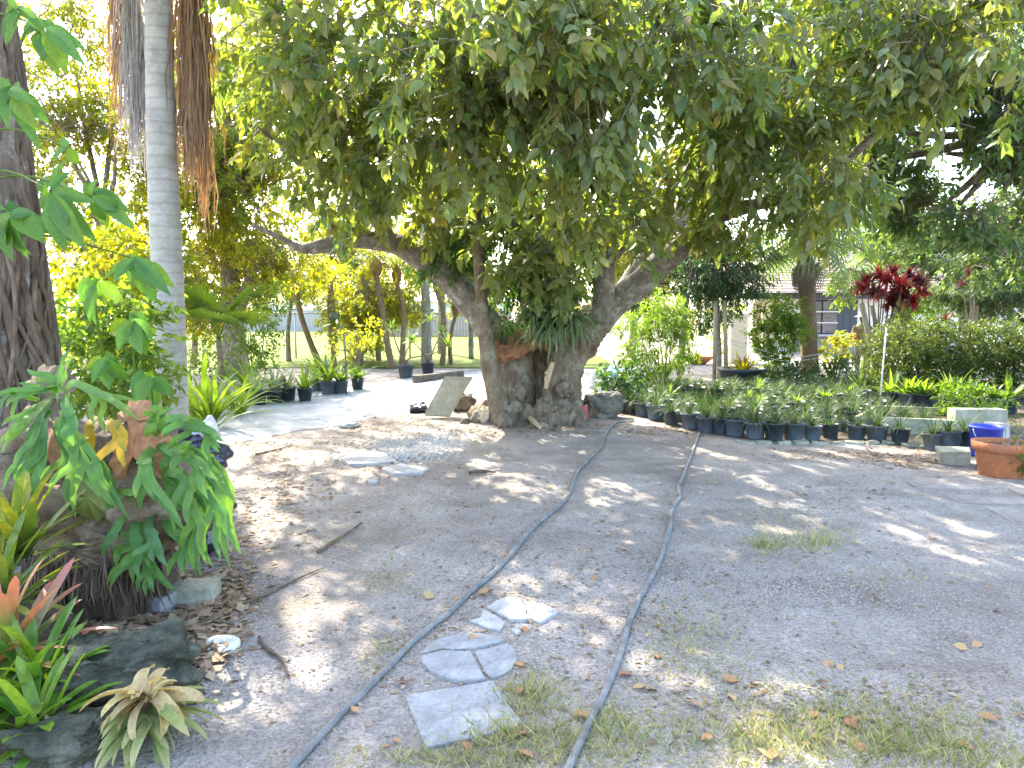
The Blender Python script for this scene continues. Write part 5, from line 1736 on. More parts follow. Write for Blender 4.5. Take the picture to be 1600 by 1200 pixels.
# ------------------------------------------------------------------ two long hoses
def hose(name, label, pxs, r):
    pts = [G(*p) for p in pxs]
    sp = smooth_path(pts, 10)
    out = []
    for i_, p in enumerate(sp):
        q_ = noise.noise((p.x * 2.2, p.y * 2.2, 9.1)) * .008
        out.append(Vector((p.x + q_, p.y, yard_z(p.x, p.y) + r * .85)))
    return tag(link(name, MB().tube(out, r, 10).mesh(name), M['hose']), label, 'hose')


hose('garden_hose', 'left grey hose running from the foreground to the tree foot', [(440, 1225), (490, 1168), (545, 1108), (600, 1053), (650, 1003), (700, 962), (745, 920), (790, 880), (830, 830), (872, 795), (893, 765), (900, 742), (920, 720), (938, 700), (945, 682), (957, 666), (972, 660), (990, 660)], .0145)
hose('garden_hose', 'right grey hose running straight back to the potted plants', [(880, 1225), (905, 1170), (935, 1105), (965, 1040), (985, 970), (1010, 920), (1030, 880), (1045, 835), (1050, 800), (1062, 780), (1060, 760), (1070, 740), (1082, 710), (1092, 680), (1100, 655), (1106, 625), (1108, 608)], .0145)

# ------------------------------------------------------------------ fences and far houses on the left
fy = 25.0
fx0, fx1 = P(-200, 500, fy).x, P(760, 500, fy).x
wf = thing('wire_fence', 'thin wire fence with metal posts and top rail before the lawn', 'fence', Vector((P(461, 500, fy).x, fy, 0)))
posts = [P(a, 500, fy).x for a in (-60, 110, 285, 461, 640, 755)]
for x_ in posts:
    link('post', MB().tube([Vector((x_, fy, -.1)), Vector((x_, fy, 1.56))], .03, 8).mesh('post'), M['metal'], wf, world=True)
link('top_rail', MB().tube([Vector((posts[0], fy - .035, 1.52)), Vector((posts[-1], fy - .035, 1.52))], .02, 8).mesh('top_rail'), M['metal'], wf, world=True)
mb = MB()
n_w = 0
x_ = posts[0]
while x_ < posts[-1]:
    for s in (-1, 1):
        xa = x_
        xb = x_ + s * 1.46
        if posts[0] <= xb <= posts[-1]:
            mb.strip([Vector((xa, fy + .02 + .004 * s, .05)), Vector((xb, fy + .02 + .004 * s, 1.5))], [.006, .006], (0, -1, 0), 0, 2)
    x_ += .16
link('wire_mesh', mb.mesh('wire_mesh'), M['metal'], wf, world=True)['kind'] = 'stuff'


def plank_fence(name, label, px0, px1, d, h, mat, w=.16, gap=.012):
    x0, x1 = P(px0, 500, d).x, P(px1, 500, d).x
    f_ = thing(name, label, 'fence', Vector(((x0 + x1) / 2, d, 0)))
    n_ = min(300, int((x1 - x0) / w))
    me_ = []
    for q_ in range(4):
        mb_ = MB().box((0, 0, h / 2), (w - gap, .025, h * (1 + .01 * (q_ - 1.5))))
        m_ = mb_.mesh('plank', False)
        m_.materials.append(M[mat])
        me_.append(m_)
    for i_ in range(n_):
        link('plank', me_[random.randrange(4)], None, f_, loc=(x0 + (i_ + .5) * w - (x0 + x1) / 2, random.uniform(-.008, .008), 0))
    for z_ in (.35, h - .3):
        link('rail', MB().box((0, .05, z_), (x1 - x0, .05, .09)).mesh('rail', False), M[mat], f_)
    return f_


plank_fence('plank_fence', 'grey weathered plank fence across the lawn on the left', 330, 520, 62, 1.8, 'fence_wood', .2)
plank_fence('plank_fence', 'brown plank fence across the lawn behind the slim palms', 600, 800, 48, 1.55, 'brown_fence', .2)


def far_house(label, px0, px1, d, wall_h, roof_h, wmat, rmat):
    x0, x1 = P(px0, 500, d).x, P(px1, 500, d).x
    cx_ = (x0 + x1) / 2
    h_ = thing('house', label, 'house', Vector((cx_, d, 0)))
    W_ = x1 - x0
    link('wall', MB().box((0, 4, wall_h / 2), (W_, 8, wall_h)).mesh('wall', False), M[wmat], h_)
    mb_ = MB()
    ov = .6
    v0 = [(-W_ / 2 - ov, -ov, wall_h), (W_ / 2 + ov, -ov, wall_h), (W_ / 2 + ov, 8 + ov, wall_h), (-W_ / 2 - ov, 8 + ov, wall_h), (-W_ / 2 + 3, 4, wall_h + roof_h), (W_ / 2 - 3, 4, wall_h + roof_h)]
    mb_.v = v0
    mb_.t = [0] * 6
    mb_.f4 = [(0, 1, 5, 4), (2, 3, 4, 5), (3, 2, 1, 0)]
    mb_.f3 = [(1, 2, 5), (3, 0, 4)]
    link('roof', mb_.mesh('roof', False), M[rmat], h_)
    for i_ in range(3):
        w_ = link('window', MB().box((-W_ / 2 + (i_ + .5) * W_ / 3, -.02, wall_h * .55), (1.5, .08, 1.2)).mesh('window', False), M['white_paint'], h_)
        link('pane', MB().box((-W_ / 2 + (i_ + .5) * W_ / 3, -.07, wall_h * .55), (1.3, .03, 1.0)).mesh('pane', False), M['glass'], w_)
    return h_


far_house('far white house with a pale tan roof above the grey plank fence', 395, 520, 78, 2.7, 2.4, 'white_paint', 'cream_wall')
far_house('far pale house with a bluish roof behind the brown plank fence', 640, 800, 66, 2.6, 1.4, 'white_paint', 'pale_blue')


# ------------------------------------------------------------------ slim palms on the left
def slim_palm(label, pxs, d, w, crown=.8, nfr=12, heads=True, mat='frond', bark='palm_trunk_brown', fl=1.1, group='slim palms by the wire fence'):
    base = G(pxs[0][0], pxs[0][1])
    base = Vector((P(pxs[0][0], 500, d).x, d, gz(P(pxs[0][0], 500, d).x, d)))
    p_ = thing('slim_palm', label, 'palm', base, group)
    pts = [base - Vector((0, 0, .05))] + [P(a, b, d) for a, b in pxs[1:]]
    sp = smooth_path(pts, 6)
    r_ = .5 * w * d / F
    link('trunk', MB().tube(sp, resample([r_ * 1.25, r_, r_ * .9, r_], len(sp)), 10, wob=.12, wsc=12).mesh('trunk'), M[bark], p_, world=True)
    top = sp[-1]
    if heads:
        mb_ = MB()
        mb_.lathe([(r_ * .9, -.05), (r_ * 1.7, .06), (r_ * 2.1, .20), (r_ * 1.5, .34), (r_ * .5, .44)], 12, top)
        link('boot', remeshed(mb_, 'boot', .03, [(.05, 9)], 0) if False else mb_.mesh('boot'), M['boot'], p_, world=True)
    fm = [pinnate(fl, 26, .30 * fl, .018, 1.6, 1.0), pinnate(fl, 26, .30 * fl, .018, 2.4, .5), pinnate(fl * .9, 24, .28 * fl, .018, 2.6, -.1)]
    for m_ in fm:
        m_.materials.append(M[mat])
    for i_ in range(nfr):
        o_ = link('frond', fm[i_ % 3], None, p_, loc=top + Vector((0, 0, .36 if heads else .1)) - base)
        o_.rotation_euler = (0, 0, i_ * 2.4 + random.uniform(-.3, .3))
    return p_


slim_palm('leftmost slim palm, its bent trunk leaning left over the lawn', [(500, 570), (487, 540), (474, 505), (466, 475), (462, 452)], 21.0, 9)
slim_palm('straight slim palm with shaggy brown head, second from the left', [(612, 576), (604, 530), (597, 485), (591, 450), (588, 430)], 20.0, 9)
slim_palm('slim palm with two dry fronds just left of the grey palm trunk', [(626, 576), (630, 530), (630, 485), (623, 455), (620, 440)], 20.4, 8, nfr=14)
slim_palm('slim palm right of the grey palm trunk, thin dark stem', [(690, 572), (694, 530), (693, 490), (684, 460), (678, 440)], 21.0, 7)
slim_palm('short slim palm leaning right behind the leaning board', [(704, 572), (703, 540), (706, 515), (712, 492)], 21.4, 6, nfr=9, fl=.7)
gp = slim_palm('smooth grey palm trunk among the slim brown palms', [(666, 574), (666, 520), (665, 460), (664, 400), (664, 330)], 22.0, 15, heads=False, bark='palm_bark', fl=1.8)
sg = slim_palm('feathery bright palm left of the fern-covered trunk', [(560, 580), (558, 570), (556, 560)], 22.5, 6, nfr=16, fl=1.6, heads=False)

# trunk with hanging fern in the middle of the left side
ft = thing('fern_trunk', 'thin trunk carrying a clump of ferns and a pale gourd-like shield', 'tree', G(522, 582))
fd = G(522, 582).y
sp, rr = limb_path([(521, 585, fd, 10), (522, 555, fd, 8), (519, 520, fd, 13), (517, 480, fd, 12), (516, 440, fd, 8)], 6)
link('trunk', MB().tube(sp, rr, 9, wob=.25, wsc=6).mesh('trunk'), M['palm_trunk_brown'], ft, world=True)
for (a, b, n_, L_, m_) in ((525, 505, 46, .5, 'strap'), (530, 525, 40, .45, 'strap'), (515, 480, 24, .35, 'silver')):
    me_ = strap_clump(n_, L_, .03, (-.6, .9), (.8, 2.2), 'fern_clump', .08)
    link('fern_clump', me_, M[m_], ft, loc=P(a, b, fd - .1) - Vector(ft.location))
mb = MB()
ball(mb, P(522, 494, fd - .15), (.11, .09, .11))
link('shield_frond', mb.mesh('shield_frond'), M['silver'], ft, world=True)
dd = leafy([lobe(520, 440, fd, (.5, .5, .4)), lobe(540, 465, fd, (.3, .3, .3))], 110, 10, .1, .5, (1.0, -.2), .3, .2)
link('crown', cloud('crown', LEAF4, **take(dd, np.ones(len(dd['pos']), bool))), M['gold_leaf'], ft, world=True)['kind'] = 'stuff'

# fan palm, big strap-leaf clump
fpb = G(345, 612)
fp = thing('fan_palm', 'low fan palm with bright split leaves left of the potted plants', 'palm', fpb)
fm = fan_leaf(.62, 26, .7)
link('trunk', MB().tube([fpb + Vector((0, 0, -.03)), fpb + Vector((.02, 0, .5)), fpb + Vector((0, 0, 1.0))], [.07, .06, .05], 9, wob=.2, wsc=9).mesh('trunk'), M['palm_trunk_brown'], fp, world=True)
for i_ in range(11):
    o_ = link('fan_leaf', fm, M['fan'], fp, loc=(0, 0, 1.0))
    o_.rotation_euler = (random.uniform(.1, .9), random.uniform(-.3, .3), i_ * 2.4)


def clump_thing(name, label, base, n, L, W, mat, cat, elev=(.6, 1.45), droop=(.5, 1.4), part='leaf'):
    r_ = thing(name, label, cat, base)
    var_ = []
    for i_ in range(6):
        m_ = strap_mesh(1.0, W / L, elev[0] + (elev[1] - elev[0]) * i_ / 5, random.uniform(*droop), .14, 9, .6, random.uniform(-.12, .12))
        m_.materials.append(M[mat])
        var_.append(m_)
    for i_ in range(n):
        o_ = link(part, var_[i_ % 6], None, r_, loc=(random.uniform(-.1, .1), random.uniform(-.1, .1), 0))
        s_ = L * random.uniform(.7, 1.15)
        o_.scale = (s_, s_, s_)
        o_.rotation_euler = (random.uniform(-.1, .1), random.uniform(-.1, .1), i_ * 2.4 + random.uniform(-.4, .4))
    return r_


clump_thing('strap_plant', 'big clump of wide yellow-green strap leaves beside the grey palm', G(322, 672), 46, .95, .065, 'strap_one', 'plant')
clump_thing('strap_plant', 'second clump of long strap leaves overhanging the ground cloth', G(375, 648), 40, .85, .045, 'strap_one', 'plant', (.4, 1.3))
clump_thing('strap_plant', 'low strap-leaf clump behind the grey palm trunk', G(285, 650), 34, .8, .05, 'strap_one', 'plant', (.5, 1.4))


# ------------------------------------------------------------------ pots and potted plants
def pot_mesh(r, h, rim=.012, name='pot'):
    return MB().lathe([(.001, .004), (r * .74, 0), (r * .76, .01), (r * .96, h * .9), (r * .97, h * .9), (r, h * .9), (r + rim * .3, h), (r - rim * .5, h), (r - rim, h * .86), (.001, h * .84)], 20).mesh(name)


def soil_mesh(r, h):
    mb_ = MB().lathe([(.001, h * .885), (r * .5, h * .89), (r * .90, h * .875)], 16)
    for i_ in range(len(mb_.v)):
        x_, y_, z_ = mb_.v[i_]
        mb_.v[i_] = (x_, y_, z_ + .008 * noise.noise((x_ * 30, y_ * 30, 1)))
    return mb_.mesh('soil')


PR, PH = .115, .20
pm = [pot_mesh(PR, PH), pot_mesh(PR * 1.05, PH * .95)]
pm[0].materials.append(M['pot'])
pm[1].materials.append(M['pot_dusty'])
sm = soil_mesh(PR, PH)
sm.materials.append(M['soil'])
FOL = {}
for nm, args in dict(
        grass=[(56, .42, .010, (.3, 1.35), (1.4, 3.2)), (64, .38, .009, (.2, 1.35), (1.4, 3.4)), (48, .46, .011, (.3, 1.3), (1.2, 3.0)), (60, .34, .010, (.1, 1.3), (1.4, 3.4))],
        strap=[(22, .50, .035, (.5, 1.4), (.5, 1.4)), (26, .45, .03, (.5, 1.4), (.5, 1.6)), (18, .55, .04, (.6, 1.4), (.3, 1.0))],
        silver=[(30, .32, .022, (.1, 1.3), (.2, 1.0)), (26, .30, .02, (.1, 1.2), (.3, 1.2))],
        brom=[(24, .36, .042, (.3, 1.4), (.4, 1.2)), (28, .33, .038, (.3, 1.3), (.5, 1.3))]).items():
    FOL[nm] = []
    for a_ in args:
        m_ = strap_clump(a_[0], a_[1], a_[2], a_[3], a_[4], 'foliage')
        m_.materials.append(M[{'grass': 'grassy', 'strap': 'strap', 'silver': 'silver', 'brom': 'green_leaf'}[nm]])
        FOL[nm].append(m_)


def potted(label, base, kind='grass', s=1.0, dusty=0, group=None, tilt=(0, 0), cat='potted plant', fs=1.0):
    r_ = thing('potted_plant', label, cat, Vector(base) + Vector((0, 0, .002)), group)
    r_.rotation_euler = (tilt[0], tilt[1], random.uniform(0, 6.28))
    r_.scale = (s, s, s)
    link('pot', pm[dusty], None, r_)
    link('soil', sm, None, r_)
    if kind:
        o_ = link('foliage', random.choice(FOL[kind]), None, r_, loc=(0, 0, PH * .86))
        f_ = random.uniform(.85, 1.15) * fs
        o_.scale = (f_, f_, f_)
    return r_


left_pots = [(391, 627, 'strap', 'half-hidden potted plant at the left end of the ground cloth row', 1.0), (405, 633, 'silver', 'potted plant with silvery leaves nearest the left of the row', 1.05), (429, 630, 'silver', 'potted plant with pale leaves, second dark pot of the left row', 1.1),
             (450, 627, 'silver', 'potted plant with grey-green leaves left of the tall pot', 1.1), (477, 627, 'strap', 'tall narrow black pot with spiky upright leaves', 1.0), (496, 611, 'strap', 'potted plant set back between the tall pot and the pair', 1.0),
             (513, 616, 'strap', 'left pot of the touching pair with yellowish leaves', 1.15), (532, 615, 'brom', 'right pot of the touching pair beside the thin stake', 1.1), (559, 609, 'brom', 'single small black pot standing alone right of the stake', 1.0)]
for (a, b, kd, lab, s_) in left_pots:
    potted(lab, G(a, b), kd, s_ * 1.12, random.random() < .3, 'pots along the ground cloth', fs=1.45)
potted('black pot with a twisted bare-stemmed plant under the slim palms', G(634, 590), None, 1.6, 1, 'pots along the ground cloth')
tp = potted('tilted black pot with a leggy plant near the grey palm', G(669, 586), None, 1.45, 0, 'pots along the ground cloth', (.0, -.12))
# leggy plants in these two pots
def leggy(label, base, stems):
    r_ = thing('leggy_plant', label, 'plant', base)
    for st_ in stems:
        pts_ = [Vector(base)] + [P(*q) for q in st_]
        link('stem', MB().tube(smooth_path(pts_, 5), resample([.022, .016, .010], (len(pts_) - 1) * 5 + 1), 6).mesh('stem'), M['palm_trunk_brown'], r_, world=True)
        me_ = strap_clump(26, .34, .035, (-.3, 1.4), (.2, 1.2), 'leaf_head', .02)
        link('leaf_head', me_, M['green_leaf'], r_, loc=pts_[-1] - Vector(base))
    return r_


b1 = G(634, 590) + Vector((0, 0, .27))
leggy('leggy plant with long curved stems in the black pot', b1, [[(640, 560, 17.3), (675, 553, 17.3), (700, 540, 17.3)], [(622, 545, 17.4), (612, 515, 17.4)], [(633, 555, 17.3), (645, 530, 17.3)]])
b2 = G(669, 586) + Vector((0, 0, .24))
leggy('leggy plant rising from the tilted black pot', b2, [[(660, 550, 17.9), (645, 535, 17.9)], [(678, 545, 17.9), (690, 520, 17.9)], [(668, 530, 17.9), (672, 500, 17.9)]])
stk = G(541, 617)
tag(link('garden_stake', MB().tube([stk + Vector((0, 0, -.05)), stk + Vector((.01, 0, .5)), stk + Vector((-.02, 0, 1.15))], .016, 8).mesh('garden_stake'), M['timber']), 'thin dark stake beside the touching pair of pots', 'stake')
stk = G(560, 606)
bon = thing('bare_shrub', 'small crooked bare-stemmed shrub behind the lone small pot', 'shrub', stk)
d_ = stk.y
for st_ in ([(558, 606), (556, 575), (550, 556), (542, 545)], [(557, 575), (562, 550), (560, 530)]):
    link('stem', MB().tube(smooth_path([P(a, b, d_) for a, b in st_], 5), resample([.05, .035, .015], (len(st_) - 1) * 5 + 1), 7, wob=.3, wsc=8).mesh('stem'), M['palm_trunk_brown'], bon, world=True)
dd = leafy([lobe(545, 535, d_, (.35, .3, .2)), lobe(565, 520, d_, (.35, .3, .25))], 70, 9, .09, .5, (1, -.3), .2, .15)
link('foliage', cloud('foliage', LEAF4, **take(dd, np.ones(len(dd['pos']), bool))), M['gold_leaf'], bon, world=True)['kind'] = 'stuff'

# leaning board, stump, black bag, beam
bpz = G(683, 652)
mb = MB()
d0 = bpz.y
q4 = [P(663, 648, d0 - .1), P(702, 650, d0 - .1), P(738, 589, d0 + .12), P(695, 588, d0 + .12)]
n_ = (q4[1] - q4[0]).cross(q4[3] - q4[0]).normalized() * .06
for p_ in q4:
    mb.v.append(tuple(p_))
for p_ in q4:
    mb.v.append(tuple(p_ - n_))
mb.t = [0] * 8
mb.f4 = [(0, 1, 2, 3), (7, 6, 5, 4), (0, 4, 5, 1), (1, 5, 6, 2), (2, 6, 7, 3), (3, 7, 4, 0)]
tag(link('leaning_board', mb.mesh('leaning_board', False), M['board']), 'thick pale wooden board leaning at an angle left of the big tree', 'board')
rock('tree_stump', 'dark rotten stump behind the leaning board', G(724, 642), (.20, .16, .15), 'timber', 'stump', cut=.15)
mb = MB()
bq = G(655, 645)
ball(mb, bq + Vector((0, 0, .07)), (.14, .11, .085))
ball(mb, bq + Vector((-.08, -.02, .05)), (.08, .08, .06))
tag(link('black_bag', remeshed(mb, 'black_bag', .018, [(.05, 9), (.03, 22)], 0), M['bag']), 'small crumpled black bag lying at the foot of the leaning board', 'bag')
a_, b_ = G(648, 600), G(722, 590)
mb = MB()
dr = (b_ - a_)
R_ = Matrix.Rotation(math.atan2(dr.y, dr.x), 3, 'Z')
mb.box((a_ + b_) / 2 + Vector((0, 0, .09)), (dr.length, .12, .16), R_, jit=.006)
tag(link('timber_beam', mb.mesh('timber_beam', False), M['timber']), 'dark square timber lying on the ground cloth', 'beam')
# things right of the trunk
rcn = G(912, 656)
mb = MB().lathe([(.001, 0), (.07, 0), (.075, .01), (.075, .19), (.07, .20), (.06, .19), (.001, .185)], 16)
tag(link('red_can', mb.mesh('red_can'), M['red_can'], loc=rcn, rot=(0, -.12, 0)), 'faded red can standing at the right foot of the hollow trunk', 'can')
w0 = G(947, 652)
tag(link('pale_pipe', MB().tube([w0 + Vector((0, 0, 0)), w0 + Vector((-.03, .05, .2)), w0 + Vector((-.10, .10, .42))], .022, 9).mesh('pale_pipe'), M['pvc']), 'short pale pipe leaning on the grey boulder', 'pipe')
w0, w1 = G(822, 656), G(845, 672)
tag(link('wood_piece', MB().tube([w0 + Vector((0, 0, .05)), w0.lerp(w1, .5) + Vector((0, 0, .045)), w1 + Vector((0, 0, .03))], [.035, .04, .03], 7, wob=.3, wsc=9).mesh('wood_piece', False), M['pale_bark']), 'short tan piece of wood lying before the trunk', 'wood')
tpb = G(985, 612)
mb = MB()
ball(mb, tpb + Vector((-.22, -.1, .22)), (.3, .2, .26))
tag(link('blue_tarp', remeshed(mb, 'blue_tarp', .03, [(.12, (4, 4, 5)), (.06, 11)], 0), M['blue_tarp']), 'crumpled blue tarpaulin showing behind the dark leafy plant', 'tarp')
mb = MB()
ball(mb, tpb + Vector((-.52, .1, .18)), (.24, .2, .24))
tag(link('grey_tarp', remeshed(mb, 'grey_tarp', .03, [(.12, (4, 4, 5)), (.06, 11)], 0), M['grey_tarp']), 'crumpled grey sheet left of the blue tarpaulin', 'tarp')

# staghorn clump hanging on the big tree
sc0 = P(860, 520, 10.15)
tf_ = thing('tree_fern_clump', 'drooping strap-leaved staghorn clump hanging on the big tree trunk', 'fern', sc0)
for (a, b, n_, L_) in ((838, 490, 54, .50), (868, 496, 64, .62), (884, 512, 60, .68), (855, 510, 50, .58), (894, 495, 40, .5), (828, 500, 36, .38), (880, 480, 40, .5), (850, 480, 40, .45)):
    me_ = strap_clump(n_, L_, .042, (-.6, .8), (1.2, 2.6), 'frond_cluster', .12)
    link('frond_cluster', me_, M['trunk_fern'], tf_, loc=P(a, b, 9.95) - sc0)
mb = MB()
for (a, b, r_) in ((852, 498, 20), (880, 508, 22), (868, 520, 18)):
    ball(mb, P(a, b, 10.2), (r_ * 10.2 / F,) * 3)
link('root_mass', remeshed(mb, 'root_mass', .03, [(.06, 8)], 0), M['papery'], tf_, world=True)

# ------------------------------------------------------------------ beds of potted grass on the right
front = [(972, 645), (988, 648), (1006, 652), (1027, 658), (1052, 665), (1082, 672), (1108, 677), (1131, 680), (1153, 683), (1184, 687), (1214, 690), (1245, 690), (1274, 690), (1303, 688), (1343, 689), (1377, 692), (1413, 697), (1466, 705), (1491, 705), (1513, 703)]
ords = ['first', 'second', 'third', 'fourth', 'fifth', 'sixth', 'seventh', 'eighth', 'ninth', 'tenth', 'eleventh', 'twelfth', 'thirteenth', 'fourteenth', 'fifteenth', 'sixteenth', 'seventeenth', 'eighteenth', 'nineteenth', 'twentieth']
FP = []
for i_, (a, b) in enumerate(front):
    p_ = G(a, b)
    p_.y += .1
    FP.append(p_)
    potted('potted grass in the front row, %s pot from the big tree' % ords[i_], on(p_.x, p_.y), 'grass', random.uniform(.92, 1.12), i_ % 3 != 1, 'front row of potted grass', (random.uniform(-.07, .07), random.uniform(-.07, .07)), fs=random.uniform(.75, 1.1))

# dark mulch of the planting bed
poly = [(q_.x, q_.y - .16) for q_ in FP] + [(6.9, 8.4), (10.5, 8.6), (10.5, 15.6), (2.0, 15.6), (1.7, 12.5)]


def inside(x_, y_, pl_):
    r_ = False
    for a_ in range(len(pl_)):
        (x1_, y1_), (x2_, y2_) = pl_[a_ - 1], pl_[a_]
        if (y1_ > y_) != (y2_ > y_) and x_ < (x2_ - x1_) * (y_ - y1_) / (y2_ - y1_) + x1_:
            r_ = not r_
    return r_


bx_, by_ = np.arange(1.0, 10.6, .12), np.arange(7.6, 15.7, .12)
V, Fc = sheet(bx_, by_, lambda x_, y_: gz(x_, y_) + .008 + .02 * max(0, noise.noise((x_ * 3, y_ * 3, 8))))
keep = np.array([inside(V[f_].mean(0)[0] + .04 * noise.noise((V[f_[0]][0] * 4, V[f_[0]][1] * 4, 0)), V[f_].mean(0)[1], poly) for f_ in Fc[0]])
tag(link('planting_bed', new_mesh('planting_bed', V, [Fc[0][keep]]), M['mulch']), 'dark mulch of the planting bed on the right', kind='structure')
row = 0
yy = 8.9
while yy < 14.9 and row < 19:
    row += 1
    xx, n_ = 1.2, 0
    while xx < P(1330, 600, yy).x and n_ < 19:
        xx += random.uniform(.30, .40)
        x_, y_ = xx + (row % 2) * .15, yy + random.uniform(-.06, .06)
        if not inside(x_, y_ - .22, poly) or random.random() < .10 or abs(x_ - P(1106, 600, y_).x) < .12 or min((Vector((x_, y_, 0)) - Vector((q_.x, q_.y, 0))).length for q_ in FP) < .30:
            continue
        n_ += 1
        potted('potted plant, %s bed row from the front, %s from the big tree' % (ords[row - 1], ords[n_ - 1]), on(x_, y_), random.choice(['grass'] * 11 + ['brom']), random.uniform(.75, 1.05), int(random.random() < .4),
               'potted plants behind the front row', (random.uniform(-.08, .08), random.uniform(-.08, .08)), fs=random.uniform(.62, .95))
    yy += .37
# edging stones along the front row
for i_ in range(11):
    a_ = 1168 + i_ * 28
    y0 = 694 + (i_ > 8) * 4 + (i_ > 9) * 3
    p_ = G(a_, y0)
    mb = MB().box((0, random.uniform(-.03, .03), .008), (random.uniform(.14, .2), .10, .05), jit=.016)
    tag(link('edging_stone', mb.mesh('edging_stone', False), M['mossy_concrete'], loc=p_, rot=(random.uniform(-.06, .06), random.uniform(-.06, .06), random.uniform(-.25, .25))), 'flat edging stone below the front row, %s from the left' % ords[i_], 'edging stone', 'edging stones')
# timber framed bed
tb = thing('timber_bed', 'low raised bed framed in weathered timbers behind the front pots', 'raised bed', on(4.9, 9.9))
cor = [G(1338, 676), G(1532, 682), G(1545, 664), G(1372, 656)]
ht = .20
for i_ in range(4):
    a_, b_ = cor[i_], cor[(i_ + 1) % 4]
    dr = b_ - a_
    mb = MB().box(((a_ + b_) / 2) + Vector((0, 0, ht / 2)), (dr.length + .06 * (i_ % 2), .06, ht + .01 * i_), Matrix.Rotation(math.atan2(dr.y, dr.x), 3, 'Z'), jit=.008)
    link('timber', mb.mesh('timber', False), M['mossy_concrete' if i_ == 0 else 'board'], tb, world=True)
cen = sum(cor, Vector()) / 4
mb = MB().prism([((p_.x - cen.x) * .97, (p_.y - cen.y) * .95) for p_ in cor], 0, ht - .05)
link('soil', mb.mesh('soil', False), M['soil'], tb, loc=Vector((cen.x, cen.y, cen.z)) - Vector(tb.location))
for i_ in range(16):
    s_, t_ = random.uniform(.06, .94), random.uniform(.15, .85)
    p_ = cor[0].lerp(cor[1], s_).lerp(cor[3].lerp(cor[2], s_), t_)
    o_ = link('grass_tuft', random.choice(FOL['grass']), None, tb, loc=Vector((p_.x, p_.y, cen.z + ht - .05)) - Vector(tb.location), scale=random.uniform(.6, .9))
    o_.rotation_euler = (0, 0, random.uniform(0, 6))
# pots under the hedge
hp = [(1392, 636), (1418, 638), (1440, 640), (1462, 641), (1486, 643), (1508, 645), (1530, 646), (1552, 647), (1575, 646)]
for i_, (a, b) in enumerate(hp):
    p_ = G(a, b)
    potted('potted bromeliad at the foot of the hedge, %s from the white pole' % ords[i_], p_, 'brom', 1.25, i_ % 2, 'potted bromeliads below the hedge', fs=1.1)

# blocks, bucket and terracotta pot at the right edge
bl = G(1568, 690)
mb = MB().box((0, 0, .16), (.62, .20, .32), jit=.006)
tag(link('concrete_wall', mb.mesh('concrete_wall', False), M['mossy_concrete'], loc=on(bl.x + .02, bl.y + .55), rot=(0, 0, -.06)), 'pale concrete block wall behind the blue bucket', 'wall')
mb = MB().box((0, 0, .10), (.16, .2, .2), jit=.012)
tag(link('stone_block', mb.mesh('stone_block', False), M['concrete'], loc=on(bl.x + .06, bl.y + .22), rot=(0, 0, .2)), 'small grey block in front of the concrete block wall', 'block')
ck = G(1500, 728)
mb = MB().box((0, 0, .085), (.28, .2, .15), Matrix.Rotation(.12, 3, 'X') @ Matrix.Rotation(-.35, 3, 'Z'), jit=.02)
tag(link('concrete_chunk', mb.mesh('concrete_chunk', False), M['mossy_concrete'], loc=ck + Vector((0, .12, -.01))), 'broken concrete block lying before the blue bucket', 'block')
rock('dark_stone', 'small dark stone between the broken block and the terracotta pot', G(1536, 732), (.06, .06, .07), 'grey_rock')
bk = G(1548, 716)
buck = thing('bucket', 'bright blue plastic bucket behind the terracotta pot', 'bucket', on(bk.x, bk.y + .1))
link('bucket_body', MB().lathe([(.001, .004), (.125, 0), (.13, .01), (.155, .30), (.165, .30), (.165, .325), (.15, .325), (.14, .30), (.12, .02), (.001, .02)], 24).mesh('bucket_body'), M['bucket'], buck)
link('handle', MB().tube([Vector((.17 * math.cos(a_), -.05 - .12 * math.sin(a_) * .6, .30 - .20 * math.sin(a_))) for a_ in np.linspace(0, math.pi, 14)], .005, 6).mesh('handle'), M['metal'], buck)
tc = G(1582, 750)
ter = thing('terracotta_pot', 'large terracotta pot cut by the right edge', 'pot', on(tc.x, tc.y + .17))
link('pot', MB().lathe([(.001, .004), (.165, 0), (.175, .01), (.215, .235), (.222, .245), (.242, .245), (.25, .325), (.23, .33), (.218, .31), (.205, .27), (.001, .27)], 32).mesh('pot'), M['terracotta'], ter)
link('soil', MB().lathe([(.001, .295), (.212, .285)], 20).mesh('soil'), M['soil'], ter)
shrub('potted_fern', 'feathery plant spilling from the terracotta pot', Vector(ter.location) + Vector((.08, 0, .28)), [(tuple(Vector(ter.location) + Vector((.16, -.18, .25))), (.12, .1, .1)), (tuple(Vector(ter.location) + Vector((.16, 0, .38))), (.12, .12, .08))], 60, 12, .05, 'green_leaf', 4, .35, tl=.12)
shrub('leafy_plant', 'soft green plant on the block wall at the right edge', on(bl.x + .42, bl.y + 1.1), [((bl.x + .42, bl.y + 1.1, .42), (.28, .22, .2)), ((bl.x + .2, bl.y + 1.2, .34), (.2, .2, .16))], 110, 12, .07, 'green_leaf', 5, .4)

# ------------------------------------------------------------------ the house on the right
HD = 29.0
hx0, hx1 = P(1160, 500, HD).x, P(1640, 500, HD).x
hb = Vector(((hx0 + hx1) / 2, HD, 0))
house = thing('house', 'white-walled house with brown shingle roof and dark window', 'house', hb)
W_ = hx1 - hx0
EH = 2.15
link('wall', MB().box((0, 4.0, EH / 2), (W_ - .9, 8.0, EH)).mesh('wall', False), M['white_paint'], house)
xl = -W_ / 2
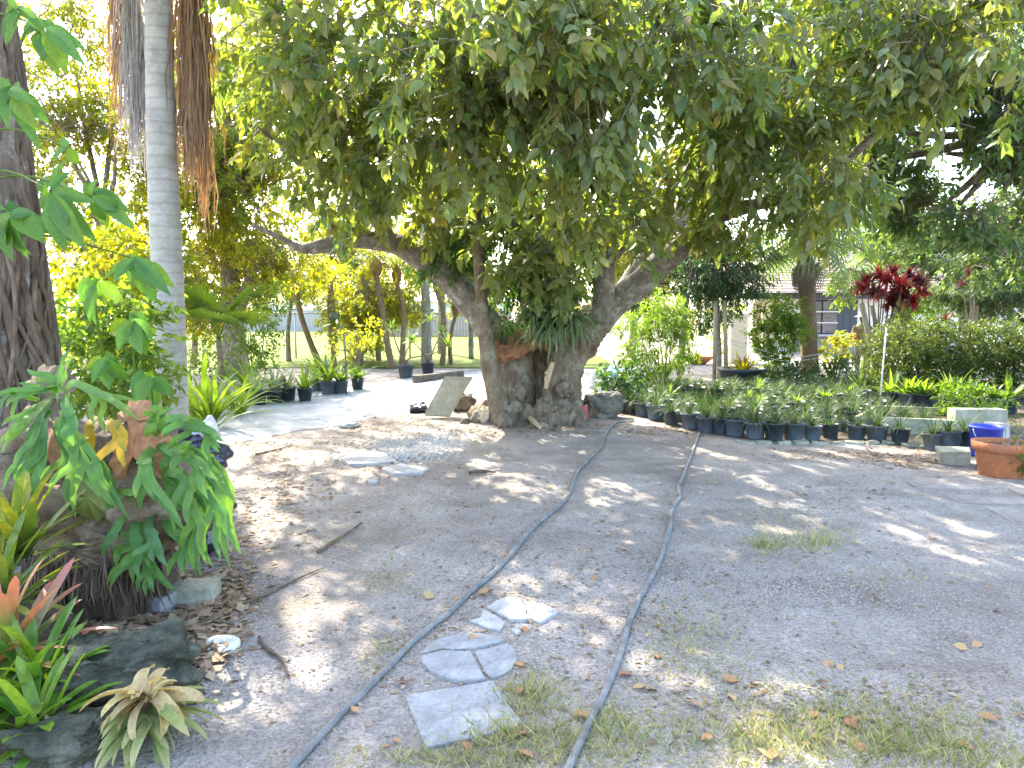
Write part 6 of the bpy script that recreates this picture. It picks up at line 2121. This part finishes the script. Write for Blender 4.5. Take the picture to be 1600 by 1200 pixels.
# a porch corner in cream with a post
link('corner_post', MB().box((xl + .75, -.5, EH / 2), (.30, .30, EH)).mesh('corner_post', False), M['cream_wall'], house)
link('low_wall', MB().box((xl + 5.0, -.16, .31), (6.0, .3, .62)).mesh('low_wall', False), M['grey_low_wall'], house)
link('counter', MB().box((xl + 5.0, -.30, .665), (6.2, .55, .07)).mesh('counter', False), M['counter'], house)
link('fascia', MB().box((0, -.92, EH + .02), (W_ + .3, .07, .24)).mesh('fascia', False), M['dark_trim'], house)
link('gutter', MB().tube([Vector((-W_ / 2 - .1, -.99, EH + .11)), Vector((W_ / 2 + .1, -.99, EH + .11))], .05, 8).mesh('gutter'), M['dark_trim'], house)
link('soffit', MB().box((0, -.44, EH + .03), (W_ + .2, .9, .04)).mesh('soffit', False), M['white_paint'], house)
# roof: shingle courses as real steps
roof = link('roof', None, parent=house)
bpy.data.objects.remove(roof)
mb = MB()
rs, rise = 5.0, 2.5
mb.v = [(-W_ / 2 - .15, -.88, EH + .14), (W_ / 2 + .15, -.88, EH + .14), (W_ / 2 - 2.0, rs - .9, EH + .14 + rise), (-W_ / 2 + 3.2, rs - .9, EH + .14 + rise), (-W_ / 2 - .15, 8.8, EH + .14), (W_ / 2 + .15, 8.8, EH + .14)]
mb.t = [0] * 6
mb.f4 = [(0, 1, 2, 3), (3, 2, 5, 4), (0, 4, 5, 1)]
mb.f3 = [(4, 0, 3), (1, 5, 2)]
roof = link('roof', mb.mesh('roof', False), M['shingle'], house)
nc = 22
for i_ in range(nc):
    t0, t1 = i_ / nc, (i_ + 1.15) / nc
    xa0, xb0 = -W_ / 2 - .15 + 3.35 * t0, W_ / 2 + .15 - 2.15 * t0
    y0_, z0_ = -.9 + rs * t0, EH + .14 + rise * t0
    y1_, z1_ = -.9 + rs * min(1, t1), EH + .14 + rise * min(1, t1)
    mb = MB()
    mb.v = [(xa0, y0_, z0_ + .012), (xb0, y0_, z0_ + .012), (xb0 - .1, y1_, z1_ + .012), (xa0 + .15, y1_, z1_ + .012), (xa0, y0_, z0_ + .055), (xb0, y0_, z0_ + .055), (xb0 - .1, y1_, z1_ + .02), (xa0 + .15, y1_, z1_ + .02)]
    mb.t = [0] * 8
    mb.f4 = [(4, 5, 6, 7), (0, 1, 5, 4), (3, 2, 1, 0), (1, 2, 6, 5), (0, 4, 7, 3)]
    link('shingle_course', mb.mesh('shingle_course', False), M['shingle'], roof)
# window with panes and wide dark shutter boards
wx = P(1282, 500, HD).x - hb.x
win = link('window', MB().box((wx, -.03, 1.36), (1.35, .10, 1.36)).mesh('window', False), M['dark_trim'], house)
for r_i in range(3):
    for c_i in range(2):
        link('pane', MB().box((wx - .31 + .62 * c_i, -.10, .93 + .43 * r_i), (.56, .03, .37)).mesh('pane', False), M['glass'], win)
for r_i in range(2):
    link('muntin', MB().box((wx, -.12, 1.145 + .43 * r_i), (1.24, .04, .045)).mesh('muntin', False), M['white_paint'], win)
for s_ in (.98,):
    for q_ in range(3):
        link('shutter_board', MB().box((wx + .98 - .28 + .28 * q_, -.05, 1.36), (.27, .08, 1.38)).mesh('shutter_board', False), M['shutter'], house)
w2 = P(1190, 500, HD).x - hb.x
link('door', MB().box((w2 + .1, -.03, .95), (.9, .08, 1.9)).mesh('door', False), M['cream_wall'], house)
pl = on(P(1130, 560, 24).x, 24)
# cream gate pillar in the sun left of the house
tag(link('cream_pillar', MB().box((0, 0, .7), (.5, .5, 1.4)).box((0, 0, 1.45), (.6, .6, .1)).mesh('cream_pillar', False), M['cream_wall'], loc=on(P(1150, 560, 22.5).x, 22.5)), 'cream pillar standing left of the house', 'pillar')
mb = MB().lathe([(.001, 0), (.22, .0), (.42, .16), (.46, .24), (.40, .24), (.001, .2)], 22)
tb0 = G(1090, 569)
bw = thing('clay_bowl', 'wide clay bowl planter in the sun left of the stakes', 'planter', tb0)
link('bowl', mb.mesh('bowl'), M['terracotta'], bw)
link('foliage', strap_clump(40, .35, .03, (.0, 1.2), (.4, 1.6), 'foliage', .25), M['green_leaf'], bw, loc=(0, 0, .2))

# stakes by the sapling
for (a0, b0, a1, b1, lab) in ((1116, 596, 1118, 470, 'left wooden stake of the young tree'), (1135, 596, 1132, 470, 'right wooden stake of the young tree')):
    p_ = G(a0, b0)
    tag(link('wooden_stake', MB().tube([p_ - Vector((0, 0, .1)), p_.lerp(P(a1, b1, p_.y), .5), P(a1, b1, p_.y)], .045, 9, wob=.1, wsc=5).mesh('wooden_stake'), M['stake']), lab, 'stake', 'stakes of the young tree')
# round black planter
pl = G(1160, 597)
tubp = thing('round_planter', 'wide black round planter with a dry bromeliad beside the stakes', 'planter', pl)
link('pot', MB().lathe([(.001, .004), (.46, 0), (.50, .24), (.53, .25), (.53, .31), (.48, .31), (.45, .25), (.001, .24)], 26).mesh('pot'), M['pot'], tubp)
link('soil', MB().lathe([(.001, .27), (.46, .26)], 18).mesh('soil'), M['soil'], tubp)
link('foliage', strap_clump(40, .5, .05, (.1, 1.4), (.3, 1.2), 'foliage', .2), M['gold_leaf'], tubp, loc=(0, 0, .26))
link('dry_foliage', strap_clump(20, .42, .06, (.6, 1.5), (.3, 1.0), 'dry_foliage', .08), M['dead_frond'], tubp, loc=(0, 0, .26))

# cabbage palm in front of the house
cb = G(1264, 590)
cp = thing('cabbage_palm', 'stout palm with drooping grey-green fans before the house', 'palm', cb)
sp, rr = limb_path([(1266, 593, cb.y, 34), (1265, 570, cb.y, 27), (1263, 500, cb.y, 24), (1260, 440, cb.y, 25), (1258, 395, cb.y, 24), (1257, 360, cb.y, 18)], 6)
link('trunk', MB().tube(sp, rr, 14, wob=.12, wsc=7).mesh('trunk'), M['palm_trunk_brown'], cp, world=True)
fm = fan_leaf(.85, 30, .8, droop=1.6)
fm.materials.append(M['fan_cool'])
fm2 = fan_leaf(.8, 28, .7, droop=1.8)
for i_ in range(18):
    o_ = link('fan_leaf', fm, None, cp, loc=P(1257, 372, cb.y) - cb)
    o_.rotation_euler = (random.uniform(-.9, .9), random.uniform(-.2, .2), i_ * 2.4)
for i_ in range(4):
    o_ = link('dead_fan', fm2, M['dead_grey'], cp, loc=P(1257, 395, cb.y) - cb)
    o_.rotation_euler = (-1.35 + random.uniform(-.12, .12), random.uniform(-.3, .3), i_ * .9 + .3)
    o_.scale = (.55, .7, .7)

c2 = on(P(1412, 500, 24).x, 24)
cp2 = thing('cabbage_palm', 'palm crown with pale hanging fans right of the stout palm', 'palm', c2)
link('trunk', MB().tube([c2 - Vector((0, 0, .05)), c2 + Vector((.05, 0, 2)), P(1400, 385, 24)], [.2, .16, .15], 12, wob=.1).mesh('trunk'), M['palm_trunk_brown'], cp2, world=True)
for i_ in range(16):
    o_ = link('fan_leaf', fm, None, cp2, loc=P(1400, 380, 24) - c2)
    o_.rotation_euler = (random.uniform(-.9, .8), random.uniform(-.2, .2), i_ * 2.4 + .5)
    o_.scale = (1.15, 1.15, 1.15)
# feather palm behind the hedge
c3 = on(P(1520, 500, 17.5).x, 17.5)
cp3 = thing('feather_palm', 'feathery arching palm rising behind the hedge at right', 'palm', c3)
link('trunk', MB().tube([c3 - Vector((0, 0, .05)), c3 + Vector((0, 0, .9)), c3 + Vector((.03, 0, 1.7))], [.12, .1, .09], 10, wob=.15).mesh('trunk'), M['palm_trunk_brown'], cp3, world=True)
fmm = [pinnate(1.9, 36, .5, .022, 1.3, 1.2), pinnate(1.9, 36, .5, .022, 1.9, .8)]
for i_ in range(14):
    o_ = link('frond', fmm[i_ % 2], M['fan_cool'], cp3, loc=(.03, 0, 1.65))
    o_.rotation_euler = (0, 0, i_ * 2.4)

# red-leaved bush
rb = on(P(1392, 600, 15.0).x, 15.0)
red = thing('red_leaved_bush', 'tall bush with crimson leaf heads above the hedge end', 'bush', rb)
hd_ = [(1385, 440), (1365, 455), (1410, 445), (1435, 440), (1345, 452), (1400, 462), (1440, 455), (1420, 430), (1375, 430), (1390, 475), (1425, 470), (1395, 425), (1378, 462), (1355, 440), (1405, 450), (1415, 462)]
for i_, (a, b) in enumerate(hd_):
    e_ = P(a, b, 15.0 + random.uniform(-.3, .3))
    m_ = P(1370 + (a - 1370) * .4, 545, 15.0)
    link('stem', MB().tube(smooth_path([rb + Vector((random.uniform(-.1, .1), 0, -.02)), m_, e_], 6), resample([.03, .02, .011], 13), 7).mesh('stem'), M['twig'], red, world=True)
    me_ = strap_clump(48, .27, .05, (-.9, 1.4), (.2, 1.4), 'leaf_head', .10)
    link('leaf_head', me_, M['red_leaf' if i_ % 2 else 'red_head'], red, loc=e_ - rb)
r2 = on(P(1512, 600, 16.5).x, 16.5)
red2 = thing('red_leaved_bush', 'smaller dull red leaf heads among the greens behind the hedge', 'bush', r2)
for (a, b) in ((1515, 428), (1505, 445), (1522, 410), (1478, 500)):
    e_ = P(a, b, 16.5)
    link('stem', MB().tube(smooth_path([r2 - Vector((0, 0, .02)), r2.lerp(e_, .5) + Vector((.05, 0, 0)), e_], 5), resample([.025, .018, .01], 11), 6).mesh('stem'), M['twig'], red2, world=True)
    link('leaf_head', strap_clump(22, .26, .05, (-.4, 1.4), (.2, 1.2), 'leaf_head', .03), M['red_leaf'], red2, loc=e_ - r2)
# poles, white pole, ropes
for (a0, b0, a1, b1, w_, lab) in ((1376, 606, 1346, 474, 8, 'left leaning wooden pole beside the hedge end'), (1386, 600, 1362, 477, 7, 'right leaning wooden pole beside the hedge end')):
    p_ = G(a0, b0)
    tag(link('leaning_pole', MB().tube([p_ - Vector((0, 0, .1)), p_.lerp(P(a1, b1, p_.y), .5), P(a1, b1, p_.y)], .5 * w_ * p_.y / F, 9, wob=.1, wsc=4).mesh('leaning_pole'), M['stake']), lab, 'pole', 'leaning poles')
p_ = G(1373, 645)
ptp = P(1385, 512, p_.y)
tag(link('white_pole', MB().tube([p_ - Vector((0, 0, .05)), ptp], .011, 8).mesh('white_pole'), M['pvc']), 'thin white pole in front of the hedge end', 'pole')


def rope(label, pts_, r=.008, mat='rope', name='rope', cat='rope'):
    return tag(link(name, MB().tube(smooth_path(pts_, 8), r, 6).mesh(name), M[mat]), label, cat)


rope('upper pale rope sagging from the stake to the leaning pole', [P(1134, 528, 16.5), P(1200, 550, 16.2), P(1240, 558, 16), P(1300, 550, 15.6), P(1358, 536, 15.2)])
rope('lower pale rope sagging from the stake to the leaning pole', [P(1134, 532, 16.5), P(1195, 557, 16.2), P(1235, 564, 16), P(1300, 556, 15.6), P(1358, 540, 15.2)])
mb = [on(G(a, b).x, G(a, b).y, .03) for a, b in ((1120, 598), (1180, 598), (1240, 602), (1300, 606), (1362, 610))]
rope('pale hose lying along the back of the potted rows', mb, .018, 'pvc', 'garden_hose', 'hose')
mb = [on(G(a, b).x, G(a, b).y, .03) for a, b in ((1225, 622), (1290, 620), (1340, 617), (1370, 618))]
rope('short pale hose lying before the spiky plant', mb, .016, 'pvc', 'garden_hose', 'hose')
a_, b_ = G(1150, 606), G(1368, 622)
dr = b_ - a_
tag(link('timber_edging', MB().box((a_ + b_) / 2 + Vector((0, 0, .06)), (dr.length, .1, .14), Matrix.Rotation(math.atan2(dr.y, dr.x), 3, 'Z'), jit=.01).mesh('timber_edging', False), M['timber']), 'long dark timber edging behind the potted rows', 'timber')
# spiky plants in front of the statue
clump_thing('spiky_plant', 'blue-grey spiky agave-like plant right of the potted rows', G(1345, 618), 30, .75, .05, 'fan_cool', 'plant', (.3, 1.4), (.0, .4))
clump_thing('spiky_plant', 'dark spiky plant below the statue', G(1300, 600), 26, .7, .05, 'fan_cool', 'plant', (.3, 1.3), (.2, .9))
shrub('leafy_plant', 'dark low plants massed at the foot of the stout palm', G(1275, 600), [lobe(1270, 585, 15.5, (.5, .3, .2)), lobe(1320, 580, 15.5, (.5, .3, .22)), lobe(1220, 590, 15.5, (.4, .3, .15))], 200, 10, .10, 'dark_leaf', 6, .4)

# statue of a standing figure in a hat
sy_ = 18.5
s0 = on(P(1345, 580, sy_).x, sy_)
stt = thing('statue', 'life-size garden statue of a standing figure in a pale hat', 'statue', s0)


def sk(path, rad, mb_):
    mb_.tube(smooth_path(path, 5), resample(rad, (len(path) - 1) * 5 + 1), 14)


h_ = P(1345, 488, sy_).z
u = h_ / 1.62
mb = MB()
x0_, y0_ = s0.x, s0.y
sk([Vector((x0_, y0_, .72 * u)), Vector((x0_, y0_, .95 * u)), Vector((x0_, y0_, 1.18 * u)), Vector((x0_, y0_, 1.32 * u))], [.15, .15, .19, .13], mb)
for s_ in (-1, 1):
    sk([Vector((x0_ + s_ * .09, y0_, .82 * u)), Vector((x0_ + s_ * .10, y0_ - .02, .45 * u)), Vector((x0_ + s_ * .10, y0_, .06))], [.10, .075, .055], mb)
    sk([Vector((x0_ + s_ * .17, y0_, 1.26 * u)), Vector((x0_ + s_ * .23, y0_ + .02, 1.0 * u)), Vector((x0_ + s_ * .20, y0_ - .10, .80 * u))], [.065, .05, .038], mb)
    ball(mb, Vector((x0_ + s_ * .10, y0_ - .05, .05)), (.06, .12, .05))
ball(mb, Vector((x0_, y0_, 1.46 * u)), (.085, .095, .115))
sk([Vector((x0_, y0_, 1.28 * u)), Vector((x0_, y0_, 1.36 * u)), Vector((x0_, y0_, 1.42 * u))], [.06, .055, .055], mb)
ball(mb, Vector((x0_, y0_ - .09, 1.45 * u)), (.018, .03, .025))
link('body', remeshed(mb, 'body', .02, [(.008, 9)], 2), M['statue'], stt, world=True)
link('hat', MB().lathe([(.001, .0), (.20, -.01), (.205, .0), (.11, .02), (.10, .09), (.06, .12), (.001, .125)], 20, (x0_, y0_, 1.51 * u)).mesh('hat'), M['white_stone'], stt, world=True)
link('plinth', MB().box((x0_, y0_, .0), (.5, .5, .10)).mesh('plinth', False), M['concrete'], stt, world=True)
mb = MB()
ball(mb, P(1333, 525, sy_ - .2), (.09, .06, .09))
rf = thing('red_flower', 'red bloom beside the arm of the statue', 'flower', on(P(1333, 580, sy_ - .2).x, sy_ - .2))
link('bloom', remeshed(mb, 'bloom', .015, [(.06, 14)], 0), M['red_can'], rf, world=True)
q_ = P(1333, 525, sy_ - .2)
link('stem', MB().tube([Vector((q_.x, q_.y, -.02)), Vector((q_.x + .03, q_.y, .5)), q_], .012, 6).mesh('stem'), M['twig'], rf, world=True)

# ------------------------------------------------------------------ litter, gravel, grass and single leaves on the yard
def ground_scatter(n, boxes, size, T, mat, name, label, flat=True, wr=.6, rise=(.0, .2), within=None, lift=.004):
    """boxes: (px, py, rx, ry, weight) patches on the ground seen in the photo"""
    rg = RNG
    w_ = np.array([b[4] for b in boxes], float)
    ks = rg.choice(len(boxes), n, p=w_ / w_.sum())
    pos, ax, nr, L_, W_2, rn = [], [], [], [], [], []
    for k_ in ks:
        b = boxes[k_]
        a_ = b[0] + rg.normal() * b[2] * .5
        c_ = b[1] + rg.normal() * b[3] * .5
        if c_ < 575:
            continue
        p_ = G(a_, c_)
        if within is not None and not inside(p_.x, p_.y - .25, within):
            continue
        pos.append((p_.x, p_.y, yard_z(p_.x, p_.y) + lift))
        t_ = rg.uniform(0, 6.28)
        e_ = rg.uniform(*rise)
        ax.append((math.cos(t_) * math.cos(e_), math.sin(t_) * math.cos(e_), math.sin(e_)))
        nr.append((rg.normal() * .25, rg.normal() * .25, 1) if flat else (-math.sin(t_), math.cos(t_), .3))
        s_ = size * rg.uniform(.5, 1.35)
        L_.append(s_)
        W_2.append(s_ * wr)
        rn.append(rg.random())
    me_ = cloud(name, T, np.array(pos), np.array(ax), np.array(nr), np.array(L_), np.array(W_2), np.array(rn))
    return tag(link(name, me_, M[mat]), label, kind='stuff')


EDGE = [(440, 760, 90, 70, 3), (420, 700, 80, 25, 2), (620, 660, 120, 18, 2.5), (380, 850, 60, 80, 1.6), (330, 960, 60, 60, 1.5), (300, 1000, 60, 60, 1.6), (900, 668, 130, 12, 2), (1040, 672, 90, 10, 1.5), (1330, 712, 160, 12, 2.5), (1420, 720, 80, 14, 1.5),
        (800, 672, 160, 14, 1.5), (540, 610, 160, 8, .8), (660, 600, 80, 6, .6), (550, 690, 80, 20, 1.2), (620, 720, 140, 30, 1.0), (1300, 780, 120, 30, .4), (1100, 600, 60, 6, .5)]
ground_scatter(5600, EDGE, .05, LEAF4, 'litter', 'leaf_litter', 'brown dry leaf litter strewn along the edges of the yard', rise=(-.1, .35))
ground_scatter(2600, [(800, 950, 500, 180, 3), (1100, 850, 450, 120, 2), (700, 760, 300, 60, 1.5), (1300, 1100, 300, 80, 1)], .03, LEAF4, 'litter', 'leaf_crumbs', 'small brown leaf crumbs spread over the sand', rise=(-.1, .3))
ground_scatter(1200, [(330, 930, 60, 40, 2), (250, 985, 70, 15, 1.5), (310, 1010, 50, 40, 1.2), (150, 980, 60, 15, 1.2)], .075, LEAF4, 'litter', 'dry_leaf_heap', 'dry brown leaves heaped round the rocks and the fern', rise=(-.1, .5))
TUFT = [(830, 1090, 40, 30, 2), (800, 1170, 80, 25, 3), (700, 1190, 60, 14, 1.2), (960, 1150, 60, 40, 2.0), (1260, 1150, 140, 50, 5), (1450, 1160, 120, 40, 3), (1330, 1120, 120, 30, 2.5), (1270, 845, 40, 14, 1.6), (1195, 850, 24, 14, 1.0), (1220, 810, 50, 12, .8),
        (1090, 970, 50, 30, 1.0), (1060, 1010, 40, 30, .8), (600, 905, 30, 20, .8), (550, 835, 60, 16, .6), (600, 1020, 30, 20, .5), (1110, 1050, 60, 30, .9), (700, 655, 40, 6, .8), (1400, 900, 60, 14, .5), (640, 1190, 80, 12, .6), (1560, 1190, 60, 20, 1.5)]
ground_scatter(10000, [(a_, b_, c_ * 1.7, d_ * 1.7, e_) for (a_, b_, c_, d_, e_) in TUFT] + [(1300, 1150, 300, 60, 6), (900, 1150, 250, 60, 4)], .045, BLADE, 'turf', 'thin_grass', 'thin patchy grass growing through the sand', flat=False, wr=.075, rise=(.35, 1.4), lift=-.003)
ground_scatter(650, [(1275, 850, 50, 14, 3), (1200, 852, 30, 12, 2), (830, 1085, 40, 24, 2), (790, 1150, 60, 20, 2), (700, 650, 50, 6, 1), (1420, 1170, 90, 20, 2), (1200, 1160, 90, 25, 2), (960, 1140, 40, 30, 1)], .085, BLADE, 'turf', 'grass_tufts', 'taller tufts of green and straw-coloured grass on the sand', flat=False, wr=.06, rise=(.5, 1.45), lift=-.003)
ground_scatter(4200, [(1110, 640, 150, 36, 3), (1220, 645, 150, 40, 3), (1180, 625, 200, 20, 2), (1060, 640, 80, 20, 1)], .26, BLADE, 'grassy', 'bed_grass', 'loose green grass filling the planting bed between the pots', flat=False, wr=.05, rise=(.5, 1.4), lift=-.003, within=poly)
ICO = (np.array([(0, 0, .62), (.5, 0, .1), (.12, .48, .08), (-.42, .28, .1), (-.4, -.3, .06), (.15, -.47, .1), (0, 0, -.3)], np.float32),
       [np.array([(0, 1, 2), (0, 2, 3), (0, 3, 4), (0, 4, 5), (0, 5, 1), (6, 2, 1), (6, 3, 2), (6, 4, 3), (6, 5, 4), (6, 1, 5)])])


def gravel(n, boxes, size, label, name):
    rg = RNG
    w_ = np.array([b[4] for b in boxes], float)
    ks = rg.choice(len(boxes), n, p=w_ / w_.sum())
    V_, f_ = [], []
    pos, ax, nr, L_, W_2 = [], [], [], [], []
    for k_ in ks:
        b = boxes[k_]
        p_ = G(b[0] + rg.normal() * b[2] * .5, b[1] + rg.normal() * b[3] * .5)
        pos.append((p_.x, p_.y, yard_z(p_.x, p_.y)))
        t_ = rg.uniform(0, 6.28)
        ax.append((math.cos(t_), math.sin(t_), 0))
        nr.append((rg.normal() * .2, rg.normal() * .2, 1))
        s_ = size * rg.uniform(.4, 1.3)
        L_.append(s_)
        W_2.append(s_ * rg.uniform(.7, 1.2))
    me_ = cloud(name, ICO, np.array(pos), np.array(ax), np.array(nr), np.array(L_), np.array(W_2), rg.random(len(pos)), smooth=False)
    return tag(link(name, me_, M['gravel' if size > .02 else 'fine_gravel']), label, kind='stuff')


gravel(2600, [(645, 700, 70, 18, 3), (690, 690, 40, 10, 1), (590, 715, 60, 12, 1)], .032, 'patch of white gravel left of the big tree', 'white_gravel')
gravel(7000, [(1280, 920, 260, 70, 3), (1180, 930, 200, 60, 2), (1400, 960, 240, 80, 1.5), (1050, 930, 100, 40, 1), (760, 900, 300, 120, 1), (1150, 770, 250, 50, 1), (700, 1050, 200, 80, .6), (1250, 1050, 260, 60, 1), (450, 1060, 120, 80, .8)], .012, 'fine pale gravel scattered over the driveway sand', 'fine_gravel')

# single fallen leaves that stand out
fm_ = []
for m_ in LM:
    c_ = m_.copy()
    c_.materials.clear()
    c_.materials.append(M['fallen'])
    fm_.append(c_)
named = [(538, 795, 'bright orange-red fallen leaf in the dark shadow patch on the left'), (990, 1080, 'orange fallen leaf touching the right hose near the bottom'), (895, 1118, 'orange fallen leaf left of the right hose'), (748, 932, 'orange fallen leaf just right of the left hose'), (665, 938, 'brown fallen leaf left of the left hose'),
         (805, 1155, 'tan fallen leaf in the grass beside the square stepping stone')]
spots = [(p[0], p[1], p[2]) for p in named]
rg = random.Random(5)
while len(spots) < 76:
    a_, b_ = rg.uniform(380, 1580), rg.uniform(690, 1195)
    if a_ < 520 and b_ > 900:
        continue
    spots.append((a_, b_, 'small orange-brown fallen leaf lying on the open sand'))
for i_, (a_, b_, lab) in enumerate(spots):
    p_ = G(a_, b_)
    o_ = link('fallen_leaf', fm_[i_ % 3], None, loc=Vector((p_.x, p_.y, yard_z(p_.x, p_.y) + .012)))
    s_ = rg.uniform(.035, .075) * (1.3 if i_ < 6 else 1)
    o_.scale = (s_ * .7, s_, s_)
    o_.rotation_euler = (rg.uniform(-.3, .5), rg.uniform(-.5, .5), rg.uniform(0, 6.28))
    tag(o_, lab, 'leaf', 'fallen leaves on the sand')


# sticks
def stick(label, pxs, r):
    pts_ = [on(G(*p).x, G(*p).y, r + .004) for p in pxs]
    return tag(link('dry_stick', MB().tube(smooth_path(pts_, 4), resample([r, r * .9, r * .5], (len(pts_) - 1) * 4 + 1), 6, wob=.2, wsc=20).mesh('dry_stick'), M['root']), label, 'stick', 'dry sticks on the ground')


stick('dry stick with green tip lying left of the dark shadow', [(497, 866), (520, 850), (545, 835), (565, 820)], .012)
stick('long thin dry stick in front of the staghorn fern', [(370, 950), (420, 930), (470, 905), (505, 890)], .008)
stick('bent dry stick between the disc and the left hose', [(405, 1000), (420, 1020), (440, 1035), (452, 1062)], .010)
stick('dark dry stick near the broken gravel patch', [(733, 742), (755, 740), (775, 741)], .018)
stick('dry stick leaning over leaves by the dark stone block', [(270, 968), (320, 972), (365, 980)], .009)
stick('thin dry stick above the mossy rock', [(120, 975), (165, 965), (215, 960), (255, 962)], .010)
stick('short dry stick by the left edge of the ground cloth', [(400, 712), (430, 705), (455, 698)], .012)
